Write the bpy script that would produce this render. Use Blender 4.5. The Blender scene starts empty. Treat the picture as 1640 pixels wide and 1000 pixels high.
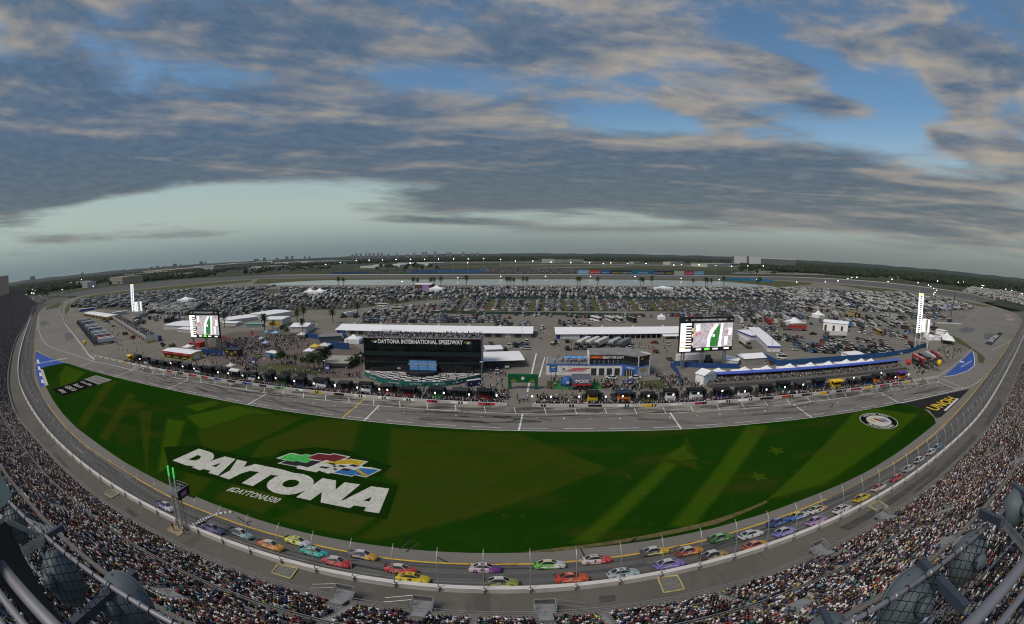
import bpy, math, random
import numpy as np
from mathutils import Vector, Matrix
from mathutils.geometry import tessellate_polygon
random.seed(7); rng = np.random.default_rng(11)
R = math.radians
scene = bpy.context.scene
COL = scene.collection
# ------------------------------------------------------------------ camera model (equisolid fisheye on the catwalk)
H = 48.0
F, CX, CY, PIT, ROL = 711.0, 820.0, 484.0, R(6.16), R(-0.26)
def ray(px, py):
    x, y = px - CX, CY - py
    c, s = math.cos(ROL), math.sin(ROL); x, y = c*x - s*y, s*x + c*y
    r = math.hypot(x, y) + 1e-9; th = 2*math.asin(min(1, r/(2*F))); k = math.sin(th)/r
    X, Y, Z = x*k, y*k, math.cos(th); cp, sp = math.cos(PIT), math.sin(PIT)
    return Vector((X, Z*cp + Y*sp, Y*cp - Z*sp))
def P(px, py, z=0.0):
    """ground point at height z that the photograph shows at this pixel"""
    d = ray(px, py); t = (z - H)/d.z if d.z < -1e-4 else 1e4
    return Vector((d.x*t, d.y*t, z))
def proj(v):
    d = (Vector(v) - Vector((0, 0, H))).normalized(); cp, sp = math.cos(PIT), math.sin(PIT)
    X, Z, Y = d.x, d.y*cp - d.z*sp, d.y*sp + d.z*cp
    th = math.acos(max(-1, min(1, Z))); k = 2*F*math.sin(th/2)/(math.hypot(X, Y) + 1e-12)
    x, y = X*k, Y*k; c, s = math.cos(-ROL), math.sin(-ROL)
    return CX + c*x - s*y, CY - (s*x + c*y)
def zfor(b, ypx):
    """height above b whose picture lies on row ypx"""
    lo, hi = -2.0, 110.0
    for _ in range(40):
        m = (lo + hi)/2
        if proj((b.x, b.y, m))[1] > ypx: lo = m
        else: hi = m
    return (lo + hi)/2
cam = bpy.data.cameras.new('camera'); camo = bpy.data.objects.new('camera', cam); COL.objects.link(camo)
cam.type = 'PANO'; cam.panorama_type = 'FISHEYE_EQUISOLID'; cam.sensor_fit = 'HORIZONTAL'; cam.sensor_width = 36
cam.fisheye_lens = F/1640*36; cam.fisheye_fov = 3.6; cam.shift_y = -(500 - CY)/1000
cam.clip_start = 0.02; cam.clip_end = 60000
_f = Vector((0, math.cos(PIT), -math.sin(PIT))); _u = Vector((0, math.sin(PIT), math.cos(PIT))); _r = Vector((1, 0, 0))
_c, _s = math.cos(ROL), math.sin(ROL)
_X, _Y, _Z = _r*_c + _u*_s, _u*_c - _r*_s, -_f
camo.matrix_world = Matrix(((_X.x, _Y.x, _Z.x, 0), (_X.y, _Y.y, _Z.y, 0), (_X.z, _Y.z, _Z.z, H), (0, 0, 0, 1)))
scene.camera = camo
# ------------------------------------------------------------------ materials
def _nt(name):
    m = bpy.data.materials.new(name); m.use_nodes = True; nt = m.node_tree; nt.nodes.clear()
    o = nt.nodes.new('ShaderNodeOutputMaterial'); b = nt.nodes.new('ShaderNodeBsdfPrincipled')
    nt.links.new(b.outputs[0], o.inputs[0]); return m, nt, b
def L(nt, a, b): nt.links.new(a, b)
def noise(nt, scale, detail=4, rough=.55, coord='Object', stretch=None, dist=0):
    tc = nt.nodes.new('ShaderNodeTexCoord'); n = nt.nodes.new('ShaderNodeTexNoise')
    n.inputs['Scale'].default_value = scale; n.inputs['Detail'].default_value = detail; n.inputs['Roughness'].default_value = rough; n.inputs['Distortion'].default_value = dist
    if stretch:
        mp = nt.nodes.new('ShaderNodeMapping'); mp.inputs['Scale'].default_value = stretch[:3]
        if len(stretch) > 3: mp.inputs['Rotation'].default_value = (0, 0, stretch[3])
        L(nt, tc.outputs[coord], mp.inputs[0]); L(nt, mp.outputs[0], n.inputs['Vector'])
    else: L(nt, tc.outputs[coord], n.inputs['Vector'])
    return n.outputs['Fac']
def ramp(nt, fac, stops):
    r = nt.nodes.new('ShaderNodeValToRGB'); e = r.color_ramp.elements
    while len(e) < len(stops): e.new(.5)
    for el, (p, c) in zip(e, stops): el.position = p; el.color = (*c, 1) if len(c) == 3 else c
    L(nt, fac, r.inputs[0]); return r.outputs[0]
def mix(nt, fac, a, b, mode='MIX'):
    m = nt.nodes.new('ShaderNodeMix'); m.data_type = 'RGBA'; m.blend_type = mode
    for v, k in ((fac, 0), (a, 6), (b, 7)):
        if hasattr(v, 'is_linked'): L(nt, v, m.inputs[k])
        elif k == 0: m.inputs[0].default_value = v
        else: m.inputs[k].default_value = (*v[:3], 1)
    return m.outputs[2]
def M(name, c, rough=.7, metal=0, var=.25, scale=.6, em=0, spec=.3, stretch=None, detail=4):
    m, nt, b = _nt(name)
    col = ramp(nt, noise(nt, scale, detail, stretch=stretch), [(.3, [x*(1-var) for x in c]), (.7, [min(1, x*(1+var)) for x in c])])
    L(nt, col, b.inputs['Base Color']); b.inputs['Roughness'].default_value = rough; b.inputs['Metallic'].default_value = metal
    b.inputs['Specular IOR Level'].default_value = spec
    if em:
        L(nt, col, b.inputs['Emission Color']); b.inputs['Emission Strength'].default_value = em
    return m
def layered(name, base, layers, rough=.9, spec=.15):
    """base colour, then (noise scale, stretch, lo, hi, colour, amount) layers"""
    m, nt, b = _nt(name); c = base
    for sc, st, lo, hi, colr, am in layers:
        f = ramp(nt, noise(nt, sc, 6, .6, stretch=st), [(lo, (0, 0, 0)), (hi, (am, am, am))]); c = mix(nt, f, c, colr)
    if hasattr(c, 'is_linked'): L(nt, c, b.inputs['Base Color'])
    b.inputs['Roughness'].default_value = rough; b.inputs['Specular IOR Level'].default_value = spec
    return m
def M_attr(name, rough=.6, spec=.3):
    m, nt, b = _nt(name); a = nt.nodes.new('ShaderNodeAttribute'); a.attribute_name = 'Col'
    c = mix(nt, ramp(nt, noise(nt, 1.3), [(.3, (.8,)*3), (.7, (1.1,)*3)]), (0, 0, 0), (1, 1, 1))
    L(nt, mix(nt, 1.0, a.outputs['Color'], c, 'MULTIPLY'), b.inputs['Base Color'])
    b.inputs['Roughness'].default_value = rough; b.inputs['Specular IOR Level'].default_value = spec; return m
def M_obj(name, rough=.6, spec=.3, k=1.0):
    m, nt, b = _nt(name); a = nt.nodes.new('ShaderNodeObjectInfo')
    c = ramp(nt, noise(nt, 3), [(.3, (.85*k,)*3), (.7, (1.05*k,)*3)])
    L(nt, mix(nt, 1.0, a.outputs['Color'], c, 'MULTIPLY'), b.inputs['Base Color'])
    b.inputs['Roughness'].default_value = rough; b.inputs['Specular IOR Level'].default_value = spec; return m
MATS = {}
def G(c, rough=.6, var=.18, metal=0, em=0, spec=.3):
    """shared plain paint / fabric / metal of one colour"""
    k = (tuple(round(x, 3) for x in c), rough, metal, em, spec, var)
    if k not in MATS: MATS[k] = M('finish', c, rough, metal, var, .8, em, spec)
    return MATS[k]
WHITE, OFFW, BLACK, DARK = (.8, .8, .82), (.62, .61, .58), (.012, .012, .013), (.035, .036, .04)
GREY, STEEL, CONC = (.22, .22, .22), (.36, .37, .38), (.26, .245, .22)
RED, BLUE, NAVY, YEL, ORG = (.5, .03, .03), (.03, .11, .42), (.015, .025, .09), (.72, .46, .02), (.7, .2, .03)
# ------------------------------------------------------------------ mesh builder
SPLIT = {'leg', 'post', 'pole', 'frame', 'bolt', 'clamp', 'door', 'bay', 'roof_vent', 'gold_panel', 'brace', 'windows', 'white_patch', 'tool_rack', 'lit_edge', 'monitor', 'canopy', 'side_picture', 'opening', 'entry_frame', 'tie_wire', 'porch', 'arm', 'track', 'screen', 'white_trim', 'mullion', 'list_accent', 'picture_roofs', 'logo_strip', 'picture_track', 'mural', 'front_rail', 'guard_rail', 'deck_rail', 'floor_band', 'blue_band', 'dark_wall', 'valance', 'sign_panel', 'ladder', 'bleachers', 'front_railing', 'numbers', 'stripe'}
class MB:
    def __init__(s): s.v, s.f, s.m, s.ch = [], [], [], []
    def add(s, vs, fs, mi=0):
        o = len(s.v); s.ch.append((o, len(s.f))); s.v += [tuple(v) for v in vs]; s.f += [tuple(o+i for i in f) for f in fs]; s.m += [mi]*len(fs); return s
    def poly(s, pts, mi=0, z=None):
        v = [Vector((p[0], p[1], p[2] if z is None else z)) for p in pts]
        if len(v) < 5: return s.add(v, [tuple(range(len(v)))], mi)
        t = tessellate_polygon([[Vector((p.x, p.y, 0)) for p in v]]) if abs(v[0].z-v[1].z) < .5 and abs(v[0].z-v[2].z) < .5 else tessellate_polygon([v])
        return s.add(v, [tuple(x) for x in t], mi)
    def box(s, x0, x1, y0, y1, z0, z1, mi=0, T=None):
        v = [Vector((x, y, z)) for z in (z0, z1) for y in (y0, y1) for x in (x0, x1)]
        if T: v = [T @ p for p in v]
        return s.add(v, [(0, 2, 3, 1), (4, 5, 7, 6), (0, 1, 5, 4), (2, 6, 7, 3), (0, 4, 6, 2), (1, 3, 7, 5)], mi)
    def prism(s, pts, z0, z1, mi=0, cap=None):
        n = len(pts); a = [(p[0], p[1], z0) for p in pts] + [(p[0], p[1], z1) for p in pts]
        s.add(a, [(i, (i+1) % n, n+(i+1) % n, n+i) for i in range(n)], mi)
        s.add(a[n:], [tuple(range(n))], mi if cap is None else cap); return s.add(a[:n], [tuple(range(n))[::-1]], mi)
    def tube(s, pts, r, n=6, mi=0, r2=None):
        pts = [Vector(p) for p in pts]; rings = []
        for i, p in enumerate(pts):
            d = (pts[min(i+1, len(pts)-1)] - pts[max(i-1, 0)]).normalized()
            a = d.orthogonal().normalized() if i == 0 else (a - d*a.dot(d)).normalized()
            b = d.cross(a); rr = r if r2 is None else r + (r2-r)*i/(len(pts)-1)
            rings.append([p + (a*math.cos(2*math.pi*j/n) + b*math.sin(2*math.pi*j/n))*rr for j in range(n)])
        k = len(pts); fs = [(i*n+j, i*n+(j+1) % n, (i+1)*n+(j+1) % n, (i+1)*n+j) for i in range(k-1) for j in range(n)]
        fs += [tuple(range(n))[::-1], tuple((k-1)*n+j for j in range(n))]
        return s.add([v for g in rings for v in g], fs, mi)
    def bar(s, p, q, w, h, mi=0):
        p, q = Vector(p), Vector(q); d = (q-p).normalized(); a = d.cross(Vector((0, 0, 1)))
        a = (a if a.length > .01 else Vector((1, 0, 0))).normalized()*w/2; b = d.cross(a).normalized()*h/2
        v = [e+a*i+b*j for e in (p, q) for i, j in ((-1, -1), (1, -1), (1, 1), (-1, 1))]
        return s.add(v, [(0, 1, 2, 3), (4, 7, 6, 5), (0, 4, 5, 1), (1, 5, 6, 2), (2, 6, 7, 3), (3, 7, 4, 0)], mi)
    def lathe(s, prof, n=10, mi=0, T=None):
        v = [Vector((r*math.cos(2*math.pi*j/n), r*math.sin(2*math.pi*j/n), z)) for r, z in prof for j in range(n)]
        if T: v = [T @ p for p in v]
        k = len(prof); fs = [(i*n+j, i*n+(j+1) % n, (i+1)*n+(j+1) % n, (i+1)*n+j) for i in range(k-1) for j in range(n)]
        fs += [tuple(range(n))[::-1], tuple((k-1)*n+j for j in range(n))]
        return s.add(v, fs, mi)
    def strip(s, A, B, mi=0, closed=False):
        n = len(A); return s.add(list(A)+list(B), [(i, i+1, n+i+1, n+i) for i in range(n-1)], mi)
    def mesh(s, name, mats, smooth=False, org=Vector((0, 0, 0))):
        me = bpy.data.meshes.new(name); me.from_pydata([(x-org[0], y-org[1], z-org[2]) for x, y, z in s.v], [], s.f)
        for m in (mats if isinstance(mats, (list, tuple)) else [mats]): me.materials.append(m)
        me.polygons.foreach_set('material_index', s.m)
        if smooth: me.polygons.foreach_set('use_smooth', [True]*len(s.f))
        me.update(); return me
    def build(s, name, mats, parent=None, smooth=False, org=None):
        """link as ONE object; vertices are in world space, the origin goes to org (or the parent's base)"""
        if parent is not None and name in SPLIT and 1 < len(s.ch) <= 60:
            e = s.ch + [(len(s.v), len(s.f))]
            for (v0, f0), (v1, f1) in zip(e, e[1:]):
                q = MB(); q.v = s.v[v0:v1]; q.f = [tuple(i-v0 for i in f) for f in s.f[f0:f1]]; q.m = s.m[f0:f1]; o = q.build(name, mats, parent, smooth)
            return o
        o0 = Vector((0, 0, 0)); p = parent
        while p is not None: o0 = o0 + p.location; p = p.parent
        if org is not None: o0 = Vector(org)
        o = bpy.data.objects.new(name, s.mesh(name, mats, smooth, o0)); COL.objects.link(o)
        if parent is not None: o.parent = parent
        else: o.location = o0
        return o
LABELS = {}
def tag(o, label=None, cat=None, group=None, kind=None):
    if label: o['label'] = label
    if cat: o['category'] = cat
    if group: o['group'] = group
    if kind: o['kind'] = kind
    return o
def thing(name, label, cat, loc=(0, 0, 0), group=None, rz=0):
    o = bpy.data.objects.new(name, None); COL.objects.link(o); o.location = loc; o.rotation_euler.z = rz
    o.empty_display_size = .5; return tag(o, label, cat, group)
KIDS = {}
def proto_of(o): return [o] + [k for c in o.children for k in proto_of(c)]
def dup(o, loc=None, rz=None, label=None, group=None, parent=None):
    c = o.copy(); COL.objects.link(c)
    if o.name not in KIDS: KIDS[o.name] = list(o.children)
    if parent is not None: c.parent = parent
    if loc is not None: c.location = loc
    if rz is not None: c.rotation_euler = (0, 0, rz)
    if label: c['label'] = label
    if group: c['group'] = group
    for k in KIDS[o.name]: dup(k, parent=c)
    return c
def struct(o, kind='structure'): o['kind'] = kind; return o
def crom(pts, n):
    """Catmull-Rom through pts resampled to n points of equal length"""
    pts = [Vector(p) for p in pts]; q = [pts[0]*2-pts[1]] + pts + [pts[-1]*2-pts[-2]]; out = []
    for i in range(1, len(q)-2):
        for k in range(16):
            t = k/16; a, b, c, d = q[i-1], q[i], q[i+1], q[i+2]
            out.append(.5*((2*b) + (c-a)*t + (2*a-5*b+4*c-d)*t*t + (3*b-a-3*c+d)*t**3))
    out.append(pts[-1]); return resample(out, n)
def resample(pts, n):
    s = [0]
    for a, b in zip(pts, pts[1:]): s.append(s[-1] + (b-a).length)
    out, j = [], 0
    for i in range(n):
        t = s[-1]*i/(n-1)
        while j < len(s)-2 and s[j+1] < t: j += 1
        f = (t-s[j])/max(1e-9, s[j+1]-s[j]); out.append(pts[j].lerp(pts[j+1], min(1, max(0, f))))
    return out
def length(pts): return sum((b-a).length for a, b in zip(pts, pts[1:]))
class Fr:
    """frame of a building: a along the front from A to B, b away from the viewer, z up"""
    def __init__(s, A, B, flip=False):
        s.A = A.copy(); s.w = (B-A).length; s.u = (B-A).normalized(); s.n = Vector((-s.u.y, s.u.x, 0))
        if flip: s.n = -s.n
        s.T = Matrix(((s.u.x, s.n.x, 0, A.x), (s.u.y, s.n.y, 0, A.y), (0, 0, 1, A.z), (0, 0, 0, 1)))
        s.rz = math.atan2(s.u.y, s.u.x)
    def __call__(s, a, b, z=0): return s.T @ Vector((a, b, z))
def text(body, size, mat, parent, T, name='lettering', shear=0, bold=0, ext=.02, align='CENTER', sx=1.0):
    """real lettering: a text outline turned into a thin mesh; T maps text x,y to the world"""
    cu = bpy.data.curves.new('txt', 'FONT'); cu.body = body; cu.size = size; cu.shear = shear; cu.offset = bold; cu.extrude = ext
    cu.align_x = align; cu.align_y = 'CENTER'; cu.resolution_u = 2
    o = bpy.data.objects.new('txt', cu); COL.objects.link(o)
    dg = bpy.context.evaluated_depsgraph_get(); me = bpy.data.meshes.new_from_object(o.evaluated_get(dg))
    bpy.data.objects.remove(o); bpy.data.curves.remove(cu)
    o0 = Vector((0, 0, 0)); p = parent
    while p is not None: o0 = o0 + p.location; p = p.parent
    me.transform(Matrix.Translation(-o0) @ T @ Matrix.Diagonal((sx, 1, 1, 1)))
    me.materials.clear(); me.materials.append(mat); me.name = name
    r = bpy.data.objects.new(name, me); COL.objects.link(r); r.parent = parent; return r
def ground_T(c, u, up, z):
    """text lying on the ground at c, its x along u and its top towards up"""
    return Matrix(((u.x, up.x, 0, c.x), (u.y, up.y, 0, c.y), (0, 0, 1, z), (0, 0, 0, 1)))
def face_T(c, u):
    """upright text at c reading along u (world horizontal), facing the viewer"""
    n = Vector((u.y, -u.x, 0)); return Matrix(((u.x, 0, n.x, c.x), (u.y, 0, n.y, c.y), (0, 1, 0, c.z), (0, 0, 0, 1)))
def tiles(name, parts, kind_mat, parent=None):
    """many small solids in one mesh ('stuff'): parts = [(verts n3, faces, colours per face, pos m3, yaw m, scale m3, tint m3 or None, tintmask)]"""
    V, Lp, LS, C, off, lo = [], [], [], [], 0, 0
    for pv, pf, pc, pos, yaw, scl, tint, mask in parts:
        pv = np.asarray(pv, float); m = len(pos)
        if not m: continue
        v = pv[None]*np.asarray(scl)[:, None, :]; c, s = np.cos(yaw)[:, None], np.sin(yaw)[:, None]
        w = np.stack([v[..., 0]*c - v[..., 1]*s, v[..., 0]*s + v[..., 1]*c, v[..., 2]], -1) + np.asarray(pos)[:, None, :]
        V.append(w.reshape(-1, 3)); n = len(pv)
        flat = np.array([i for f in pf for i in f]); tot = np.array([len(f) for f in pf])
        Lp.append((flat[None] + (np.arange(m)*n)[:, None] + off).ravel()); LS.append(np.tile(tot, m)); off += m*n
        cc = np.repeat(np.asarray(pc, float)[None], m, 0)
        if tint is not None:
            mk = np.asarray(mask)
            for gi in range(int(mk.max())):
                cc[:, mk == gi+1] = np.asarray(tint[gi])[:, None, :]
        C.append(cc.reshape(-1, 3))
    V = np.concatenate(V); Lp = np.concatenate(Lp); LS = np.concatenate(LS); C = np.concatenate(C)
    me = bpy.data.meshes.new(name); me.vertices.add(len(V)); me.vertices.foreach_set('co', V.astype('f').ravel())
    me.loops.add(len(Lp)); me.loops.foreach_set('vertex_index', Lp.astype('i')); me.polygons.add(len(LS))
    st = np.concatenate([[0], np.cumsum(LS)[:-1]]); me.polygons.foreach_set('loop_start', st.astype('i'))
    try: me.polygons.foreach_set('loop_total', LS.astype('i'))
    except Exception: pass
    at = me.attributes.new('Col', 'FLOAT_COLOR', 'FACE')
    at.data.foreach_set('color', np.concatenate([C, np.ones((len(C), 1))], 1).astype('f').ravel())
    me.materials.append(kind_mat); me.update(calc_edges=True)
    o = bpy.data.objects.new(name, me); COL.objects.link(o); o.parent = parent; return o
ORD = ['first', 'second', 'third', 'fourth', 'fifth', 'sixth', 'seventh', 'eighth', 'ninth', 'tenth', 'eleventh', 'twelfth', 'thirteenth', 'fourteenth', 'fifteenth', 'sixteenth', 'seventeenth', 'eighteenth', 'nineteenth', 'twentieth']
def ordn(i):
    if i < 20: return ORD[i]
    t, u = divmod(i+1, 10); tens = ['', '', 'twenty', 'thirty', 'forty', 'fifty', 'sixty', 'seventy', 'eighty', 'ninety'][t % 10]
    return (tens + '-' + ORD[u-1]) if u else {'twenty': 'twentieth', 'thirty': 'thirtieth', 'forty': 'fortieth', 'fifty': 'fiftieth', 'sixty': 'sixtieth', 'seventy': 'seventieth', 'eighty': 'eightieth', 'ninety': 'ninetieth'}[tens]
# ------------------------------------------------------------------ sky, sun, exposure
def azel(px, py):
    d = ray(px, py); return math.atan2(d.x, d.y), math.asin(d.z)
world = bpy.data.worlds.new('World'); scene.world = world; world.use_nodes = True
nt = world.node_tree; nt.nodes.clear()
SUN_EL, SUN_AZ = R(50), R(236)          # late light from behind the stand, over the viewer's left shoulder
sky = nt.nodes.new('ShaderNodeTexSky'); sky.sky_type = 'NISHITA'; sky.sun_disc = False; sky.sun_elevation = SUN_EL; sky.sun_rotation = SUN_AZ
sky.altitude = 50; sky.air_density = 1.0; sky.dust_density = 1.0; sky.ozone_density = 2.0
def val(x): return x if hasattr(x, 'is_linked') else None
def mth(op, a, b=0.0, c=None, clamp=False):
    n = nt.nodes.new('ShaderNodeMath'); n.operation = op; n.use_clamp = clamp
    for i, x in enumerate((a, b) if c is None else (a, b, c)):
        if hasattr(x, 'is_linked'): L(nt, x, n.inputs[i])
        else: n.inputs[i].default_value = x
    return n.outputs[0]
tc = nt.nodes.new('ShaderNodeTexCoord'); sep = nt.nodes.new('ShaderNodeSeparateXYZ'); L(nt, tc.outputs['Generated'], sep.inputs[0])
dx, dy, dz = sep.outputs
zc = mth('MAXIMUM', dz, 0.0); den = mth('ADD', zc, .09)
AZ = mth('ARCTAN2', dx, dy); EL = mth('ARCSINE', dz)
cv = mth('MULTIPLY', mth('LOGARITHM', den, math.e), -2.7); cu = mth('MULTIPLY', AZ, 1.75); cv = mth('MULTIPLY_ADD', AZ, -.35, cv)
def cnoise(su, sv, scale, detail, rough, dist=.0, off=0.0, du=0.0, dv=0.0):
    cb = nt.nodes.new('ShaderNodeCombineXYZ'); L(nt, mth('MULTIPLY_ADD', cu, su, du), cb.inputs[0]); L(nt, mth('MULTIPLY_ADD', cv, sv, dv), cb.inputs[1]); cb.inputs[2].default_value = off
    n = nt.nodes.new('ShaderNodeTexNoise'); n.inputs['Scale'].default_value = scale; n.inputs['Detail'].default_value = detail
    n.inputs['Roughness'].default_value = rough; n.inputs['Distortion'].default_value = dist; L(nt, cb.outputs[0], n.inputs['Vector']); return n.outputs['Fac']
def blob(px, py, qx, qy, thick, w):
    """soft cloud bank from one direction to another, given by two points of the photograph's sky"""
    a0, e0 = azel(px, py); a1, e1 = azel(qx, qy); ca, ce = (a0+a1)/2, (e0+e1)/2
    k = math.cos(ce); t = math.atan2(e1-e0, (a1-a0)*k); h = max(.02, math.hypot((a1-a0)*k, e1-e0)/2); th = thick/F
    da = mth('MULTIPLY', mth('SUBTRACT', AZ, ca), k); de = mth('SUBTRACT', EL, ce)
    u = mth('ADD', mth('MULTIPLY', da, math.cos(t)/h), mth('MULTIPLY', de, math.sin(t)/h))
    v = mth('ADD', mth('MULTIPLY', da, -math.sin(t)/th), mth('MULTIPLY', de, math.cos(t)/th))
    q = mth('ADD', mth('POWER', mth('MULTIPLY', u, u), 1.5), mth('MULTIPLY', v, v))
    return mth('MULTIPLY', mth('EXPONENT', mth('MULTIPLY', q, -1.0)), w)
def total(L_):
    s = L_[0]
    for x in L_[1:]: s = mth('ADD', s, x)
    return s
def sstep(x, lo, hi):
    n = nt.nodes.new('ShaderNodeMapRange'); n.interpolation_type = 'SMOOTHSTEP'; n.inputs[1].default_value = lo; n.inputs[2].default_value = hi
    L(nt, x, n.inputs[0]); return n.outputs[0]
n1 = cnoise(.8, .95, 1.6, 5, .52, .2); n2 = cnoise(.9, 1.1, 3.6, 8, .58, .3, 4.0); n4 = cnoise(1.2, 1.2, 11, 5, .6, .3, 2.0)
cover = total([mth('MULTIPLY', mth('SUBTRACT', n1, .5), 1.5), mth('MULTIPLY', mth('SUBTRACT', n2, .5), 2.0), mth('MULTIPLY', mth('SUBTRACT', n4, .5), .55),
    blob(-150, 250, 560, 190, 120, 1.0), blob(-60, 50, 620, 30, 130, .55), blob(-60, 330, 250, 300, 36, 1.0),
    blob(430, 255, 1000, 235, 62, .85), blob(560, 318, 1250, 300, 40, 1.15), blob(950, 275, 1500, 262, 60, 1.0), blob(1150, 340, 1660, 350, 34, .9), blob(700, 270, 1150, 268, 36, .5),
    blob(600, 80, 1100, 95, 70, .75), blob(860, 10, 1250, 40, 50, .45), blob(1440, 30, 1640, 120, 52, .85), blob(1500, 150, 1660, 260, 44, .75), blob(1470, 100, 1600, 150, 26, .4),
    blob(1160, 84, 1320, 122, 17, 1.75), blob(1200, 130, 1430, 192, 18, 1.6), blob(1040, 130, 1190, 190, 36, .9), blob(1340, 85, 1440, 75, 28, 1.0), blob(1475, 205, 1560, 238, 14, 1.3), blob(1450, 95, 1560, 150, 22, .9), blob(1270, 55, 1420, 75, 26, .6), blob(1480, 210, 1560, 240, 16, .5), blob(180, 362, 400, 352, 8, .8), blob(380, 322, 520, 310, 7, .9), blob(30, 388, 120, 382, 9, .7),
    blob(1200, 115, 1540, 175, 85, -.6), blob(1330, 205, 1500, 210, 45, -.7), blob(1130, 60, 1400, 110, 60, -.25), blob(880, 180, 1200, 215, 40, -.2), blob(130, 100, 440, 150, 44, -1.15), blob(600, 120, 840, 130, 26, -1.0), blob(860, 112, 1120, 140, 20, -.8), blob(640, 20, 760, 30, 25, -.6), blob(880, 190, 1130, 200, 22, -.7), blob(1130, 40, 1260, 70, 30, -.5), blob(1130, 215, 1420, 225, 24, -.4),
    blob(60, 388, 420, 372, 9, 1.15), blob(520, 352, 900, 362, 6, .8), blob(700, 378, 1250, 366, 9, .8), blob(1250, 330, 1640, 345, 26, .5),
    blob(70, 342, 690, 300, 23, -1.6), blob(-60, 395, 640, 352, 48, -1.2), blob(400, 388, 1300, 382, 30, -.9), blob(820, 333, 1020, 338, 12, -.5)])
cover = mth('ADD', cover, -.02)
mask = sstep(cover, -.45, .60)
thick = sstep(cover, .2, 1.3)
low = sstep(EL, .105, -.005); band = sstep(EL, .34, .07)
mask = mth('MULTIPLY', mask, sstep(EL, .0, .07))
# clear sky: the Nishita sky, deepened and greyed towards the horizon by haze
skyc = mix(nt, 1.0, sky.outputs[0], (.92, 1.12, 1.12), 'MULTIPLY')
clear = mix(nt, band, skyc, (4.1, 4.95, 4.5)); clear = mix(nt, low, clear, mix(nt, sstep(AZ, -.6, .7), (1.65, 2.25, 2.45), (1.9, 2.1, 2.05)))
# sun side of each cloud against its far side
sa_ = cnoise(.9, 1.1, 3.6, 4, .5, .3, 4.0); sb_ = cnoise(.9, 1.1, 3.6, 4, .5, .3, 4.0, .03, .07); sc_ = cnoise(.8, 1.3, 2.4, 4, .5, .3, 8.0)
lit = total([mth('MULTIPLY', mth('SUBTRACT', sa_, sb_), 2.0), mth('MULTIPLY', mth('SUBTRACT', n4, .5), .3), mth('MULTIPLY', mth('SUBTRACT', sc_, .5), 2.5), mth('MULTIPLY', sstep(AZ, -.6, .9), .34), mth('MULTIPLY', thick, -.35), .02,
    blob(1180, 90, 1320, 120, 22, .45), blob(1050, 130, 1200, 190, 40, .3), blob(1480, 80, 1640, 260, 50, .2), blob(560, 178, 950, 205, 26, .35), blob(120, 188, 420, 178, 26, .35), blob(430, 70, 760, 60, 40, .2), blob(830, 85, 1130, 95, 30, .3), blob(600, 322, 1250, 312, 40, -.35), blob(1100, 255, 1450, 255, 45, -.3), blob(1560, 20, 1680, 60, 60, -.3), blob(-60, 290, 300, 260, 50, -.2)])
lit = sstep(lit, -.35, 1.15)
cdark = mix(nt, sstep(EL, .05, .36), (1.05, 1.36, 1.55), (.86, 1.42, 2.3)); cdark = mix(nt, mth('MULTIPLY', sstep(n4, .36, .64), .22), cdark, (1.8, 2.5, 3.2))
ccol = mix(nt, lit, cdark, (4.0, 3.6, 3.1))
ccol = mix(nt, mth('MULTIPLY', sstep(EL, .24, .04), .32), ccol, (2.1, 2.4, 2.4))
fin = mix(nt, mask, clear, ccol)
bg = nt.nodes.new('ShaderNodeBackground'); bg.inputs['Strength'].default_value = .10; L(nt, fin, bg.inputs[0])
out = nt.nodes.new('ShaderNodeOutputWorld'); L(nt, bg.outputs[0], out.inputs[0])
sl = bpy.data.lights.new('sun', 'SUN'); so = bpy.data.objects.new('sun', sl); COL.objects.link(so)
sl.energy = 2.45; sl.angle = R(22); sl.color = (1, .88, .73)
_d = Vector((math.sin(SUN_AZ)*math.cos(SUN_EL), math.cos(SUN_AZ)*math.cos(SUN_EL), math.sin(SUN_EL)))
so.rotation_euler = _d.to_track_quat('Z', 'Y').to_euler(); so.location = (0, -200, 300)
scene.view_settings.view_transform = 'Standard'; scene.view_settings.look = 'None'; scene.view_settings.exposure = 0; scene.view_settings.gamma = 1
scene.cycles.filter_width = 1.15; scene.cycles.max_bounces = 5; scene.cycles.diffuse_bounces = 2; scene.cycles.glossy_bounces = 2; scene.cycles.transparent_max_bounces = 8
scene.cycles.sample_clamp_indirect = 4; scene.cycles.use_denoising = True

# haze in the evening air: one even volume round the whole place, the sky outside it
m_haze = bpy.data.materials.new('haze'); m_haze.use_nodes = True; hn = m_haze.node_tree; hn.nodes.clear(); ho = hn.nodes.new('ShaderNodeOutputMaterial'); hv = hn.nodes.new('ShaderNodeVolumePrincipled')
hv.inputs['Color'].default_value = (.80, .88, .90, 1); hv.inputs['Density'].default_value = 2.0e-5; hv.inputs['Anisotropy'].default_value = .2; hn.links.new(hv.outputs[0], ho.inputs['Volume'])
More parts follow.
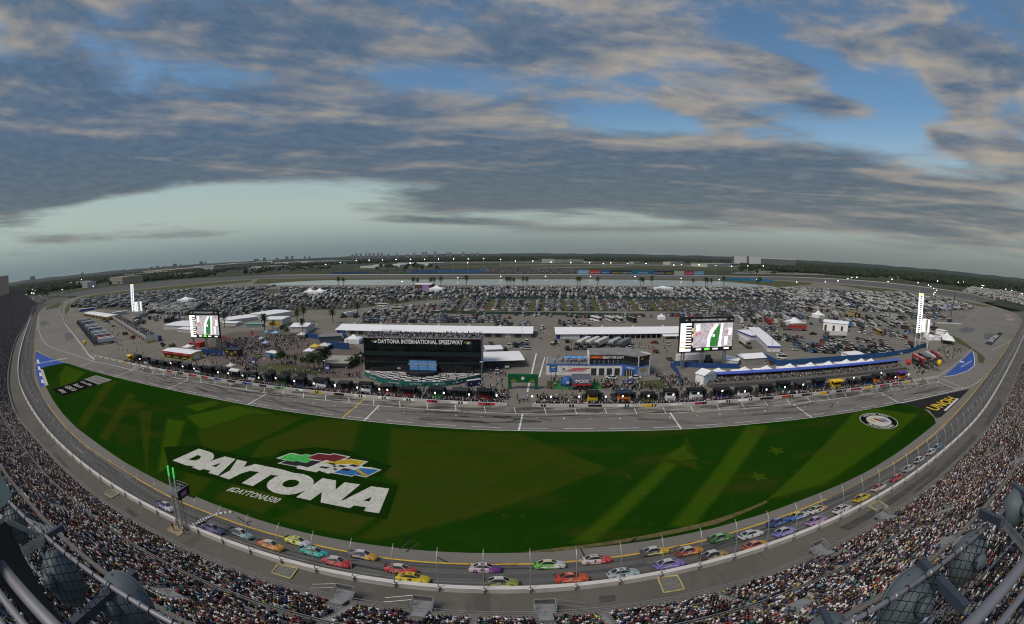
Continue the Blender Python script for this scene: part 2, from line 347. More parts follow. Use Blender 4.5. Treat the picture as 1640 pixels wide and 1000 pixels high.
# ------------------------------------------------------------------ the land
m_land = layered('land', (.035, .05, .022), [(.004, None, .45, .6, (.05, .05, .028), .9), (.02, None, .45, .62, (.02, .035, .016), .8), (.0012, (1, 3, 1), .5, .62, (.075, .07, .045), .7)])
m_infield = layered('infield paving', (.195, .178, .150), [(.02, None, .4, .65, (.14, .128, .109), .8), (.15, None, .5, .7, (.22, .205, .175), .6), (.9, None, .55, .75, (.12, .115, .105), .5), (.045, (.3, 3, 1), .55, .68, (.13, .125, .115), .6)])
m_pitroad = layered('pit road asphalt', (.175, .164, .150), [(.05, (1, 5, 1, .09), .4, .65, (.138, .13, .12), .7), (.4, None, .45, .7, (.205, .192, .175), .5), (6, None, .45, .7, (.12, .118, .112), .3)])
m_stall = layered('pit stall concrete', (.27, .25, .21), [(.25, (.35, 1.6, 1, .09), .42, .54, (.035, .034, .032), .9), (1.5, None, .5, .7, (.09, .088, .08), .7), (.08, None, .45, .6, (.3, .29, .26), .4)])
def stripes_mat(name, base, dk, wd=0.33):
    return layered(name, base, [(.018, None, .40, .66, dk, .65), (.06, (1, 2, 1, .5), .46, .66, [base[0]*1.5, base[1]*1.12, base[2]], .6), (.35, (1, 4, 1, .09), .42, .66, dk, .6), (1.4, None, .45, .7, [x*1.4 for x in base], .45), (7, None, .4, .7, [x*.6 for x in dk], .5), (.03, (1, 3, 1, .3), .53, .7, (.050, .044, .008), .5), (.22, None, .62, .72, (.06, .052, .014), .55)], .95, 0)
m_grass = stripes_mat('grass dark', (.0105, .044, .0030), (.0065, .030, .0022))
m_grassL = stripes_mat('grass light', (.035, .079, .004), (.027, .063, .0035))
m_grassO = stripes_mat('grass olive', (.031, .053, .0042), (.022, .040, .0034))
_gm = lambda t, a, b: [x*(1-t)+y*t for x, y in zip(a, b)]
_gd, _gl, _go, _hd, _hl, _ho = (.0105, .044, .003), (.035, .079, .004), (.031, .053, .0042), (.0065, .030, .0022), (.027, .063, .0035), (.022, .040, .0034)
_soft = [stripes_mat('grass blend', _gm(t, _gd, g), _gm(t, _hd, h)) for t in (.3, .65) for g, h in ((_gl, _hl), (_go, _ho))]
m_dirt = layered('worn turf', (.15, .115, .05), [(.6, None, .42, .6, (.06, .07, .02), .8), (5, None, .4, .7, (.09, .07, .035), .6)])
m_dry = layered('dry grass', (.075, .080, .028), [(.05, None, .4, .6, (.05, .065, .022), .8), (1, None, .4, .7, (.10, .09, .045), .5)])
m_line = M('line paint', (.66, .66, .64), .7, var=.22, scale=1.5); m_yl = M('yellow line paint', (.62, .38, .03), .7, var=.2, scale=1.5)
mb = MB(); W = 42000
mb.poly([(-W, -W, -.6), (W, -W, -.6), (W, W, -.6), (-W, W, -.6)]); struct(mb.build('ground', m_land))
def PP(l, z=0): return [P(x, y, z) for x, y in l]
# inner (yellow) edge of the front stretch and the outer wall, turned from pixels into plan
yel = [(120, 477), (97, 484), (80, 488.5), (70.3, 493), (62, 503.4), (57.4, 526.8), (56, 557), (55.3, 580.7), (58.5, 608.8), (70.3, 634.6), (84.3, 656.8), (110, 688), (131, 707.9), (159.3, 728.5), (200, 753.8), (257.3, 786.8), (285.4, 801), (320.5, 815.2), (360, 830.2), (416, 848.7), (458.4, 860.2), (512, 873.3), (554.4, 882), (600, 890), (652.7, 896.8), (717, 901), (784, 902.7), (851.7, 901.7), (918, 897.8), (966, 893.2), (1046, 881.3), (1103, 870), (1155.6, 857), (1184.5, 848), (1233.7, 832.5), (1271, 819.4), (1314, 801.7), (1358.5, 781.8), (1398.4, 760.7), (1431, 741.3), (1461.6, 720.4), (1498.5, 691.4), (1533.7, 657.2), (1557, 630.3), (1578, 604), (1594.6, 582.2), (1609.8, 560), (1622, 540.8), (1630, 526.7), (1635, 515), (1633.7, 509), (1626.7, 502.7), (1615, 496.9), (1592.7, 489.9), (1563.4, 482.2)]
wal = [(94, 474.8), (77, 481), (56, 494), (49, 508), (42, 527), (35, 550), (30, 573.7), (28, 597), (31, 617), (40, 640), (53.9, 664), (72.6, 691), (93.7, 714.5), (114.8, 733.7), (140.5, 754.8), (168.6, 775.6), (200, 796), (238.5, 818), (269, 833.7), (297, 847), (330, 860.5), (367, 875.8), (418.5, 894.6), (477, 912.5), (533.3, 925.5), (600, 937.8), (653.7, 944.5), (719, 949.8), (785, 952.4), (851.7, 951.5), (918, 947), (984, 939.3), (1044.4, 929.5), (1101, 917.8), (1151.7, 905), (1201, 889.7), (1245.4, 875.4), (1301.6, 854.4), (1340, 838), (1363.2, 825.5), (1389, 811), (1412.4, 798.2), (1449.9, 774.8), (1482.7, 750.5), (1517.3, 721.6), (1540.7, 700.2), (1561.8, 678.3), (1578.2, 657.4), (1589.9, 638.8), (1601.6, 618.5), (1613.3, 596.3), (1622.7, 577.6), (1630.9, 560), (1640, 538.5), (1648, 519), (1650, 507), (1640, 499)]
zw = [5.5, 5.5, 5.2, 5, 4.6, 4.3] + [4.05]*46 + [4.3, 4.8, 5.2, 5.5, 5.5]
I0 = [p for p in crom(PP(yel), 1600)]; O0 = crom([P(x, y, z) for (x, y), z in zip(wal, zw)], 2400)
I_ = []; O_ = []; j = 0
_on = np.array([(p.x, p.y) for p in O0])
for p in resample(I0, 420):
    d = np.hypot(_on[:, 0]-p.x, _on[:, 1]-p.y); d[:j] = 1e9; d[j+120:] = 1e9; j = int(d.argmin()); I_.append(p); O_.append(O0[j])
def smooth_l(l, k):
    for _ in range(k): l = [l[0]] + [(a+b*2+c)/4 for a, b, c in zip(l, l[1:], l[2:])] + [l[-1]]
    return l
O_ = smooth_l(O_, 6)
NT = len(I_)
def lane(v, dz=0.0):
    """points along the banked track at lateral position v (0 yellow line, 1 wall)"""
    return [a.lerp(b, v) + Vector((0, 0, dz)) for a, b in zip(I_, O_)]
LAT = [0, .1, .25, .4, .55, .7, .85, .97]
_tp = np.array([[tuple(q) for q in lane(v)] for v in LAT])
m_track = layered('racing asphalt', (.135, .129, .121), [(.02, None, .4, .65, (.112, .108, .103), .8), (.35, None, .45, .7, (.165, .158, .148), .45), (5, None, .4, .7, (.11, .106, .10), .4)])
m_groove = layered('worn racing groove', (.108, .104, .10), [(.04, None, .4, .65, (.085, .083, .08), .8), (.5, None, .45, .7, (.138, .133, .127), .5), (4, None, .4, .7, (.09, .088, .086), .4)])
mb = MB()
for k, (a, b) in enumerate(zip(LAT, LAT[1:])): mb.strip(lane(a), lane(b), 1 if k % 2 and k < 6 else 0)
struct(mb.build('race_track', [m_track, m_groove]))
# apron between the yellow line and the grass, running on as pit entry and exit
mb = MB()
apr = [(72.6, 618), (84.3, 640), (100.7, 663), (121.8, 684.5), (150, 706), (199, 740), (262, 773.6), (301.8, 790.6), (344, 808), (380, 820.8), (406.8, 830.2), (477, 850.6), (562, 867.5), (652, 879.5), (724, 884.7), (800, 886), (860, 884.5), (919, 880), (1052, 864), (1140, 846.6), (1175, 837), (1233.7, 819.6), (1290, 798.5), (1346.8, 775.5), (1393.7, 752.5), (1440.5, 723), (1499, 678)]
AP = crom(PP(apr, .004), 200)
_in = np.array([(p.x, p.y) for p in I0]); _ii = []
for p in AP: _ii.append(I0[int(np.hypot(_in[:, 0]-p.x, _in[:, 1]-p.y).argmin())] + Vector((0, 0, .006)))
mb.strip(AP, _ii); struct(mb.build('track_apron', layered('apron asphalt', (.175, .162, .145), [(.05, None, .4, .65, (.14, .13, .118), .7), (.6, None, .45, .7, (.18, .172, .16), .5)])))
# infield paving inside the whole oval
mb = MB()
back_in = [(124.6, 475.4), (162, 469.4), (205, 464.5), (280, 457.4), (311, 454), (362, 449.5), (413.7, 447), (482, 445.6), (560, 445), (700, 445), (820, 445.2), (940, 445.7), (1060, 446.6), (1200, 448), (1300, 451), (1363, 455), (1426, 461.4), (1478, 468.7), (1531, 476), (1573, 485)]
BI = crom(PP(back_in), 260)
ring = [p + Vector((0, 0, -.05)) for p in resample(I0, 200)] + [p + Vector((0, 0, -.05)) for p in resample(BI, 200)][::-1]
mb.poly([(p.x, p.y, -.05) for p in ring]); struct(mb.build('infield_paving', m_infield))
# back straight with its banked turns
back_w = [(94, 474.5), (123, 468.5), (153.7, 463.4), (188, 458.3), (212, 455.2), (239, 452.6), (280, 449.5), (311, 446.3), (362, 442.8), (413.7, 441.3), (470, 440.8), (560, 440.6), (700, 440.2), (820, 440.2), (940, 440.6), (1060, 441.4), (1200, 443.2), (1300, 445.2), (1363, 448.8), (1426, 454), (1478.5, 460.3), (1531, 466.6), (1573, 476), (1615, 486.6), (1640, 494)]
bz = [5.5, 6, 6.5, 7, 7, 7, 6.5, 6, 5, 3.5] + [2.5]*7 + [4, 5.5, 6.5, 7, 7, 6.5, 6, 5.5]
BW = crom([P(x, y, z) for (x, y), z in zip(back_w, bz)], 260)
BIx = [P(99, 482)] + BI
mb = MB()
n = 260; A, B = resample(BI, n), []
_bn = np.array([(p.x, p.y) for p in BW]); j = 0
for p in A:
    d = np.hypot(_bn[:, 0]-p.x, _bn[:, 1]-p.y); d[:j] = 1e9; d[j+40:] = 1e9; j = int(d.argmin()); B.append(BW[j])
B = smooth_l(B, 8); BO = B; BA = A
mb.strip(A, [a.lerp(b, .5) for a, b in zip(A, B)], 0); mb.strip([a.lerp(b, .5) for a, b in zip(A, B)], B, 1)
struct(mb.build('back_straight_track', [m_groove, m_groove]))
def wall_ribbon(pts, h, t, mats, name, base=-.3, out=-1):
    """thick wall following pts (at its foot), t metres thick towards out"""
    mb = MB(); nn = []
    for i, p in enumerate(pts):
        d = (pts[min(i+1, len(pts)-1)] - pts[max(0, i-1)]); d.z = 0; d.normalize(); nn.append(Vector((d.y, -d.x, 0))*out)
    a0 = [p + Vector((0, 0, base)) for p in pts]; a1 = [p + Vector((0, 0, h)) for p in pts]
    b0 = [p + q*t + Vector((0, 0, base)) for p, q in zip(pts, nn)]; b1 = [p + q*t + Vector((0, 0, h)) for p, q in zip(pts, nn)]
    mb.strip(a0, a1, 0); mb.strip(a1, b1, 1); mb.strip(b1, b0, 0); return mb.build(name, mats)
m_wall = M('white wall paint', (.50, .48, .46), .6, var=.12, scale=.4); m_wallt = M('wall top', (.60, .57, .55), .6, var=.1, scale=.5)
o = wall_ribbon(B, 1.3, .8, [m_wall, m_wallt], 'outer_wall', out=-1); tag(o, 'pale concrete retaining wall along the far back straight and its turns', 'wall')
# grass shoulder of the back straight, then the lake
mb = MB()
gs = [(413, 447.6), (482, 446.2), (560, 445.6), (700, 445.4), (820, 445.6), (940, 446.1), (1060, 447), (1180, 448.4), (1240, 450), (1300, 453), (1300, 456), (1235, 461), (1160, 450.8), (1000, 447.8), (820, 447.2), (560, 448.5), (440, 453.8), (405, 455)]
mb.poly(PP(gs, .02)); mb.poly(PP([(75, 491.5), (99, 483), (101, 487), (93, 493), (73, 497)], .02)); mb.poly(PP([(104, 495), (112, 483), (111, 497), (104, 505)], .02))
mb.poly(PP([(1330, 455), (1420, 463), (1480, 471), (1560, 486), (1590, 491), (1572, 491.5), (1545, 485), (1480, 478), (1420, 470)], .02))
mb.poly(PP([(125, 477), (162, 470.5), (205, 466), (280, 458.5), (360, 451), (405, 448), (400, 452), (290, 463), (205, 472), (150, 477.5)], .02))
mb.poly(PP([(1520, 535), (1538, 543), (1555, 556), (1572, 568), (1578, 574), (1574, 583), (1567, 580), (1565, 566), (1548, 556), (1512, 540)], .02))
mb.poly(PP([(412, 588), (430, 583), (470, 586), (520, 594), (523, 598), (500, 600), (440, 598), (414, 593)], .02))
mb.poly(PP([(1022, 610), (1060, 609), (1068, 616), (1064, 622), (1010, 622)], .02)); mb.poly(PP([(876, 610), (895, 610), (893, 623), (876, 623)], .02))
struct(mb.build('infield_grass', m_dry))
m_water, nt_, b_ = _nt('lake water'); b_.inputs['Base Color'].default_value = (.30, .33, .31, 1); b_.inputs['Roughness'].default_value = .25
bp = nt_.nodes.new('ShaderNodeBump'); bp.inputs['Strength'].default_value = .08; L(nt_, noise(nt_, .6, 3), bp.inputs['Height']); L(nt_, bp.outputs[0], b_.inputs['Normal'])
mb = MB(); mb.poly(PP([(425, 457), (440, 453.6), (480, 451), (520, 449.2), (560, 448.9), (700, 448.2), (820, 447.9), (1000, 448.4), (1160, 451), (1240, 459), (1235, 460.6), (1160, 459.3), (1000, 458), (820, 457.5), (560, 457), (440, 457.6)], .06))
struct(mb.build('lake', m_water))
# tri-oval lawn with its mown pattern
lawn = [(103.4, 581), (84, 585), (72, 588), (64.4, 590), (66, 600), (77.5, 617)] + apr + [(1496, 669), (1480, 655), (1455, 649), (1430, 648)]
pb = [(109, 582), (146, 594), (184, 604), (260, 621.6), (330, 636), (396.6, 648.8), (460, 659), (520, 667.2), (583, 674.5), (650, 681), (730, 686.5), (800, 689.9), (831, 690.3), (900, 691), (980, 690.7), (1040, 690), (1090, 688), (1150, 684), (1220, 678), (1300, 669.5), (1370, 659.5), (1440.7, 646), (1500, 633), (1543.6, 622)]
PBORD = crom(PP(pb), 240)
lw = PP(lawn, .0) + [p for p in resample([P(*q) for q in pb[:-2]], 80)][::-1]
PATT = [(1, [(95, 600), (106, 586), (136, 597), (112, 618), (98, 622)]), (2, [(122, 682), (135, 686), (186, 612), (173, 608)]), (2, [(160, 700), (172, 707), (216, 634), (205, 630)]), (2, [(195, 652), (214, 641), (236, 648), (220, 656)]),
    (2, [(223, 659), (243, 660), (236, 756)]), (1, [(268.6, 671.5), (296, 675), (274, 745), (254, 757)]), (1, [(298, 651), (338, 642), (353, 646), (316, 659)]), (1, [(300, 667), (375, 650), (436, 662), (395, 672), (325, 690)]),
    (2, [(316, 692), (400, 665), (452, 664), (485, 669), (425, 700), (370, 722), (330, 725)]), (2, [(400, 735), (424, 706), (510, 671), (576, 676), (561, 730), (444, 727)]),
    (2, [(629, 686), (700, 691), (834, 695), (972, 751), (600, 866), (575, 862), (622, 828), (640, 775), (620, 765)]), (2, [(300, 757), (340, 768), (310, 795), (284, 785)]), (2, [(372, 775), (455, 795), (420, 822), (345, 800)]), (2, [(500, 808), (560, 822), (600, 830), (560, 858), (440, 832)]),
    (1, [(919, 868), (951, 868), (1086, 741), (1068, 734)]), (1, [(1074, 843), (1109, 842), (1229, 682), (1197, 683)]), (1, [(1232, 799), (1320, 775), (1440, 690), (1470, 664), (1400, 655), (1365, 664)]), (2, [(1100, 700), (1118, 752), (1086, 742), (1062, 735), (1090, 722)]), (1, [(1060, 735), (1098, 712), (1101, 726), (1118, 735), (1090, 738)])]
def star(cx, cy, r):
    c = P(cx, cy); k = (P(cx+r, cy)-P(cx-r, cy)).length/2
    return [(c.x + math.sin(i*math.pi/5)*k*(1 if i % 2 == 0 else .42), c.y + math.cos(i*math.pi/5)*k*(1 if i % 2 == 0 else .42)) for i in range(10)]
mb = MB(); mb.poly(lw, 0, .02)
def grown(pl, d):
    """polygon moved outwards by d metres"""
    p = [Vector((v.x, v.y)) for v in PP(pl)]; n = len(p); ar = sum(p[i].x*p[(i+1) % n].y-p[(i+1) % n].x*p[i].y for i in range(n)); sg = 1 if ar > 0 else -1; out = []
    for i in range(n):
        a, b = (p[i]-p[i-1]).normalized(), (p[(i+1) % n]-p[i]).normalized(); m = Vector((a.y+b.y, -a.x-b.x))*sg; l = m.length; m = m/l if l > 1e-6 else m; out.append((p[i].x+m.x*d/max(.45, l/2), p[i].y+m.y*d/max(.45, l/2), 0))
    return out
for i, (k, pl) in enumerate(PATT):
    for q, (dd, mi) in enumerate(((.7, 3+k), (.2, 5+k), (-.3, k))): mb.poly(grown(pl, dd), mi, .022 + .0011*i + .0003*q)
for i, s in enumerate((star(1244, 722, 17), star(1215, 764, 17))): mb.poly(s, 1, .046+.001*i)
DIRT = [(880, 883), (960, 871.5), (1060, 854), (1140, 835), (1200, 815), (1226, 803), (1230, 806), (1150, 840), (1060, 861), (960, 877), (900, 883.5)]
mb.poly(PP([(840, 884.5), (900, 877), (960, 870), (1060, 852.5), (1140, 834), (1205, 812), (1226, 802), (1230, 805), (1150, 839), (1060, 859), (960, 875), (880, 884.5)]), 3, .05)
struct(mb.build('tri_oval_lawn', [m_grass, m_grassL, m_grassO, m_dirt] + _soft))
# pit road
pw = [(150, 571), (179, 577.6), (220, 586.5), (260, 594.6), (330, 606.5), (400, 617), (465, 625.5), (530, 632.5), (600, 638.5), (700, 645.5), (800, 650.3), (848, 651.7), (950, 652.3), (1060, 651.5), (1140, 647), (1212, 641.5), (1300, 633.5), (1400, 621.5), (1501, 605.5)]
PWALL = crom(PP(pw), 300)
sl_ = [(212, 593), (260, 602), (300, 609), (364, 620), (428, 630), (480, 637), (540, 643.5), (607, 650), (680, 655.5), (780, 661), (837, 663), (940, 663.5), (1060, 662.6), (1140, 658), (1220, 652.5), (1300, 644), (1411, 629), (1504, 612)]
STALL = crom(PP(sl_), 300)
mb = MB(); mb.strip([p+Vector((0, 0, .008)) for p in resample(PBORD, 200)], [p+Vector((0, 0, .008)) for p in resample(STALL, 200)]); struct(mb.build('pit_road', m_pitroad))
mb = MB(); q = [p for p in PWALL if p.x > STALL[0].x-8]; mb.strip([p+Vector((0, 0, .012)) for p in resample(STALL, 200)], [p+Vector((0, 0, .012)) for p in resample(q, 200)]); struct(mb.build('pit_stalls', m_stall))
m_patch = layered('plain asphalt', (.185, .175, .16), [(.02, None, .4, .65, (.15, .142, .13), .8), (.3, None, .45, .7, (.21, .2, .18), .5)])
mb = MB(); mb.poly(PP([(60, 505), (66, 497), (99, 483), (101, 495), (98, 505), (106, 520), (134, 548), (150, 571), (179, 577), (260, 596), (300, 609), (212, 597), (184, 604), (110, 582), (80, 568), (58, 558)], -.02))
mb.poly(PP([(1571, 492), (1600, 496), (1622, 503), (1628, 512), (1612, 548), (1590, 582), (1566, 614), (1543, 622), (1500, 612), (1501, 606), (1540, 578), (1560, 563), (1530, 540), (1490, 525), (1545, 520), (1540, 515)], -.02))
struct(mb.build('pit_lane_apron', m_patch))
# painted lines
mb = MB()
def pline(pts, w, mi, dz=.016):
    a, b = [], []
    for i, p in enumerate(pts):
        d = (pts[min(i+1, len(pts)-1)] - pts[max(0, i-1)]); d.z = 0; d.normalize(); q = Vector((-d.y, d.x, 0))*w/2
        a.append(p+q+Vector((0, 0, dz))); b.append(p-q+Vector((0, 0, dz)))
    mb.strip(a, b, mi)
for v in (-.02, .045): pline(lane(v), .42, 1, .03 if v < 0 else .04)
pline(lane(.62)[60:150], .12, 0, .02)
for i in range(20, NT-20, 14): pline(lane(.45)[i:i+2], .15, 0, .02)
pline([p for p in PBORD], .38, 0); pline(STALL, .22, 0, .02)
pline(crom(PP([(63, 499), (61, 520), (66, 540), (75, 552), (92, 560), (118, 568), (150, 579), (180, 585), (212, 593)]), 60), .35, 0, .02)
pline(crom(PP([(57, 561), (70, 568), (90, 577), (109, 582)]), 30), .3, 0, .02); pline(crom(PP([(1543.6, 622.5), (1562, 615), (1574, 606)]), 20), .3, 0, .02)
for a, b, w, mi in (((607, 650), (583, 674.3), .5, 0), ((837, 663), (831, 690), .5, 0), ((1073, 661), (1091, 687.5), .5, 0), ((1271, 648), (1300, 669), .45, 0), ((428, 630), (396.6, 648.5), .5, 0), ((301, 609), (269, 623), .45, 0), ((212, 593), (184, 603.8), .45, 0), ((150, 579), (127, 587), .4, 0), ((1411, 630), (1441, 645.6), .45, 0), ((1507, 607), (1543, 622), .4, 0), ((1499, 611.5), (1535, 624), .4, 0), ((585, 638), (548, 670), .4, 1), ((1538, 598), (1570, 610), .3, 1), ((90, 575), (106, 567), .25, 1), ((1618, 547), (1588, 561), .3, 0)):
    pline([P(*a), P(*b)], w, mi, .024)
mid = [a.lerp(b, .155) for a, b in zip(resample(PBORD, 400), resample(STALL, 400))]; k = 400/length(mid); i = 6.0
while i < 398: pline(mid[int(i):int(i+8.4*k)+1], .2, 0, .02); i += 13*k
dots = [a.lerp(b, .7) for a, b in zip(resample(PBORD, 400), resample(STALL, 400))]; i = 6.0; t = 0
while i < 398: d = dots[int(i)]; pline([d, d+Vector((.15, .9, 0))], .4, t % 2, .02); i += 9*k; t += 1
SEP = resample(STALL, int(length(STALL)/8.95)); SEW = resample(q, len(SEP))
for a, b in zip(SEP, SEW):
    pline([a, a.lerp(b, .85)], .22, 0, .026)
# start and finish line: two rows of squares across the banked track
def on_track(px, py, dz=.0):
    """nearest point of the banked surface to a pixel, with the direction of travel and the surface normal"""
    best = None
    for i in range(NT-1):
        for v in LATS:
            p = I_[i].lerp(O_[i], v); 
            if p.y < 20: continue
            x, y = proj(p); d = (x-px)**2 + (y-py)**2
            if best is None or d < best[0]: best = (d, i, v)
    return best[1], best[2]
LATS = [x/20 for x in range(-4, 20)]
si, sv = on_track(312, 838)
def _tr(i, v): return I_[max(0, min(NT-1, i))].lerp(O_[max(0, min(NT-1, i))], v)
td = (_tr(si+1, .5)-_tr(si-1, .5)).normalized()
E_ = P(372, 819.8); W_ = P(304, 844, 4.0); W_.z = O_[si].z
for k in range(28):
    for r in (0, 1):
        a = W_.lerp(I_[si], min(1, k/20)) if k < 20 else I_[si].lerp(E_, (k-20)/8)
        b = W_.lerp(I_[si], min(1, (k+1)/20)) if k < 20 else I_[si].lerp(E_, (k-19)/8)
        if k == 19: b = I_[si]
        n0 = Vector((0, 0, .05)); mb.add([a+td*(r-1)*.55+n0, b+td*(r-1)*.55+n0, b+td*r*.55+n0, a+td*r*.55+n0], [(0, 1, 2, 3)], 0 if (k+r) % 2 else 2)
struct(mb.build('painted_lines', [m_line, m_yl, G((.02, .02, .02))]))
# rubber marks and patches on the paving
mb = MB()
def pit_in(t, v): i = int(t*399); return resample_b[i].lerp(resample_s[i], v)
resample_b, resample_s = resample(PBORD, 400), resample(STALL, 400)
for _ in range(110):
    t = random.random()*.94 + .02; v = random.uniform(.3, 1.2); p = pit_in(t, v); d = (pit_in(min(1, t+.01), v)-p).normalized()*random.uniform(4, 26)
    s = Vector((-d.y, d.x, 0)).normalized()*random.uniform(-4, 4); w = random.uniform(.12, .3)
    for off in (0, 1.6): pline([p+Vector((0, off*.4, 0)), p+d*.5+s*.3+Vector((0, off*.4, 0)), p+d+s+Vector((0, off*.4, 0))], w, 0, .03)
for _ in range(90):
    i = random.randint(110, NT-120); v = random.uniform(-.35, .5); a = _tr(i, v); b = _tr(i+random.randint(1, 4), v+random.uniform(-.2, .2)); ok = (a-b).length < 55 and abs(a.x) < 400 and (a-I_[i]).length < 9; ok and pline([a, b], random.uniform(.12, .3), 0, .05)
for cx, cy in ((392, 838), (400, 842), (650, 884), (640, 880), (1010, 869), (1030, 865), (930, 880), (700, 893)):
    a = P(cx, cy); pline([a, a+Vector((random.uniform(-5, 5), random.uniform(-4, 4), 0))], .3, 0, .05)
for pl in ([(102, 535), (116, 532), (121, 540), (106, 546)], [(64, 516), (72, 513), (80, 518), (66, 524)], [(1534, 528), (1548, 524), (1562, 527), (1558, 532), (1542, 533)], [(1576, 535), (1588, 533), (1598, 538), (1590, 547), (1576, 543)]):
    mb.poly(PP(pl), 1, .01)
for _ in range(150):
    i = random.randint(118, NT-128); n_ = random.randint(3, 14); v = random.uniform(.03, .93); dv = random.uniform(-.06, .06); s = [_tr(i+k, v+dv*k/n_) for k in range(n_)]
    if (s[0]-I_[i]).length < 14: pline(s, random.uniform(.10, .42), random.choice((2, 2, 3)), .03+.0004*_)
for i in range(100, NT-100, 5):
    if abs(I_[i].x) < 330: pline([_tr(i, -.02), _tr(i, .97)], .10, 2, .025)
struct(mb.build('rubber_marks', [G((.03, .03, .03), .6), G((.10, .10, .10)), M('track rubber', (.062, .06, .058), .6, var=.3), M('scuffed track', (.17, .162, .15), .7, var=.3)]))
# ------------------------------------------------------------------ wall, apron walk, catch fence
fpx = [(62, 487), (55, 497), (46.8, 510), (30.4, 534), (21, 557), (15, 585), (13, 611), (18.7, 640), (30.4, 667.5), (51.5, 692), (70, 713), (91.3, 736), (117, 759.6), (145, 784), (187, 812.5), (215, 829.5), (257, 854), (306.5, 878.6), (344, 894), (380, 908), (406.8, 918), (442, 929.5), (491, 941.5), (560, 955.5), (600, 963), (689.8, 973.3), (762, 977.8), (846, 978.8), (920, 975.6), (1000, 966.5), (1080, 954), (1158.7, 938), (1208, 922.5), (1266.5, 901.5), (1340, 868), (1386.7, 843.5), (1412.4, 828), (1450, 803.5), (1500, 765.5), (1529, 738), (1547.7, 719), (1580.5, 685), (1597, 662), (1613.3, 634), (1625, 605), (1636.7, 576.4), (1646, 553), (1655, 530)]
FRONT = crom([P(x, y, 5.9) for x, y in fpx], 900)
FRONT = [Vector((p.x, p.y, 5.0)) for p in smooth_l(FRONT, 60)]
i0 = min(range(NT), key=lambda i: (O_[i]-FRONT[0]).length); i1 = min(range(NT), key=lambda i: (O_[i]-FRONT[-1]).length)
i0, i1 = min(i0, i1), max(i0, i1)
WALL = smooth_l(crom(O_[i0:i1+1], 700), 10)
WALL = [Vector((p.x, p.y, 4.05)) for p in WALL]
WL = length(WALL)
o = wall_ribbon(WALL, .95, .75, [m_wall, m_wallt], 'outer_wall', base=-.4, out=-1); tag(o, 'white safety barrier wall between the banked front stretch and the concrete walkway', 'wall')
m_walk = layered('walkway concrete', (.125, .115, .10), [(.06, None, .4, .65, (.10, .093, .083), .8), (.4, None, .5, .72, (.15, .14, .125), .5), (.12, (2, .5, 1), .56, .66, (.075, .07, .065), .7), (6, None, .4, .7, (.10, .095, .085), .3)])
mb = MB(); a = resample(FRONT, 420); 
_f2 = np.array([(p.x, p.y) for p in FRONT]); wl = resample(WALL, 420); fr = []; j = 0
for p in wl:
    d = np.hypot(_f2[:, 0]-p.x, _f2[:, 1]-p.y); d[:j] = 1e9; d[j+60:] = 1e9; j = int(d.argmin()); fr.append(FRONT[j])
mb.strip([p + Vector((0, 0, .1)) for p in wl], [Vector((p.x, p.y, 4.2)) for p in fr]); struct(mb.build('walkway', m_walk))
m_galv = M('galvanised steel', (.42, .42, .42), .45, .6, var=.15, scale=2); m_cable = M('fence cable', (.25, .25, .25), .5, .5)
cf = thing('catch_fence', 'tall curved steel catch fence with cables above the white trackside wall', 'fence', (0, 0, 0))
def wat(s):
    t = s/WL*(len(WALL)-1); i = min(len(WALL)-2, int(t)); p = WALL[i].lerp(WALL[i+1], t-i); d = (WALL[i+1]-WALL[i]).normalized(); return p, d, Vector((-d.y, d.x, 0))
# arc-length of the wall nearest the viewer, posts every 6.1 m both ways
s_mid = min(range(len(WALL)), key=lambda i: (WALL[i]-P(785, 948, 4)).length)/(len(WALL)-1)*WL
PROF = [(0, 0), (.1, 1.2), (.4, 3), (.75, 4.2), (1.25, 5.2), (1.9, 6.0), (2.6, 6.4)]
def post_path(s):
    p, d, n = wat(s); q = p - n*.1
    prof = PROF
    return [q + n*a + Vector((0, 0, z)) for a, z in prof]
ss = [s_mid + 6.1*k for k in range(-40, 42)]; ss = [s for s in ss if 3 < s < WL-3]; ss.sort(key=lambda s: (wat(s)[0]-Vector((0, 0, 48))).length); near = sorted(ss[:98]); npost = 0
pm = None
for s in near:
    p, d, n = wat(s)
    if pm is None:
        b = MB(); b.tube([(0, a, z) for a, z in PROF], .075, 6); b.box(-.22, .22, -.2, .2, .72, 1.0, 0)
        pm = b.mesh('post', m_galv, True)
    o = bpy.data.objects.new('post', pm); COL.objects.link(o); o.parent = cf; o.location = p - n*.1 + Vector((0, 0, .1)); o.rotation_euler.z = math.atan2(d.y, d.x)
far = [s_mid + 6.1*k for k in range(-160, 160)]; far = [s for s in far if 3 < s < WL-3 and (s < near[0]-1 or s > near[-1]+1)]
b = MB()
for s in far: b.tube(post_path(s), .075, 4)
o = b.build('far_posts', m_galv, cf, True); o['kind'] = 'stuff'
b = MB()
for z, off in ((1.6, .15), (2.6, .32), (3.6, .55), (4.6, .95), (5.4, 1.4), (6.1, 2.0)):
    pts = []
    for k in range(260):
        p, d, n = wat(2+(WL-4)*k/259); pts.append(p - n*(.1-off) + Vector((0, 0, z)))
    b.tube(pts, .012, 3)
b.build('cable', m_cable, cf)
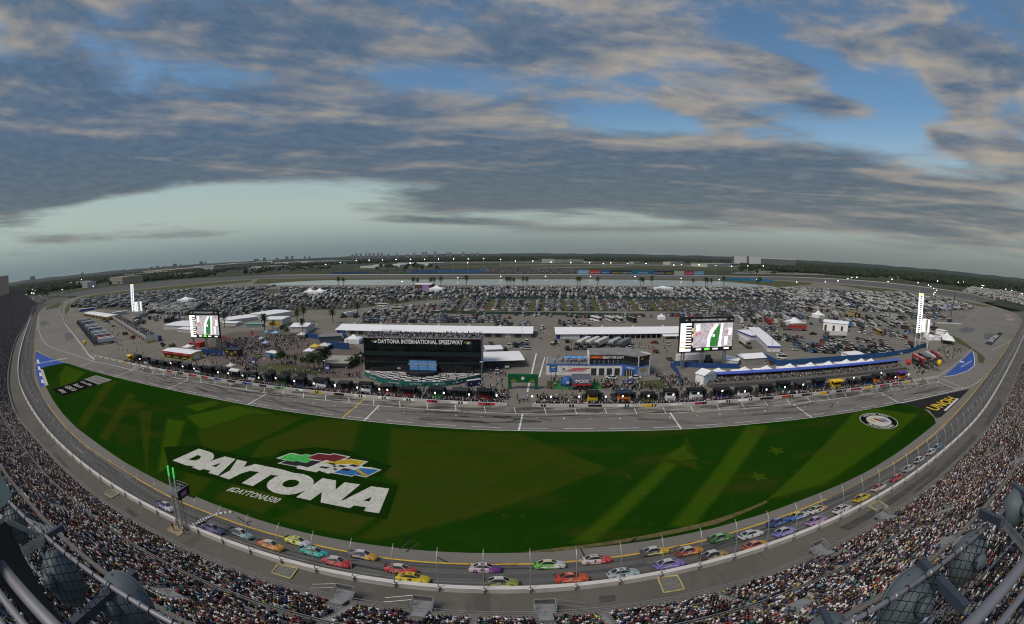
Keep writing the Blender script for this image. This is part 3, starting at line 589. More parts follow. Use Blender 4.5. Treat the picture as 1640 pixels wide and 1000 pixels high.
# gates and hatches in the walkway
def flat_quad(px4, z): return [P(x, y, z) for x, y in px4]
m_plate = M('gate plate', (.15, .145, .13), .6, var=.3, scale=1.5); m_frame = M('gate frame yellow', (.45, .38, .16), .6)
for lab, q in (('yellow framed grey gate plate lying on the walkway behind the orange and teal race cars', [(446, 904), (477, 911), (465, 927.5), (435, 918)]), ('yellow edged stained gate plate on the walkway below the blue and white race car', [(1053, 926), (1085, 922), (1096, 944), (1063, 950)]), ('square yellow framed gate plate on the walkway near the right hand crowd', [(1391, 811), (1407, 802), (1423, 812), (1408, 820.5)]), ('pale gate plate on the walkway before the flag stand on the left', [(167, 791), (179, 784.5), (191, 791), (179, 798)])):
    w = flat_quad(q, 4.24); t = thing('gate_plate', lab, 'gate', w[0], 'gate plates on the walkway'); b = MB(); b.poly(w); b.build('plate', m_plate, t)
    b = MB(); [b.bar(w[i]+Vector((0, 0, .06)), w[(i+1) % 4]+Vector((0, 0, .06)), .18, .12) for i in range(4)]; b.build('frame', m_frame, t)
mb = MB()
for q in ([(1345, 845), (1440, 790), (1500, 745), (1495, 757), (1440, 800), (1360, 850)], [(1460, 790), (1520, 735), (1560, 695), (1566, 704), (1530, 738), (1475, 784)], [(1575, 680), (1600, 640), (1606, 648), (1585, 683)], [(960, 955), (985, 953), (985, 963), (960, 965)], [(205, 812), (222, 826), (214, 828), (200, 816)], [(90, 725), (110, 748), (104, 748), (86, 728)]): mb.poly(flat_quad(q, 4.215))
struct(mb.build('walkway_stains', M('damp concrete', (.065, .06, .055), .6, var=.35, scale=.8)))
# ------------------------------------------------------------------ grandstand
def normals(pts):
    out = []
    for i, p in enumerate(pts):
        d = pts[min(i+1, len(pts)-1)] - pts[max(0, i-1)]; d.normalize(); out.append(Vector((d.y, -d.x, 0)))
    return out
FN = smooth_l(normals(FRONT), 40)
ROWS = 49; RD = .77
def row_off(k):
    """horizontal setback and height of row k, with two cross aisles"""
    return 1.5 + k*RD + (.7 if k > 9 else 0) + (.9 if k > 25 else 0), 5.3 + .445*k + .0034*k*k
m_stand = layered('stand concrete', (.155, .148, .138), [(.3, None, .4, .65, (.11, .105, .098), .7), (2, None, .45, .7, (.20, .19, .18), .4)])
m_alu = M('aluminium bench', (.24, .24, .235), .5, .3, var=.2, scale=1.2); m_rail = M('stand railing', (.45, .455, .46), .4, .5, var=.1)
step = 4; FS = FRONT[::step]; NS = FN[::step]
gsd = thing('grandstand', 'long curved grandstand packed with spectators along the front stretch', 'grandstand', (0, 0, 0))
mb = MB(); prev = [Vector((p.x, p.y, 4.1)) for p in FS]
def off_line(o, z, F=None, N=None): return [Vector((p.x+n.x*o, p.y+n.y*o, z)) for p, n in zip(F or FS, N or NS)]
for k in range(ROWS):
    o, z = row_off(k); a = off_line(o-RD*.5 if k else .02, prev[0].z); b = off_line(o-RD*.5 if k else .02, z)
    mb.strip(prev, a, 0); mb.strip(a, b, 0); prev = b
mb.strip(prev, off_line(row_off(ROWS-1)[0]+2, prev[0].z), 0); mb.strip(off_line(row_off(ROWS-1)[0]+2, prev[0].z), off_line(row_off(ROWS-1)[0]+2, 0), 0)
mb.build('terrace', m_stand, gsd)
mb = MB()
for k in range(ROWS):
    o, z = row_off(k); mb.strip(off_line(o+.02, z+.42), off_line(o+.28, z+.42), 0); mb.strip(off_line(o+.02, z+.42), off_line(o+.02, z+.36), 0)
mb.build('benches', m_alu, gsd)
ROADF = [0]
for a, b_ in zip(FRONT, FRONT[1:]): ROADF.append(ROADF[-1]+(b_-a).length)
FL = ROADF[-1]
fcen = min(range(len(FRONT)), key=lambda i: abs(FRONT[i].x)); S0 = ROADF[fcen]
_sf = np.array(ROADF); _fp = np.array([(p.x, p.y) for p in FRONT]); _fn = np.array([(n.x, n.y) for n in FN])
def fat(s, o, z):
    x = [np.interp(s, _sf, _fp[:, i]) for i in (0, 1)]; n = [np.interp(s, _sf, _fn[:, i]) for i in (0, 1)]
    return Vector((float(x[0]+n[0]*o), float(x[1]+n[1]*o), z)), Vector((float(n[0]), float(n[1]), 0))
AISLE = 15.5
def rail_line(o, z, s0, s1, h=1.0, bars=(1.0, .55), every=2.2, r=.03):
    b = MB(); n = max(2, int((s1-s0)/1.5))
    for hb in bars: b.tube([fat(s0+(s1-s0)*i/n, o, z+hb)[0] for i in range(n+1)], r, 4)
    k = max(1, int((s1-s0)/every))
    for i in range(k+1):
        p, _ = fat(s0+(s1-s0)*i/k, o, z); b.bar(p, p+Vector((0, 0, h)), .05, .05)
    return b
rail_line(.25, 5.0, S0-190, S0+190, r=.035).build('front_railing', m_rail, gsd)
o9, z9 = row_off(9); rail_line(o9+.8, z9+.2, S0-150, S0+150).build('aisle_railing', m_rail, gsd)
o25, z25 = row_off(25); rail_line(o25+.9, z25+.2, S0-120, S0+120).build('aisle_railing', m_rail, gsd)
sa = S0-190.0
for j in range(25):          # stair rails
    s = sa + j*AISLE
    for k0, k1 in ((0, 9), (10, 25), (26, 44)):
        b = MB()
        for k in range(k0, k1-2, 3):
            p = fat(s, *row_off(k))[0]; q = fat(s, *row_off(k+2))[0]; up = Vector((0, 0, .9))
            b.tube([p, p+up, q+up, q], .028, 4)
        b.build('stair_rail', m_rail, gsd)
b = MB()
for j in range(25):
    s = sa + j*AISLE
    for k in range(ROWS-1):
        o_, z_ = row_off(k); w = .5
        p, n = fat(s, o_-.38, z_+.17); t = Vector((-n.y, n.x, 0))*w; q = fat(s, o_+.05, z_+.17)[0]
        b.add([p-t, p+t, q+t, q-t, p-t-Vector((0, 0, .2)), p+t-Vector((0, 0, .2))], [(0, 1, 2, 3), (4, 5, 1, 0)])
b.build('stair_steps', layered('stair concrete', (.27, .26, .245), [(.8, None, .4, .65, (.2, .19, .18), .7)]), gsd)
VOM = []     # entry tunnels cut into the rows: grey ramps between railings
m_ramp = M('ramp steel', (.24, .245, .25), .5, .2, var=.2, scale=.8)
for s, k, w in ((S0-92, 10, 5), (S0-66, 16, 6.5), (S0-52, 26, 7), (S0-33, 19, 6.5), (S0-14, 28, 6), (S0+16, 26, 6), (S0+30, 14, 6), (S0+47, 24, 7), (S0+64, 13, 6.5), (S0+80, 24, 7), (S0+96, 12, 6), (S0+118, 20, 7), (S0-118, 20, 7)):
    w *= .62; VOM.append((s-w/2, s+w/2, k, k+4)); o_, z_ = row_off(k); p0, n = fat(s, o_, z_); b = MB(); t = Vector((-n.y, n.x, 0))
    a0, a1 = row_off(k)[0]-.2, row_off(k+5)[0]
    for i in range(5):
        zz = row_off(k+i)[1]; x0, x1 = row_off(k+i)[0]-.4, row_off(k+i)[0]+.42
        b.add([fat(s-w/2, x0, zz+.22)[0], fat(s+w/2, x0, zz+.22)[0], fat(s+w/2, x1, zz+.22)[0], fat(s-w/2, x1, zz+.22)[0]], [(0, 1, 2, 3)])
    v = thing('entry_ramp', '', 'entrance', p0, 'entry ramps set into the grandstand'); b.build('ramp', m_ramp, v)
    side = 'left' if s < S0 else 'right'
    v['label'] = f'railed grey entry ramp in the {side} grandstand, {ordn(sum(1 for q in VOM[:-1] if (q[0] < S0) == (s < S0)))} such gap in the crowd there'
    b = MB()
    for ds in (-w/2, w/2):
        for hb in (.6, 1.15): b.tube([fat(s+ds, a0, row_off(k)[1]+hb)[0], fat(s+ds, a1, row_off(k+5)[1]+hb)[0]], .035, 5)
        for i in range(6): q = fat(s+ds, *row_off(k+i))[0]; b.bar(q, q+Vector((0, 0, 1.2)), .06, .06)
    for hb in (.6, 1.15): b.tube([fat(s-w/2, a1, row_off(k+5)[1]+hb)[0], fat(s+w/2, a1, row_off(k+5)[1]+hb)[0]], .035, 5)
    b.tube([fat(s-w/2, a0, row_off(k)[1]+.3)[0], fat(s+w/2, a1, row_off(k+5)[1]+.7)[0]], .03, 4)
    b.build('railing', m_rail, v)
ENT = []
for px, py, lab in ((673, 968, 'grey stair landing with rails at the front of the stand, left of centre'), (870, 969, 'grey stair landing with rails at the front of the stand, right of centre'), (1300, 880, 'long railed stair landing beside the crowd under the right hand cars'), (1406, 826, 'small stair landing beside the square yellow gate plate'), (553, 946, 'stair landing at the front rail below the red race car')):
    c = P(px, py, 5.0); s = float(_sf[int(np.hypot(_fp[:, 0]-c.x, _fp[:, 1]-c.y).argmin())]); ENT.append(s)
    e = thing('stair_landing', lab, 'stairs', fat(s, 0, 4.2)[0], 'stair landings at the stand front'); b = MB()
    def slab(s0, s1, a, c_, z): b.add([fat(x, y, z)[0] for x, y in ((s0, a), (s1, a), (s1, c_), (s0, c_))] + [fat(x, y, z-.25)[0] for x, y in ((s0, a), (s1, a), (s1, c_), (s0, c_))], [(0, 1, 2, 3), (0, 4, 5, 1), (1, 5, 6, 2), (3, 2, 6, 7), (0, 3, 7, 4)])
    slab(s-1.3, s+1.3, -1.6, .3, 5.45)
    for i in range(5): slab(s-.9, s+.9, .3+i*.42, .72+i*.42, 5.6+i*.22)
    b.build('landing', m_ramp, e); b = MB()
    for ds in (-1.35, 1.35):
        b.tube([fat(s+ds, .3, 6.5)[0], fat(s+ds, -1.6, 6.5)[0]], .04, 5); b.tube([fat(s+ds, .3, 6.0)[0], fat(s+ds, -1.6, 6.0)[0]], .03, 5)
        for y in (-1.6, -.6, .3): q = fat(s+ds, y, 4.2)[0]; b.bar(q, q+Vector((0, 0, 2.3)), .07, .07)
    b.tube([fat(s-1.35, -1.6, 6.5)[0], fat(s+1.35, -1.6, 6.5)[0]], .04, 5)
    sg = -1 if px < 700 else 1
    for y in (-1.6, -.7): b.tube([fat(s+sg*1.35, y, 6.4)[0], fat(s+sg*5.2, y, 5.2)[0]], .035, 5)
    b.build('railing', m_rail, e); b = MB(); p, n = fat(s, -1.62, 6.0); t = Vector((-n.y, n.x, 0))
    b.bar(p-t*1.3, p+t*1.3, .05, .6); b.build('panel', G((.10, .10, .105)), e)
# ------------------------------------------------------------------ the crowd
SHIRTS = [((.012, .012, .014), 'black', 32), ((.02, .025, .05), 'navy', 16), ((.045, .048, .058), 'charcoal', 14), ((.24, .25, .27), 'grey', 12), ((.8, .8, .8), 'white', 17), ((.34, .025, .03), 'red', 5), ((.03, .07, .24), 'blue', 5), ((.25, .45, .65), 'light blue', 3), ((.55, .18, .03), 'orange', 1.2), ((.62, .50, .08), 'yellow', 1.5), ((.45, .32, .22), 'tan', 3), ((.55, .25, .28), 'pink', 2.5), ((.03, .10, .04), 'green', 1.2), ((.14, .05, .16), 'purple', 2), ((.03, .28, .28), 'teal', 1.5), ((.5, .7, .05), 'lime', .7), ((.10, .045, .03), 'brown', 2)]
HATS = [((.03, .02, .015), 'dark hair', 38), ((.10, .06, .03), 'brown hair', 12), ((.28, .2, .1), 'fair hair', 5), ((.8, .8, .8), 'white cap', 15), ((.015, .015, .018), 'black cap', 14), ((.35, .03, .03), 'red cap', 4), ((.03, .06, .2), 'blue cap', 4), ((.5, .38, .2), 'straw hat', 3), ((.2, .2, .2), 'grey hair', 5)]
PANTS = [((.02, .03, .06), 5), ((.012, .012, .013), 4), ((.16, .13, .09), 2), ((.08, .11, .18), 3)]
SKIN = [(.38, .24, .18), (.42, .28, .22), (.30, .18, .13), (.16, .08, .05)]
def pick(l, n):
    w = np.array([x[-1] for x in l], float); return rng.choice(len(l), n, p=w/w.sum())
def loft(rings, caps=True):
    """rings: list of (cx, cy, z, rx, ry) -> closed verts and faces, 6 sided"""
    v, f, n = [], [], 6
    for cx, cy, z, rx, ry in rings:
        for j in range(n): a = 2*math.pi*(j+.5)/n; v.append((cx+rx*math.cos(a), cy+ry*math.sin(a), z))
    for i in range(len(rings)-1):
        for j in range(n): f.append((i*n+j, i*n+(j+1) % n, (i+1)*n+(j+1) % n, (i+1)*n+j))
    f.append(tuple(range(n))[::-1]); f.append(tuple((len(rings)-1)*n+j for j in range(n))); return v, f
def person_parts(lod, seated):
    """(verts, faces, mask) one figure facing +y; mask 1 shirt 2 hair/hat 3 trousers 4 skin"""
    V, Fc, Mk = [], [], []
    def add(v, f, mk):
        o = len(V); V.extend(v); Fc.extend([tuple(o+i for i in g) for g in f]); Mk.extend([mk]*len(f))
    def bx(x0, x1, y0, y1, z0, z1, mk):
        m = MB(); m.box(x0, x1, y0, y1, z0, z1); add(m.v, m.f, mk)
    zs = 0 if seated else .40
    if lod == 0:
        add(*loft([(0, 0, zs+.42, .19, .14), (0, 0, zs+.70, .19, .14), (0, -.01, zs+.90, .24, .13), (0, -.01, zs+1.0, .10, .09)]), 1)
        add(*loft([(0, .02, zs+1.0, .06, .06), (0, .02, zs+1.08, .095, .10), (0, .02, zs+1.17, .10, .115)]), 4)
        add(*loft([(0, .01, zs+1.17, .108, .125), (0, .0, zs+1.25, .095, .11), (0, .0, zs+1.29, .04, .05)]), 2)
        for x in (-.1, .1):
            if seated: bx(x-.075, x+.075, -.05, .45, .40, .55, 3); bx(x-.06, x+.06, .36, .48, 0, .42, 3)
            else: bx(x-.08, x+.08, -.07, .08, 0, .84, 3)
        for x in (-.27, .27):
            m = MB(); m.bar((x, -.02, zs+.92), (x*1.05, .06, zs+.62), .10, .10); m.bar((x*1.05, .06, zs+.62), (x*.6, .30 if seated else .1, zs+.56 if seated else zs+.38), .085, .085); add(m.v, m.f, 1 if x < 0 else 1)
    elif lod == 1:
        m = MB(); m.box(-.22, .22, -.13, .13, zs+.4, zs+.98); add(m.v, m.f, 1); bx(-.09, .09, -.08, .12, zs+.98, zs+1.18, 4); bx(-.10, .10, -.11, .10, zs+1.16, zs+1.28, 2)
        if seated: bx(-.18, .18, .0, .45, .38, .55, 3)
        else: bx(-.16, .16, -.08, .08, 0, .82, 3)
    else:
        m = MB(); m.box(-.22, .22, -.13, .13, zs+.35, zs+1.0); add(m.v, m.f, 1); bx(-.1, .1, -.1, .05, zs+1.0, zs+1.26, 2); bx(-.1, .1, .03, .12, zs+.98, zs+1.2, 4)
        if seated: bx(-.18, .18, .0, .42, .36, .52, 3)
        if not seated: bx(-.16, .16, -.08, .08, 0, .8, 3)
    return np.array(V), Fc, np.array(Mk)
PROTO = {(l, s): person_parts(l, s) for l in (0, 1, 2) for s in (True, False)}
m_crowd = M_attr('crowd clothing', .85, .1)
def crowd(name, items, label=None, lodd=(75, 140), parent=None):
    """items: arrays pos (m3), yaw, seated -> one 'stuff' mesh of people"""
    pos, yaw, seat = items; n = len(pos); d = np.linalg.norm(pos - np.array([0, 0, 48.0]), axis=1)
    sh, ht, pt = pick(SHIRTS, n), pick(HATS, n), pick(PANTS, n); sk = rng.choice(4, n, p=[.4, .35, .15, .1])
    S = np.array([s[0] for s in SHIRTS])[sh]*rng.uniform(.7, 1.15, (n, 1)); S = (S*.78+S.mean(1, keepdims=True)*.22)*np.array([.86, .88, .96]); Ht = np.array([s[0] for s in HATS])[ht]; Pt = np.array([s[0] for s in PANTS])[pt]; Sk = np.array(SKIN)[sk]
    lod = np.where(d < lodd[0], 0, np.where(d < lodd[1], 1, 2)); parts = []; scl = rng.uniform(.84, 1.0, (n, 1))*np.ones((1, 3))
    for l in (0, 1, 2):
        for st in (True, False):
            m = (lod == l) & (seat == st)
            if m.any():
                v, f, mk = PROTO[l, st]; parts.append((v, f, np.zeros((len(f), 3)), pos[m], yaw[m], scl[m], [S[m], Ht[m], Pt[m], Sk[m]], mk))
    o = tiles(name, parts, m_crowd, parent); tag(o, label, None, None, 'stuff'); return o
# every seat of the stand that the picture can show
seats = []
for k in range(ROWS):
    o, z = row_off(k); ns = int(FL/.51); s = (np.arange(ns)+.5)*.51 + rng.uniform(-.06, .06, ns)
    x = np.interp(s, _sf, _fp[:, 0]); y = np.interp(s, _sf, _fp[:, 1]); nx = np.interp(s, _sf, _fn[:, 0]); ny = np.interp(s, _sf, _fn[:, 1])
    keep = rng.random(ns) < (.96 if k < 36 else .9)
    keep &= (np.abs((s-sa+AISLE/2) % AISLE - AISLE/2) > .62) | (s < sa) | (s > sa+25*AISLE)
    for a, b_, k0, k1 in VOM:
        if k0 <= k < k1: keep &= ~((s > a) & (s < b_))
    if k < 4:
        for e in ENT: keep &= np.abs(s-e) > 1.3
    blk = np.floor(s/9.0).astype(int); thin = (np.sin(blk*12.9+k//5*7.7)*43758.5 % 1) < .06; keep &= ~(thin & (rng.random(ns) < .45))
    pos = np.stack([x+nx*(o+.12), y+ny*(o+.12), np.full(ns, z)], 1); yaw = np.arctan2(-ny, -nx) - math.pi/2 + rng.normal(0, .22, ns)
    for i in np.where(keep)[0]: seats.append((*pos[i], yaw[i], rng.random() < .93, k, s[i]))
SE = np.array(seats, float)
# keep what falls inside the frame
def np_proj(p):
    d = p - np.array([0, 0, H]); d = d/np.linalg.norm(d, axis=1)[:, None]; cp, sp = math.cos(PIT), math.sin(PIT)
    X, Z, Y = d[:, 0], d[:, 1]*cp-d[:, 2]*sp, d[:, 1]*sp+d[:, 2]*cp; th = np.arccos(np.clip(Z, -1, 1)); k = 2*F*np.sin(th/2)/(np.hypot(X, Y)+1e-9); return CX+X*k, CY-Y*k
px, py = np_proj(SE[:, :3]+np.array([0, 0, .8])); m = (px > -30) & (px < 1670) & (py < 1030); SE = SE[m]; px, py = px[m], py[m]
dist = np.linalg.norm(SE[:, :3]-np.array([0, 0, 48]), axis=1)
vis = (px > 5) & (px < 1635) & (py < 996) & ~((px < 300) & (py > 790+px*.66)) & ~((px > 1345) & (py > 996-(px-1345)*.68))
order = np.argsort(np.where(vis, dist, 1e9)); ind = order[:300]; rest = np.ones(len(SE), bool); rest[ind] = False
crowd('crowd', (SE[rest, :3], SE[rest, 3], SE[rest, 4] > .5), 'dense crowd of seated spectators filling the curved grandstand rows')
print('crowd', rest.sum(), 'near', dist[ind].max())
# the nearest three hundred as people of their own, one continuous skinned figure each
def figure(kind):
    me = bpy.data.meshes.new('person'); lean = .05*kind
    J = {'pel': (0, 0, .47, .15), 'bel': (0, -.01, .66, .15), 'che': (0, lean-.01, .86, .16), 'nec': (0, lean, 1.0, .06), 'hed': (0, lean+.03, 1.14, .10), 'top': (0, lean+.02, 1.24, .075)}
    E_ = [('pel', 'bel'), ('bel', 'che'), ('che', 'nec'), ('nec', 'hed'), ('hed', 'top')]
    for sd, x in (('l', -1), ('r', 1)):
        J[sd+'sh'] = (x*.2, lean-.02, .92, .068)
        el = [(x*.27, .05, .66), (x*.30, .14, .70), (x*.26, .02, .64)][kind]; ha = [(x*.12, .30, .58), (x*.10, .26, .95), (x*.2, .24, .57)][kind]
        J[sd+'el'] = (*el, .05); J[sd+'ha'] = (*ha, .042); J[sd+'hp'] = (x*.11, .03, .47, .085); J[sd+'kn'] = (x*.12, .46, .50, .065); J[sd+'an'] = (x*.12, .44, .07, .045); J[sd+'to'] = (x*.13, .58, .04, .04)
        E_ += [('che', sd+'sh'), (sd+'sh', sd+'el'), (sd+'el', sd+'ha'), ('pel', sd+'hp'), (sd+'hp', sd+'kn'), (sd+'kn', sd+'an'), (sd+'an', sd+'to')]
    nm = list(J); me.from_pydata([J[n][:3] for n in nm], [(nm.index(a), nm.index(b)) for a, b in E_], [])
    o = bpy.data.objects.new('tmp', me); COL.objects.link(o); md = o.modifiers.new('s', 'SKIN'); md.use_smooth_shade = True
    for i, n in enumerate(nm): r = J[n][3]; me.skin_vertices[0].data[i].radius = (r, r*(.8 if n in ('bel', 'che', 'pel') else 1))
    me.skin_vertices[0].data[0].use_root = True
    o.modifiers.new('b', 'SUBSURF').levels = 1
    dg = bpy.context.evaluated_depsgraph_get(); r = bpy.data.meshes.new_from_object(o.evaluated_get(dg)); bpy.data.objects.remove(o); return r
FIG = [figure(k) for k in range(3)]
m_shirt = M_obj('shirt cloth', .85, .1); m_skin = {i: M('skin', c, .6, var=.08) for i, c in enumerate(SKIN)}; m_pants = [M('trouser cloth', c[0], .85) for c in PANTS]; m_hat = [M('hair or hat', c[0], .8) for c in HATS]
hatm = []
for kind in range(2):          # 0 hair, 1 cap with peak
    b = MB(); lo = [(.112, -.02), (.118, .03), (.10, .085), (.055, .115), (.005, .122)] if kind == 0 else [(.116, .03), (.114, .07), (.09, .112), (.04, .13), (.005, .132)]
    b.lathe(lo, 10)
    if kind: b.add([(-.08, .07, .04), (.08, .07, .04), (.06, .19, .03), (-.06, .19, .03)], [(0, 1, 2, 3)])
    hatm.append(b)
FV = {}
def fig_mesh(kind, sk, pt):
    if (kind, sk, pt) not in FV:
        me = FIG[kind].copy(); me.name = 'person'; me.materials.clear()
        for mt in (m_shirt, m_skin[sk], m_pants[pt]): me.materials.append(mt)
        for p in me.polygons:
            c = p.center; hand = abs(c.x) > .09 and c.y > (.24 if kind != 1 else .2) and c.z > .54 and not (c.z < .58 and abs(c.x) < .19 and kind != 0 and c.y > .3)
            p.material_index = 1 if (c.z > 1.0 or (hand and c.z > .55 and c.y < .33)) else (2 if c.z < .56 and (c.y > .08 or c.z < .5) else 0)
        FV[kind, sk, pt] = me
    return FV[kind, sk, pt]
HM = {}
def hat_mesh(kind, h):
    if (kind, h) not in HM: HM[kind, h] = hatm[kind].mesh('hair' if kind == 0 else 'cap', m_hat[h], True)
    return HM[kind, h]
sh, ht, pt = pick(SHIRTS, 300), pick(HATS, 300), pick(PANTS, 300); sk = rng.choice(4, 300, p=[.4, .35, .15, .1])
NEAR = []
for q, i in enumerate(ind):
    x, y, z, yaw, _, row, s = SE[i]; kind = int(rng.choice(3, p=[.5, .12, .38]))
    o = bpy.data.objects.new('person', fig_mesh(kind, int(sk[q]), int(pt[q]))); COL.objects.link(o); o.location = (x, y, z); o.rotation_euler.z = yaw
    c = SHIRTS[sh[q]]; o.color = (*[x*.8+sum(c[0])/15 for x in c[0]], 1); hn = HATS[ht[q]][1]; cap = 'cap' in hn or 'straw' in hn
    hb = bpy.data.objects.new('cap' if cap else 'hair', hat_mesh(1 if cap else 0, int(ht[q]))); COL.objects.link(hb); hb.parent = o; hb.location = (0, .025+.05*kind, 1.13)
    blk = int((s-S0)//AISLE); where = ('left' if s < S0 else 'right'); blk = abs(blk) if s < S0 else blk+1
    tag(o, f'spectator in {c[1]} top, {hn}, {ordn(int(row))} row from rail, {ordn(blk-1)} block {where} of centre', 'person', 'spectators seated in the near grandstand')
    NEAR.append((o, c[1], hn, int(row), blk, where))
from collections import Counter
_ct = Counter(q[0]['label'] for q in NEAR)
for q in NEAR:
    if _ct[q[0]['label']] > 1:
        nb = min((r for r in NEAR if r is not q), key=lambda r: (r[0].location-q[0].location).length)
        q[0]['label'] = f'{q[1]} topped spectator, {q[2]}, beside a {nb[1]} top, {ordn(q[3])} row, {ordn(q[4]-1)} block {q[5]}'
# ------------------------------------------------------------------ painted writing on the lawn
m_pw = layered('white turf paint', (.66, .64, .62), [(.25, None, .42, .62, (.52, .505, .48), .8), (1.1, None, .5, .66, (.30, .32, .24), .6), (4, (1, 3, 1, .4), .48, .64, (.24, .27, .18), .65), (14, None, .48, .62, (.12, .17, .07), .55)], .95, .1)
m_dk = layered('dark turf', (.0075, .028, .0028), [(.6, None, .4, .7, (.005, .018, .002), .7)], .95, 0)
def c1(l): return [(270+x/9.089, 700+y/9.089) for x, y in l]
def c2(l): return [(420+x/7.4545, 720+y/7.4545) for x, y in l]
def c3(l): return [(430+x/8.632, 715+y/8.632) for x, y in l]
LET = [c1([(57, 342), (440, 170), (600, 218), (645, 240), (662, 275), (655, 310), (630, 335), (580, 362), (480, 400), (380, 425), (330, 422), (250, 412)]),
    c1([(335, 440), (820, 283), (975, 322), (720, 562), (580, 524), (610, 492), (508, 467), (455, 485)]),
    c1([(735, 572), (890, 490), (1000, 330), (1143, 362), (1092, 442), (1262, 394), (1340, 412), (1270, 470), (1060, 530), (882, 618)]),
    c1([(1262, 394), (1636, 470), (1880, 540), (1815, 580), (1560, 560), (1490, 552), (1225, 716), (1065, 672), (1320, 510), (1180, 494), (1092, 442)]),
    c2([(235, 300), (300, 288), (400, 283), (490, 295), (560, 320), (605, 355), (617, 390), (605, 425), (560, 465), (490, 500), (400, 530), (310, 541), (220, 535), (130, 510), (75, 475), (53, 440), (60, 405), (90, 370), (150, 330)]),
    c2([(405, 570), (720, 342), (882, 372), (875, 480), (985, 392), (1170, 418), (945, 605), (1010, 640), (1050, 702), (697, 632), (712, 508), (575, 608)]),
    c2([(1040, 702), (920, 630), (1300, 440), (1515, 468), (1395, 762), (1215, 735), (1238, 690), (1100, 668)])]
HOLE = [c1([(295, 325), (425, 263), (468, 280), (465, 305), (440, 325), (390, 340), (340, 340)]), c1([(622, 420), (762, 380), (690, 438)]), c2([(240, 410), (265, 385), (320, 362), (390, 360), (437, 380), (440, 405), (415, 430), (360, 450), (290, 453), (248, 435)]), c2([(1205, 612), (1305, 565), (1280, 622)])]
LT = thing('lawn_lettering', 'huge white painted DAYTONA lettering on the dark green lawn', 'lettering', P(450, 770), None); LT['kind'] = 'structure'
b = MB(); dkp = [(262, 716), (318, 713), (350, 722), (420, 735), (445, 742), (500, 752), (560, 763), (638, 778), (620, 832), (560, 822), (500, 808), (440, 790), (360, 772), (300, 757), (270, 745)]
b.poly(PP(dkp, .05)); b.poly(PP([(430, 738), (452, 722), (505, 716), (560, 722), (600, 738), (628, 746), (610, 762), (560, 768), (470, 753)], .053)); b.build('mown_border', m_dk, LT)
for i, l in enumerate(LET): b = MB(); b.poly(PP(l, .062+.002*i)); b.build('letter', m_pw, LT)
for h in HOLE: b = MB(); b.poly(PP(h, .085)); b.build('letter_hole', m_dk, LT)
a, e = P(372, 784), P(436, 800.5); u = (e-a).normalized(); up = (P(379, 780)-P(371, 787)); up = (up - u*up.dot(u)).normalized()
q = thing('lawn_lettering', 'small white #DAYTONA500 lettering painted on the lawn below the huge letters', 'lettering', P(404, 793)); q['kind'] = 'structure'
text('#DAYTONA500', 3.1, m_pw, q, ground_T(P(404, 793), u, Vector((-u.y, u.x, 0)), .06), shear=.35, bold=.05, ext=0, sx=(e-a).length/17.6)
LG = thing('lawn_emblem', 'painted emblem of green, red, yellow, black and blue flags on the lawn', 'emblem', P(526, 745)); LG['kind'] = 'structure'
for i, (nm, c, l) in enumerate((('flag_outline', None, [(103, 165), (300, 95), (345, 95), (460, 122), (515, 107), (600, 122), (690, 92), (850, 110), (900, 97), (1135, 143), (1060, 182), (1140, 172), (1382, 210), (1290, 265), (1310, 285), (1420, 290), (1565, 325), (1345, 432), (1195, 398), (1155, 420), (880, 370), (815, 377), (700, 335), (660, 360), (385, 305), (400, 285), (122, 235), (240, 195)]),
    ('green_flag', (.05, .36, .07), [(140, 165), (310, 103), (460, 130), (510, 112), (600, 128), (530, 160), (605, 190), (512, 230), (390, 200), (335, 210)]), ('red_flag', (.12, .008, .012), [(530, 160), (690, 100), (850, 122), (900, 108), (1095, 148), (915, 215), (800, 190), (745, 205)]),
    ('black_flag', (.012, .012, .013), [(160, 233), (255, 195), (335, 212), (390, 202), (512, 232), (605, 193), (735, 212), (545, 292), (430, 265), (375, 272)]), ('yellow_flag', (.42, .29, .01), [(745, 240), (850, 200), (915, 217), (1010, 187), (1150, 180), (1345, 212), (1250, 262), (1130, 240), (980, 248), (830, 232)]),
    ('blue_flag', (.02, .12, .33), [(905, 362), (1060, 300), (1190, 330), (1280, 300), (1530, 325), (1345, 420), (1200, 388), (1150, 410)]), ('yellow_bar', (.35, .24, .02), [(1195, 330), (1245, 318), (1385, 402), (1340, 422)]))):
    b = MB(); b.poly(PP(c3(l), .062+.004*i)); b.build(nm, m_pw if c is None else M(nm.replace('_', ' ')+' paint', c, .95, var=.3, scale=1.2), LG)
for i, l in enumerate(([(815, 240), (860, 228), (955, 245), (900, 260)], [(690, 290), (735, 275), (850, 290), (790, 310)], [(940, 272), (1000, 258), (1085, 272), (1040, 290)], [(1110, 265), (1165, 248), (1265, 270), (1190, 285)], [(885, 308), (930, 303), (955, 318), (925, 332)], [(990, 325), (1040, 303), (1150, 325), (1100, 345)], [(880, 270), (915, 262), (945, 276), (905, 290)])):
    b = MB(); b.poly(PP(c3(l), .095+.0015*i)); b.build('check', G((.012, .012, .013)), LG)
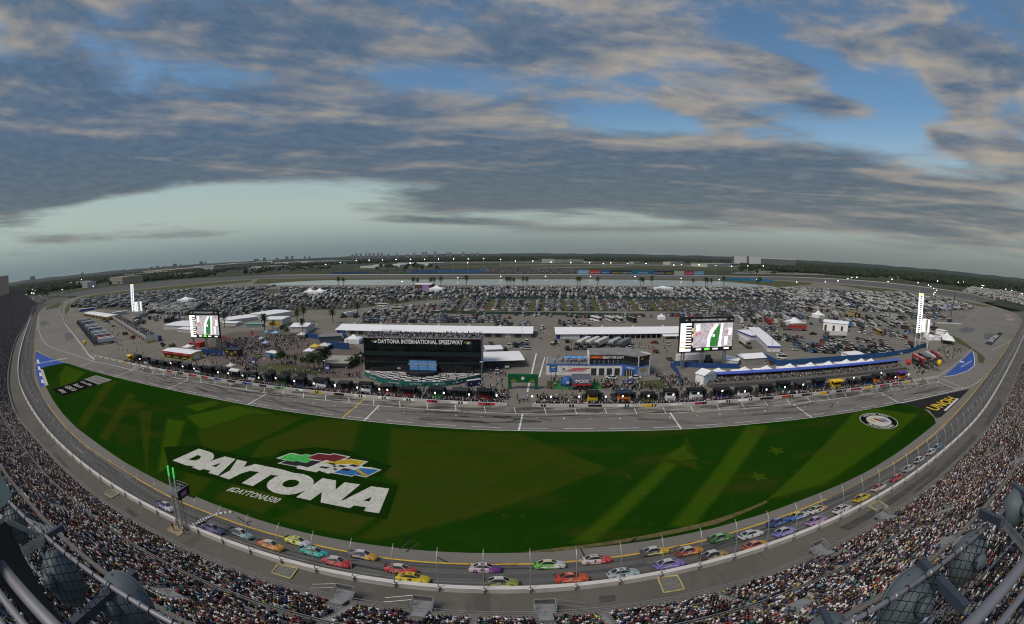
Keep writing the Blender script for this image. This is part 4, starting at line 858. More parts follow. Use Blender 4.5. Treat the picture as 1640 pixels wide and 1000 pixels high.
# black sponsor plaque painted at the far left of the lawn
k = thing('lawn_plaque', 'long black plaque with white words painted at the left end of the lawn', 'plaque', P(125, 615)); k['kind'] = 'structure'
q7 = lambda l: [P(40+x/10.25, 560+y/10.25, 0) for x, y in l]
w = q7([(435, 660), (970, 490), (1205, 577), (635, 768)]); b = MB(); b.poly([(p.x, p.y, .06) for p in w]); b.build('black_panel', G((.008, .008, .009), .95, spec=0), k)
w2 = q7([(970, 490), (1165, 425), (1425, 500), (1205, 577)]); b = MB(); b.poly([(p.x, p.y, .064) for p in w2]); b.build('grey_panel', M('grey turf paint', (.26, .25, .24), .9, var=.5, scale=2), k)
ud = (w[2]-w[1]).normalized(); ul = (w[2]-w[1]).length; vd = Vector((-ud.y, ud.x, 0)); ll = (w[1]-w[0]).length
for i, (s, sc) in enumerate((('xfinity', .86), ('GEICO', 1), ('Busch', 1), ('Coca-Cola', .72))):
    f = .15+.235*i; c = w[0].lerp(w[1], f).lerp(w[3].lerp(w[2], f), .5); text(s, ul/4.2*sc, m_pw, k, ground_T(c, ud, vd, .085), bold=.05, ext=0)
c = (w2[0]+w2[1]+w2[2]+w2[3])/4; text('NASCAR\nCUP SERIES', ul/5, G((.03, .03, .03)), k, ground_T(c, ud, vd, .085), bold=.08, ext=0)
k = thing('lawn_emblem', 'round black and white 75th anniversary emblem painted at the right end of the lawn', 'emblem', P(1407, 674)); k['kind'] = 'structure'
cc = (P(1378, 673.5)+P(1436, 674.5))/2; rx = (P(1436, 674)-P(1378, 674)).length/2
def disc(r, z, mt, nm, r0=0):
    b = MB(); n = 48; o = [(cc.x+math.cos(2*math.pi*i/n)*r, cc.y+math.sin(2*math.pi*i/n)*r, z) for i in range(n)]; b.add(o, [tuple(range(n))]); b.build(nm, mt, k)
disc(rx, .055, m_pw, 'rim'); disc(rx*.96, .06, G((.009, .009, .010), .95, spec=0), 'black_ring'); disc(rx*.66, .065, m_pw, 'centre')
ua = (P(1436, 675)-P(1378, 673)).normalized(); th0 = math.atan2(ua.y, ua.x)
for s, a0, da, fl in (('NASCAR 75TH', 140, -9.5, 1), ('ANNIVERSARY', 218, 10, -1)):
    for i, ch in enumerate(s):
        an = R(a0+da*i)+th0; c = cc+Vector((math.cos(an), math.sin(an), 0))*rx*.81; r = Vector((math.cos(an), math.sin(an), 0))*fl; t = Vector((r.y, -r.x, 0)); text(ch, rx*.27, m_pw, k, ground_T(c, t, r, .07), bold=.05, ext=0)
for nm, c, l in (('red_stripe', (.25, .02, .03), [(-.3, .22), (-.1, .3), (.35, -.12), (.12, -.2)]), ('blue_wedge', (.02, .08, .25), [(.0, .33), (.38, .25), (.52, -.22)]), ('yellow_stripe', (.5, .35, .03), [(-.52, .12), (-.4, .2), (-.12, -.16), (-.3, -.22)])):
    b = MB(); va = Vector((-ua.y, ua.x, 0)); b.poly([tuple(cc+ua*x*rx+va*y*rx+Vector((0, 0, .075))) for x, y in l]); b.build(nm, G(c, .9), k)
m_blp = M('blue paving paint', (.028, .075, .33), .85, var=.2, scale=.4); m_wp = M('white paving paint', (.62, .62, .64), .85, var=.2)
def painted(name, lab, px_, mt, z=.03, kind='structure'):
    w = PP(px_, z); o = thing(name, lab, 'paving', sum(w, Vector())/len(w)); o['kind'] = kind; b = MB(); b.poly(w); b.build('paint', mt, o); return o
k = painted('painted_paving', 'blue painted triangle with white writing at the left tip of the lawn', [(57, 563), (75, 571), (103, 581.5), (84, 585), (72, 588), (64.4, 590.5), (72, 618), (65, 620), (58.5, 600), (56.5, 580)], m_blp)
text('AdventHealth', 4.4, m_wp, k, ground_T(P(80, 579), (P(92, 577.5)-P(68, 582)).normalized(), (P(82, 575)-P(80, 581)).normalized(), .05), bold=.1, ext=0, sx=1.15)
for i, (x, y) in enumerate(((60, 579), (62, 590), (64, 600), (67, 611))):
    b = MB(); b.poly(PP([(x-1.6, y-3), (x+1.8, y-2.6), (x+3.4, y+2.6), (x-.4, y+3)], .045)); b.build('white_patch', m_wp, k)
b = MB(); b.poly(PP([(64, 591), (69, 592), (77.5, 617), (72, 618)], .05)); b.build('pale_panel', M('pale turf paint', (.4, .4, .38), .9, var=.4, scale=3), k)
k = painted('painted_paving', 'blue painted paving with white writing at the right hand pit exit', [(1512, 603.5), (1558, 562), (1561, 575), (1560.5, 586), (1550, 594), (1530, 601)], m_blp)
text('AdventHealth', 4.6, m_wp, k, ground_T(P(1548, 583), (P(1556, 580)-P(1540, 589)).normalized(), (P(1546, 578)-P(1549, 586)).normalized(), .05), bold=.08, ext=0)
b = MB(); c = P(1544, 581, .05); b.poly([(c.x+x*2.4, c.y+y*2.4, .05) for x, y in ((-.3, 0), (.3, 0), (.3, 2), (-.3, 2))]); b.poly([(c.x+x*2.4, c.y+y*2.4, .056) for x, y in ((-1.2, .7), (1.2, .7), (1.2, 1.3), (-1.2, 1.3))]); b.build('cross', m_wp, k)
b = MB(); pline_b = b; ed = PP([(1558, 562), (1561, 575), (1560.5, 586), (1550, 594), (1530, 601), (1512, 603.5)], .05)
for p, q_ in zip(ed, ed[1:]): b.bar(p, q_, .5, .02)
b.build('white_edge', m_wp, k)
k = painted('painted_paving', 'dark triangle with yellow UNOH letters at the right tip of the lawn', [(1440, 647.5), (1500, 634), (1553, 623), (1507, 668), (1499, 670), (1488, 657), (1462, 650)], G((.026, .027, .030), .95, .2, spec=0), .028)
u = (P(1530, 636)-P(1492, 656)).normalized(); text('UNOH', 7.8, G((.62, .43, .02), .9, .25), k, ground_T(P(1511, 646.5), u, Vector((-u.y, u.x, 0)), .05), bold=.17, ext=0, sx=1.05)
b = MB(); b.bar(P(1513, 658, .05), P(1534, 638.5, .05), 1.0, .02); b.build('white_bar', m_wp, k)
k = painted('painted_paving', 'black and white lettered strip painted on the far right pit apron', [(1577, 551), (1600, 532), (1607, 533.5), (1588, 553.5)], G((.03, .03, .035), .9))
u = (P(1603, 533)-P(1582, 552)).normalized(); text('DAYTONA', 7, m_wp, k, ground_T(P(1592, 542), u, Vector((-u.y, u.x, 0)), .05), bold=.1, ext=0, sx=1.5)
for p4, lab in (([(1610, 504), (1618, 505), (1621, 507.5), (1612, 506.5)], 'faded red and white logo strip on the far right banking apron'), ([(1611, 510), (1624, 511), (1625, 514), (1613, 513.5)], 'lower faded white logo strip on the far right banking apron')):
    painted('painted_paving', lab, p4, M('faded paint', (.32, .22, .22), .9, var=.6, scale=.3))
# ------------------------------------------------------------------ pit wall and pit boxes
PWn = resample(PWALL, 300); lenP = length(PWn)
def pwat(s):
    t = max(0, min(1, s/lenP))*298.99; i = int(t); p = PWn[i].lerp(PWn[i+1], t-i); d = (PWn[i+1]-PWn[i]).normalized(); return p, d, Vector((-d.y, d.x, 0))
pwt = thing('pit_wall', 'low white pit wall with team banners between pit road and the pit boxes', 'wall', (0, 0, 0))
gap = next(s for s in np.arange(0, lenP, 1) if proj(pwat(s)[0])[0] > 808), next(s for s in np.arange(0, lenP, 1) if proj(pwat(s)[0])[0] > 852)
b = MB()
for s0, s1 in ((0, gap[0]), (gap[1], lenP)):
    n = int((s1-s0)/6)+1; pts = [pwat(s0+(s1-s0)*i/n)[0] for i in range(n+1)]
    for p, q_ in zip(pts, pts[1:]): b.bar(p+Vector((0, .2, .5)), q_+Vector((0, .2, .5)), .4, 1.0)
b.build('wall', m_wall, pwt)
BOXC = [(YEL, YEL, 'yellow'), (BLACK, BLACK, 'black'), (BLACK, WHITE, 'black'), (DARK, BLACK, 'dark'), (BLACK, (.3, .3, .3), 'black'), (BLACK, RED, 'black and red'), (DARK, BLACK, 'charcoal'), (BLACK, WHITE, 'black and white'), (BLACK, BLACK, 'black'), (BLACK, (.2, .25, .1), 'black'), (OFFW, BLACK, 'pale'), (BLACK, WHITE, 'black'), (BLACK, NAVY, 'black and navy'), (BLACK, (.08, .3, .05), 'black and green'), (BLACK, BLUE, 'black and blue'), (BLACK, WHITE, 'black and white'), (DARK, BLACK, 'dark grey'), (BLACK, WHITE, 'black with white sign'), (DARK, RED, 'dark with red'), (BLACK, RED, 'black'), (BLACK, (.05, .4, .1), 'black'), (DARK, BLACK, 'charcoal'), (BLACK, RED, 'black and red'), (BLUE, WHITE, 'blue'), None, None, (BLACK, YEL, 'black and gold'), ((.02, .03, .06), ORG, 'navy and orange'), (BLACK, (.35, .4, .05), 'black'), (BLACK, WHITE, 'black'), (BLACK, WHITE, 'black and white'), (BLACK, (.06, .06, .3), 'black over violet blue'), (BLACK, WHITE, 'black'), (BLACK, BLACK, 'black'), (BLACK, (.05, .35, .33), 'black over teal'), (DARK, BLACK, 'dark'), (BLACK, BLUE, 'black and blue'), (YEL, YEL, 'bright yellow'), (DARK, BLACK, 'grey'), (BLACK, BLUE, 'black over blue'), (BLACK, ORG, 'black'), (BLACK, RED, 'black'), ((.10, .03, .25), ORG, 'purple')]
def pit_box(top, side, c, loc, rz, lab):
    t = thing('pit_box', lab, 'pit box', loc, 'team pit boxes behind the pit wall', rz+random.uniform(-.06, .06)); k0, k1 = random.uniform(1.05, 1.45), random.uniform(1.1, 1.4)
    def part(nm, mt, fn): 
        b = MB(); fn(b); b.v = [(x*k0+loc.x, y*1.25+loc.y, z*k1+loc.z) for x, y, z in b.v]; b.build(nm, mt, t)
    part('cart', G(side if max(side) > .6 or top is side else [x*.22+.01 for x in side]), lambda b: (b.box(-1.6, 1.6, -.75, .75, .35, 1.55), b.box(-1.55, 1.55, -.55, .75, 1.55, 1.75), b.box(-1.6, 1.6, .55, .75, 1.75, 2.5)))
    part('canopy', G(top), lambda b: (b.add([(-2.1, -1.4, 3.25), (2.1, -1.4, 3.25), (2.1, 1.3, 3.25), (-2.1, 1.3, 3.25), (-1.9, -.1, 3.6), (1.9, -.1, 3.6)], [(0, 1, 5, 4), (2, 3, 4, 5), (1, 2, 5), (3, 0, 4)]), b.box(-2.1, 2.1, -1.42, -1.38, 2.95, 3.25), b.box(-2.1, 2.1, 1.28, 1.32, 1.2, 3.25), b.box(-2.1, -2.06, -.2, 1.3, 1.6, 3.25), b.box(2.06, 2.1, -.2, 1.3, 1.6, 3.25)))
    part('frame', G(STEEL, .4, metal=.5), lambda b: [b.bar((x, y, 1.5), (x, y, 3.3), .08, .08) for x in (-1.55, 1.55) for y in (-.7, .7)])
    part('monitor', G((.02, .025, .03), .2), lambda b: (b.box(-1.1, -.1, -.62, -.55, 1.9, 2.5), b.box(.1, 1.1, -.62, -.55, 1.9, 2.5)))
    for x in (-1.1, 1.1): part('wheel', G((.015, .015, .015)), lambda b: b.lathe([(.3, -.12), (.32, 0), (.3, .12)], 10, 0, Matrix.Translation((x, -.7, .32)) @ Matrix.Rotation(math.pi/2, 4, 'X')))
    part('tool_rack', G((.05, .05, .055)), lambda b: (b.box(1.75, 2.9, -.4, .5, .2, 1.3), b.box(2.2, 3.2, .8, 1.1, 1.4, 2.6), b.box(-3.1, -2.3, .2, .5, 1.5, 2.5), b.box(-2.9, -1.8, -.3, .6, .2, 1.1), b.box(2.0, 3.0, 1.2, 2.2, 0, 2.3), b.box(-2.6, -1.9, 1.3, 2.4, 0, 2.0)))
    part('sign', G([x*.55 for x in side] if side is not BLACK and random.random() < .7 else DARK), lambda b: b.box(-1.2, 1.2, -.80, -.77, .7, 1.25))
    return t
s_st = next(s for s in np.arange(0, lenP, .5) if proj(pwat(s)[0])[0] > 202); s_en = next(s for s in np.arange(0, lenP, .5) if proj(pwat(s)[0])[0] > 1452)
nb = len(BOXC); bi = 0; BOXPOS = []
for i, e in enumerate(BOXC):
    s = s_st + (s_en-s_st)*i/(nb-1); p, d, n = pwat(s)
    if e is None or gap[0]-4 < s < gap[1]+4: continue
    jit = random.uniform(-1.2, 1.2); pos = p + n*(3.8+random.uniform(-.7, 1.3)) + d*jit; BOXPOS.append(pos)
    side = 'left' if s < gap[0] else 'right'; cnt = (sum(1 for q in BOXPOS if proj(q)[0] < 830) if side == 'left' else sum(1 for q in BOXPOS if proj(q)[0] > 830)) - 1
    pit_box(e[0], e[1], e[2], pos, math.atan2(d.y, d.x), f'{e[2]} pit box, {ordn(cnt)} from the left on the {side} of the gate')
    b = MB(); w = p - n*.02; b.bar(w-d*random.uniform(1.6, 3)+Vector((0, 0, .52)), w+d*random.uniform(1.6, 3)+Vector((0, 0, .52)), .06, .75)
    c = random.choice([RED, BLUE, WHITE, BLACK, YEL, e[1], e[1], WHITE, (.35, .02, .1)]); b.build('banner', G(c), pwt)
b = MB()
for s in np.arange(6, lenP-6, 8.95):
    if gap[0]-2 < s < gap[1]+2: continue
    p, d, n = pwat(s); 
    for e in (-.45, .45): b.bar(p+d*(e-.3)+Vector((0, 0, .5))-n*.03, p+d*(e+.3)+Vector((0, 0, .5))-n*.03, .05, .8)
o = b.build('black_markers', G((.015, .015, .015)), pwt); o['kind'] = 'stuff'
# lit lamps on poles along the pit wall
lp = [(260+x/5.857, 540+y/5.857) for x, y in ((95, 245), (205, 275), (310, 295), (535, 330), (628, 340), (768, 360), (920, 380), (1080, 385), (1253, 410), (1435, 435), (1625, 450))] + [(520+x/5.857, 520+y/5.857) for x, y in ((105, 572), (310, 590), (522, 607), (592, 612), (1040, 640), (1118, 640), (1365, 655), (1615, 660))] + [(780+x/5.857, 520+y/5.857) for x, y in ((92, 665), (427, 672), (606, 675), (858, 675), (1107, 675), (1270, 672), (1505, 668))] + [(1040+x/5, 500+y/5) for x, y in ((183, 660), (385, 650), (575, 630), (750, 635), (925, 620), (1070, 600), (1220, 580))] + [(1364, 605), (1407, 597), (1432, 604), (1453, 600), (226, 575)]
m_lamp = M('lit lamp', (1, .97, .9), .4, em=3.2, var=.02)
for i, (x, y) in enumerate(sorted(lp)):
    s = min(np.arange(0, lenP, .5), key=lambda s: abs(proj(pwat(s)[0]+pwat(s)[2]*1.2)[0]-x)); p, d, n = pwat(s); p = p + n*1.2; z = min(6.5, max(2.6, zfor(p, y)))
    t = thing('pit_lamp', f'lit lamp on a grey pole over the pit wall, {ordn(i)} from the left', 'lamp', p, 'lit lamps along the pit wall')
    b = MB(); b.tube([p, p+Vector((0, 0, z))], .06, 6); b.build('pole', m_galv, t); b = MB(); b.box(-.2, .2, -.1, .1, -.26, .26, 0, Matrix.Translation(p+Vector((0, 0, z))-n*.2) @ Matrix.Rotation(R(25), 4, 'X')); b.build('lamp_head', m_lamp if y < 634 or x < 1060 else G((.6, .6, .58)), t)
# ------------------------------------------------------------------ infield buildings
m_roofw = M('white metal roof', (.80, .80, .83), .5, var=.06, scale=.25, stretch=(8, 1, 1)); m_glassd = M('dark glass', (.006, .008, .009), .12, spec=.5, var=.3)
m_glass = M('window glass', (.03, .04, .05), .15, spec=.5)
m_wt = M('white sign letters', (.85, .85, .86), .5, var=.05)
m_conc = M('pale concrete', (.33, .31, .28), .85, var=.18, scale=.4); m_groof = M('grey roof', (.20, .20, .205), .8, var=.25, scale=.4)
def part(nm, mt, t, fn, smooth=False):
    b = MB(); fn(b); return b.build(nm, mt, t, smooth)
def fbox(b, f, a0, a1, b0, b1, z0, z1, mi=0): return b.box(a0, a1, b0, b1, z0, z1, mi, f.T)
def gable(b, f, a0, a1, b0, b1, ze, zr, mi=0, along=True):
    if along: v = [f(a0, b0, ze), f(a1, b0, ze), f(a1, b1, ze), f(a0, b1, ze), f(a0, (b0+b1)/2, zr), f(a1, (b0+b1)/2, zr)]; b.add(v, [(0, 1, 5, 4), (2, 3, 4, 5), (1, 2, 5), (3, 0, 4)], mi)
    else: v = [f(a0, b0, ze), f(a1, b0, ze), f(a1, b1, ze), f(a0, b1, ze), f((a0+a1)/2, b0, zr), f((a0+a1)/2, b1, zr)]; b.add(v, [(0, 4, 5, 3), (1, 2, 5, 4), (0, 1, 4), (2, 3, 5)], mi)
# black glass tower in the middle
A, B_ = P(585, 594), P(770.5, 599); f = Fr(A, B_); HT = zfor(A, 541.3); w = f.w
tw = thing('glass_tower', 'wide black glass building lettered DAYTONA INTERNATIONAL SPEEDWAY', 'building', A)
part('curtain_wall', m_glassd, tw, lambda b: fbox(b, f, 0, w, 0, 9, 0, HT))
def mull(b):
    for i in range(1, 14): fbox(b, f, w*i/14-.05, w*i/14+.05, -.06, 0, 1.5, HT-3.2)
    for z in (HT*.28, HT*.5, HT*.72): fbox(b, f, 0, w, -.08, 0, z-.07, z+.07)
part('mullions', G((.02, .024, .026), .3), tw, mull)
part('floor_band', G((.018, .03, .032), .25), tw, lambda b: (fbox(b, f, .2, w-.2, -.05, 0, HT*.5+.1, HT*.62), fbox(b, f, .2, w-.2, -.05, 0, HT*.28+.1, HT*.33)))
part('side_wall', G((.17, .17, .165)), tw, lambda b: fbox(b, f, w, w+.25, .3, 9, 0, HT+.6))
part('roof_deck', m_groof, tw, lambda b: (fbox(b, f, -.1, w+.3, -.1, 9.2, HT, HT+.25)))
part('roof_railing', m_rail, tw, lambda b: [fbox(b, f, x, x+.06, 0, .06, HT+.25, HT+1.3) for x in np.arange(0, w, 2)] + [fbox(b, f, 0, w, 0, .05, HT+z, HT+z+.05) for z in (.8, 1.25)])
text('DAYTONA INTERNATIONAL SPEEDWAY', 2.35, m_wt, tw, face_T(f(w*.495, -.12, HT-1.35), f.u), bold=.06, ext=.03, sx=.84)
def mini_flags(parent, c, u, s, y0):
    n = Vector((u.y, -u.x, 0))
    for i, (cx, cy, cl) in enumerate(((-.6, .1, (.05, .3, .08)), (-.1, .3, (.3, .02, .02)), (.35, .12, (.5, .35, .02)), (.7, -.15, (.02, .15, .35)), (.1, -.1, (.7, .7, .7)))):
        part('flag_mark', G(cl), parent, lambda b: b.add([c+u*(cx+x)*s+n*(.05+.01*i)+Vector((0, 0, (cy+z)*s)) for x, z in ((-.35, -.2), (.25, -.2), (.4, .2), (-.2, .2))], [(0, 1, 2, 3)]))
for x in (.105, .895): mini_flags(tw, f(w*x, -.1, HT-1.45), f.u, 1.7, 0)
def cams(b):
    for x0, x1 in ((w*.14, w*.32),):
        for k in range(9): x = x0+(x1-x0)*k/8; fbox(b, f, x-.06, x+.06, 5, 5.1, HT, HT+2.6)
        for z in (1.2, 2.2, 2.6): fbox(b, f, x0, x1, 5, 5.1, HT+z, HT+z+.1)
    fbox(b, f, w*.15, w*.27, 5.2, 7, HT+.3, HT+1.6)
part('camera_scaffold', m_galv, tw, cams)
# victory stand at its foot: curved teal wall, bleachers, checkered floor, stage with screens
vs = thing('victory_stage', 'checkered winner stage with curved bleachers and blue screens below the black glass tower', 'stage', f(w/2, -8, 0))
arc = [P(584, 601), P(592, 606.5), P(605, 611.5), P(625, 616), P(650, 618.3), P(680, 619), P(705, 618.8), P(725, 617), P(745, 613), P(760, 609), P(771, 606)]
arc = crom(arc, 40); back = [f(w*i/39, -.7, 0) for i in range(40)]
part('checkered_floor', G((.6, .6, .6)), vs, lambda b: b.poly([p.lerp(q, .28)+Vector((0, 0, .3)) for p, q in zip(arc, back)] + [q+Vector((0, 0, .3)) for q in back[::-1]]))
def chk(b):
    for r in range(7):
        for i in range(2, 36, 2):
            if (r+i//2) % 2: p = lambda ii, rr: arc[ii].lerp(back[ii], 3*.1+.65*rr/7)+Vector((0, 0, .32)); b.add([p(i, r), p(i+2, r), p(i+2, r+1), p(i, r+1)], [(0, 1, 2, 3)])
part('checks', G((.012, .012, .013)), vs, chk)
def tl(b):
    up = lambda l, z: [p+Vector((0, 0, z)) for p in l]; b.strip(arc, up(arc, 1.6)); i2 = [p.lerp(q, .02) for p, q in zip(arc, back)]; b.strip(up(arc, 1.6), up(i2, 1.6)); b.strip(up(i2, 1.6), up(i2, .3))
part('teal_wall', G((.01, .12, .10)), vs, tl)
for seg, nm in (((0, 16), 'bleachers'), ((27, 39), 'bleachers')):
    def bl(b):
        for k in range(5):
            a0 = [arc[i].lerp(back[i], .04+k*.05)+Vector((0, 0, 1.7-k*.28)) for i in range(seg[0], seg[1]+1)]; a1 = [arc[i].lerp(back[i], .085+k*.05)+Vector((0, 0, 1.7-k*.28)) for i in range(seg[0], seg[1]+1)]; b.strip(a0, a1)
            b.strip(a1, [p-Vector((0, 0, .28)) for p in a1])
    part(nm, G((.12, .16, .15), .6), vs, bl)
st = f(w*.52, -6.2, 0); part('stage_deck', G((.015, .015, .016)), vs, lambda b: b.prism([f(w*.38, -2, 0), f(w*.40, -5.5, 0), f(w*.5, -8, 0), f(w*.62, -5.5, 0), f(w*.66, -2, 0)], .3, 1.5))
part('screen_frame', G((.02, .02, .022)), vs, lambda b: fbox(b, f, w*.41, w*.645, -2.1, -1.8, 1.4, 6.1)); m_scr = M('blue stage screen', (.08, .22, .45), .3, em=.25, var=.1)
for i in range(3):
    part('screen', m_scr, vs, lambda b: fbox(b, f, w*(.415+.076*i), w*(.415+.076*i+.072), -2.2, -2.11, 1.7, 5.7)); text('DAYTONA\n500', .95, m_pw, vs, face_T(f(w*(.451+.076*i), -2.3, 3.7), f.u), bold=.03, ext=.01)
for i in (6, 14, 20, 26, 31): text('DAYTONA', .95, m_wp, vs, face_T(arc[i]+Vector((0, -.12, .85)), (arc[i+1]-arc[i-1]).normalized()), ext=.01)
# long white garages
def garage(label, pl, pr, ytop_l, depth, ywall=None, slot=None, blue_end=None, doors=0):
    A, B_ = P(*pl), P(*pr); g = Fr(A, B_); he = zfor(A, ywall); hr = he+2.2; t = thing('garage', label, 'garage', A, 'white roofed garages across the paddock')
    part('wall', m_conc if slot is None else G((.30, .29, .27)), t, lambda b: (fbox(b, g, 0, g.w, .4, depth, 0, he)) if slot is None else (fbox(b, g, 0, slot[0], .4, depth, 0, he), fbox(b, g, slot[1], g.w, .4, depth, 0, he), fbox(b, g, slot[0], slot[1], 8, depth, 0, he)))
    def rf(b):
        v = [g(-1, -1, he), g(g.w+1, -1, he), g(g.w+1, depth/2, hr), g(-1, depth/2, hr), g(g.w+1, depth+1, he), g(-1, depth+1, he)]
        b.add(v+[p-Vector((0, 0, .25)) for p in v], [(0, 1, 2, 3), (3, 2, 4, 5), (0, 6, 7, 1), (1, 7, 8, 2), (2, 8, 10, 4), (0, 3, 9, 6), (3, 5, 11, 9)])
    part('roof', m_roofw, t, rf)
    part('roof_vent', G(OFFW), t, lambda b: [fbox(b, g, x, x+1.2, depth/2-.6, depth/2+.6, hr-.3, hr+.7) for x in np.arange(8, g.w-4, 19)])
    if blue_end: part('blue_end', G((.04, .05, .25)), t, lambda b: (fbox(b, g, *blue_end, 0, .4, 0, he), fbox(b, g, blue_end[0]-.2, blue_end[0], 0, 6, 0, he)))
    if doors:
        for k in range(doors): x = g.w*(.03+.94*k/doors); part('door', G((.05, .05, .055) if k % 3 else (.55, .55, .55)), t, lambda b: fbox(b, g, x, x+g.w/doors*.55, .2, .4, 0, he*.72))
    if slot:
        n = 14
        for k in range(n+1): x = slot[0]+(slot[1]-slot[0])*k/n; part('post', G(OFFW), t, lambda b: fbox(b, g, x-.15, x+.15, 0, .3, 0, he))
    return t, g, he
g1, f1, h1 = garage('long white roofed garage behind the black glass tower', (540, 535), (851, 541.3), 0, 20, 528, None, (0, 6), 20)
g2, f2, h2 = garage('white roofed garage with open dark bays right of the central road', (892, 543.2), (1096, 541), 0, 20, 534.8, (17, 62), (0, 15))
part('shutter', G((.6, .6, .6)), g2, lambda b: fbox(b, f2, 2, 13, -.1, 0, 0, h2*.75))
part('porch', m_roofw, g2, lambda b: (b.add([f2(62, -4, h2-1.3), f2(86, -4, h2-1.3), f2(86, .3, h2-.5), f2(62, .3, h2-.5)], [(0, 1, 2, 3)]))); part('porch_wall', G((.45, .40, .28)), g2, lambda b: (fbox(b, f2, 62, 86, 0, .35, 0, h2-1.1), [fbox(b, f2, x, x+.25, -4, -3.7, 0, h2-1.4) for x in (63, 70, 78, 85)]))
# two storey pavilion with the dark sign band
A, C_, D_, E2 = P(874.6, 601), P(996, 601.5), P(1020.7, 605.5), P(1038.7, 601)
pv = thing('pavilion', 'white and black two storey pavilion lettered CAMARO ZL1 READY FOR DAYTONA', 'building', A); fa, fb, fc = Fr(A, C_), Fr(C_, D_), Fr(D_, E2)
zl = zfor(A, 583.5); zs_ = zl+.5; zt = zfor(P(943, 601), 568.5); xs = (P(943, 600.8)-A).dot(fa.u); back_l = fa(0, 11); wh, bl_, gl = G((.66, .65, .63)), G((.03, .11, .40)), m_glass
part('lower_wall', wh, pv, lambda b: b.prism([A, C_, D_, E2, fc(fc.w, 6) if False else E2+fa.n*9, fa(fa.w, 14), fa(0, 12)], 0, zl))
part('deck', m_groof, pv, lambda b: b.prism([fa(.2, .2), fa(xs, .2), fa(xs, 11.8), fa(.2, 11.8)], zl, zl+.12))
part('blue_band', bl_, pv, lambda b: (fbox(b, fa, 0, fa.w, -.12, 0, zl-.35, zl+.15), fbox(b, fc, 0, fc.w, -.12, 0, zl-.35, zl+.15)))
part('blue_entry', bl_, pv, lambda b: fbox(b, fb, 0, fb.w, -.15, 0, 0, zl+.15)); part('entry_glass', gl, pv, lambda b: fbox(b, fb, fb.w*.15, fb.w*.8, -.2, -.15, 0, zl*.62))
part('entry_frame', G(OFFW), pv, lambda b: [fbox(b, fb, fb.w*x, fb.w*x+.12, -.26, -.2, 0, zl*.6) for x in (.3, .47, .63)])
up_ = [fa(xs, 0), C_, D_, E2, E2+fa.n*8.5, fa(fa.w, 13.5), fa(xs, 11.5)]
part('upper_floor', gl, pv, lambda b: b.prism(up_, zl+.16, zt-1.9)); part('sign_band', G((.012, .012, .013), .4), pv, lambda b: b.prism([fa(xs-.1, -.1), C_-fa.n*.1, D_-fb.n*.15, E2-fc.n*.1, E2+fa.n*8.6, fa(fa.w, 13.6), fa(xs-.1, 11.6)], zt-1.9, zt))
part('roof', m_groof, pv, lambda b: b.prism([fa(xs-.3, -.3), C_-fa.n*.3, D_-fb.n*.35, E2-fc.n*.3, E2+fa.n*8.8, fa(fa.w, 13.8), fa(xs-.3, 11.8)], zt, zt+.3))
part('white_trim', wh, pv, lambda b: (fbox(b, fa, xs-.5, xs, -.3, 8, zl, zt+.5), fbox(b, fc, -.25, .25, -.4, -.15, zl, zt+.3), fbox(b, fc, fc.w-.1, fc.w+.3, -.3, 5, 0, zt+.6)))
part('mullion', G(OFFW), pv, lambda b: [fbox(b, fa, xs+(fa.w-xs)*k/7, xs+(fa.w-xs)*k/7+.08, -.06, 0, zl+.2, zt-1.95) for k in range(1, 7)])
wsp = zt-1.9-zl; lw_ = fa.w-xs
text('CAMARO ZL1', 1.35, M('orange sign letters', (.75, .16, .03), .5, em=.3), pv, face_T(fa(xs+lw_*.26, -.25, zt-.85), fa.u), bold=.03, shear=.1, sx=.85); text('READY FOR DAYTONA', 1.35, m_wt, pv, face_T(fa(xs+lw_*.80, -.25, zt-.95), fa.u), bold=.03, shear=.15, sx=.78)
for k in range(4): part('door', gl, pv, lambda b: fbox(b, fa, xs+lw_*(.06+.235*k), xs+lw_*(.06+.235*k+.16), -.06, 0, .1, zl*.66))
part('mural', G((.55, .03, .05)), pv, lambda b: [b.add([fa(xs*(.42+.08*k)+s*xs*.45, -.05-.01*k, zl*(.36+.11*k)+dz) for s, dz in ((0, 0), (1, .1), (.95, .4), (.1, .35))], [(0, 1, 2, 3)]) for k in range(3)]); text('75', 1.1, G((.02, .02, .1)), pv, face_T(fa(xs*.40, -.1, zl*.55), fa.u), bold=.03, shear=.2)
def bowtie(parent, c, u, s, col):
    n = Vector((u.y, -u.x, 0)); part('emblem', G(col), parent, lambda b: b.add([c+u*x*s+n*.06+Vector((0, 0, z*s)) for x, z in ((-1, -.18), (-.38, -.18), (-.46, -.4), (.3, -.4), (.38, -.18), (.9, -.18), (1, .18), (.38, .18), (.46, .4), (-.3, .4), (-.38, .18), (-.9, .18))], [tuple(range(12))]))
text('CHEVROLET', .8, m_wp, pv, face_T(fb(fb.w*.55, -.3, zl*.8), fb.u), bold=.02, ext=.01, sx=.85); bowtie(pv, fc(fc.w*.5, -.1, zl*.6), fc.u, 1.7, (.6, .4, .05)); bowtie(pv, fc(fc.w*.3, -.2, zt-.9), fc.u, .9, (.7, .5, .1))
part('deck_rail', m_rail, pv, lambda b: [fbox(b, fa, 0, xs, .1, .16, zl+z, zl+z+.06) for z in (.6, 1.1)] + [fbox(b, fa, x, x+.06, .1, .16, zl, zl+1.1) for x in np.arange(0, xs, 1.5)])
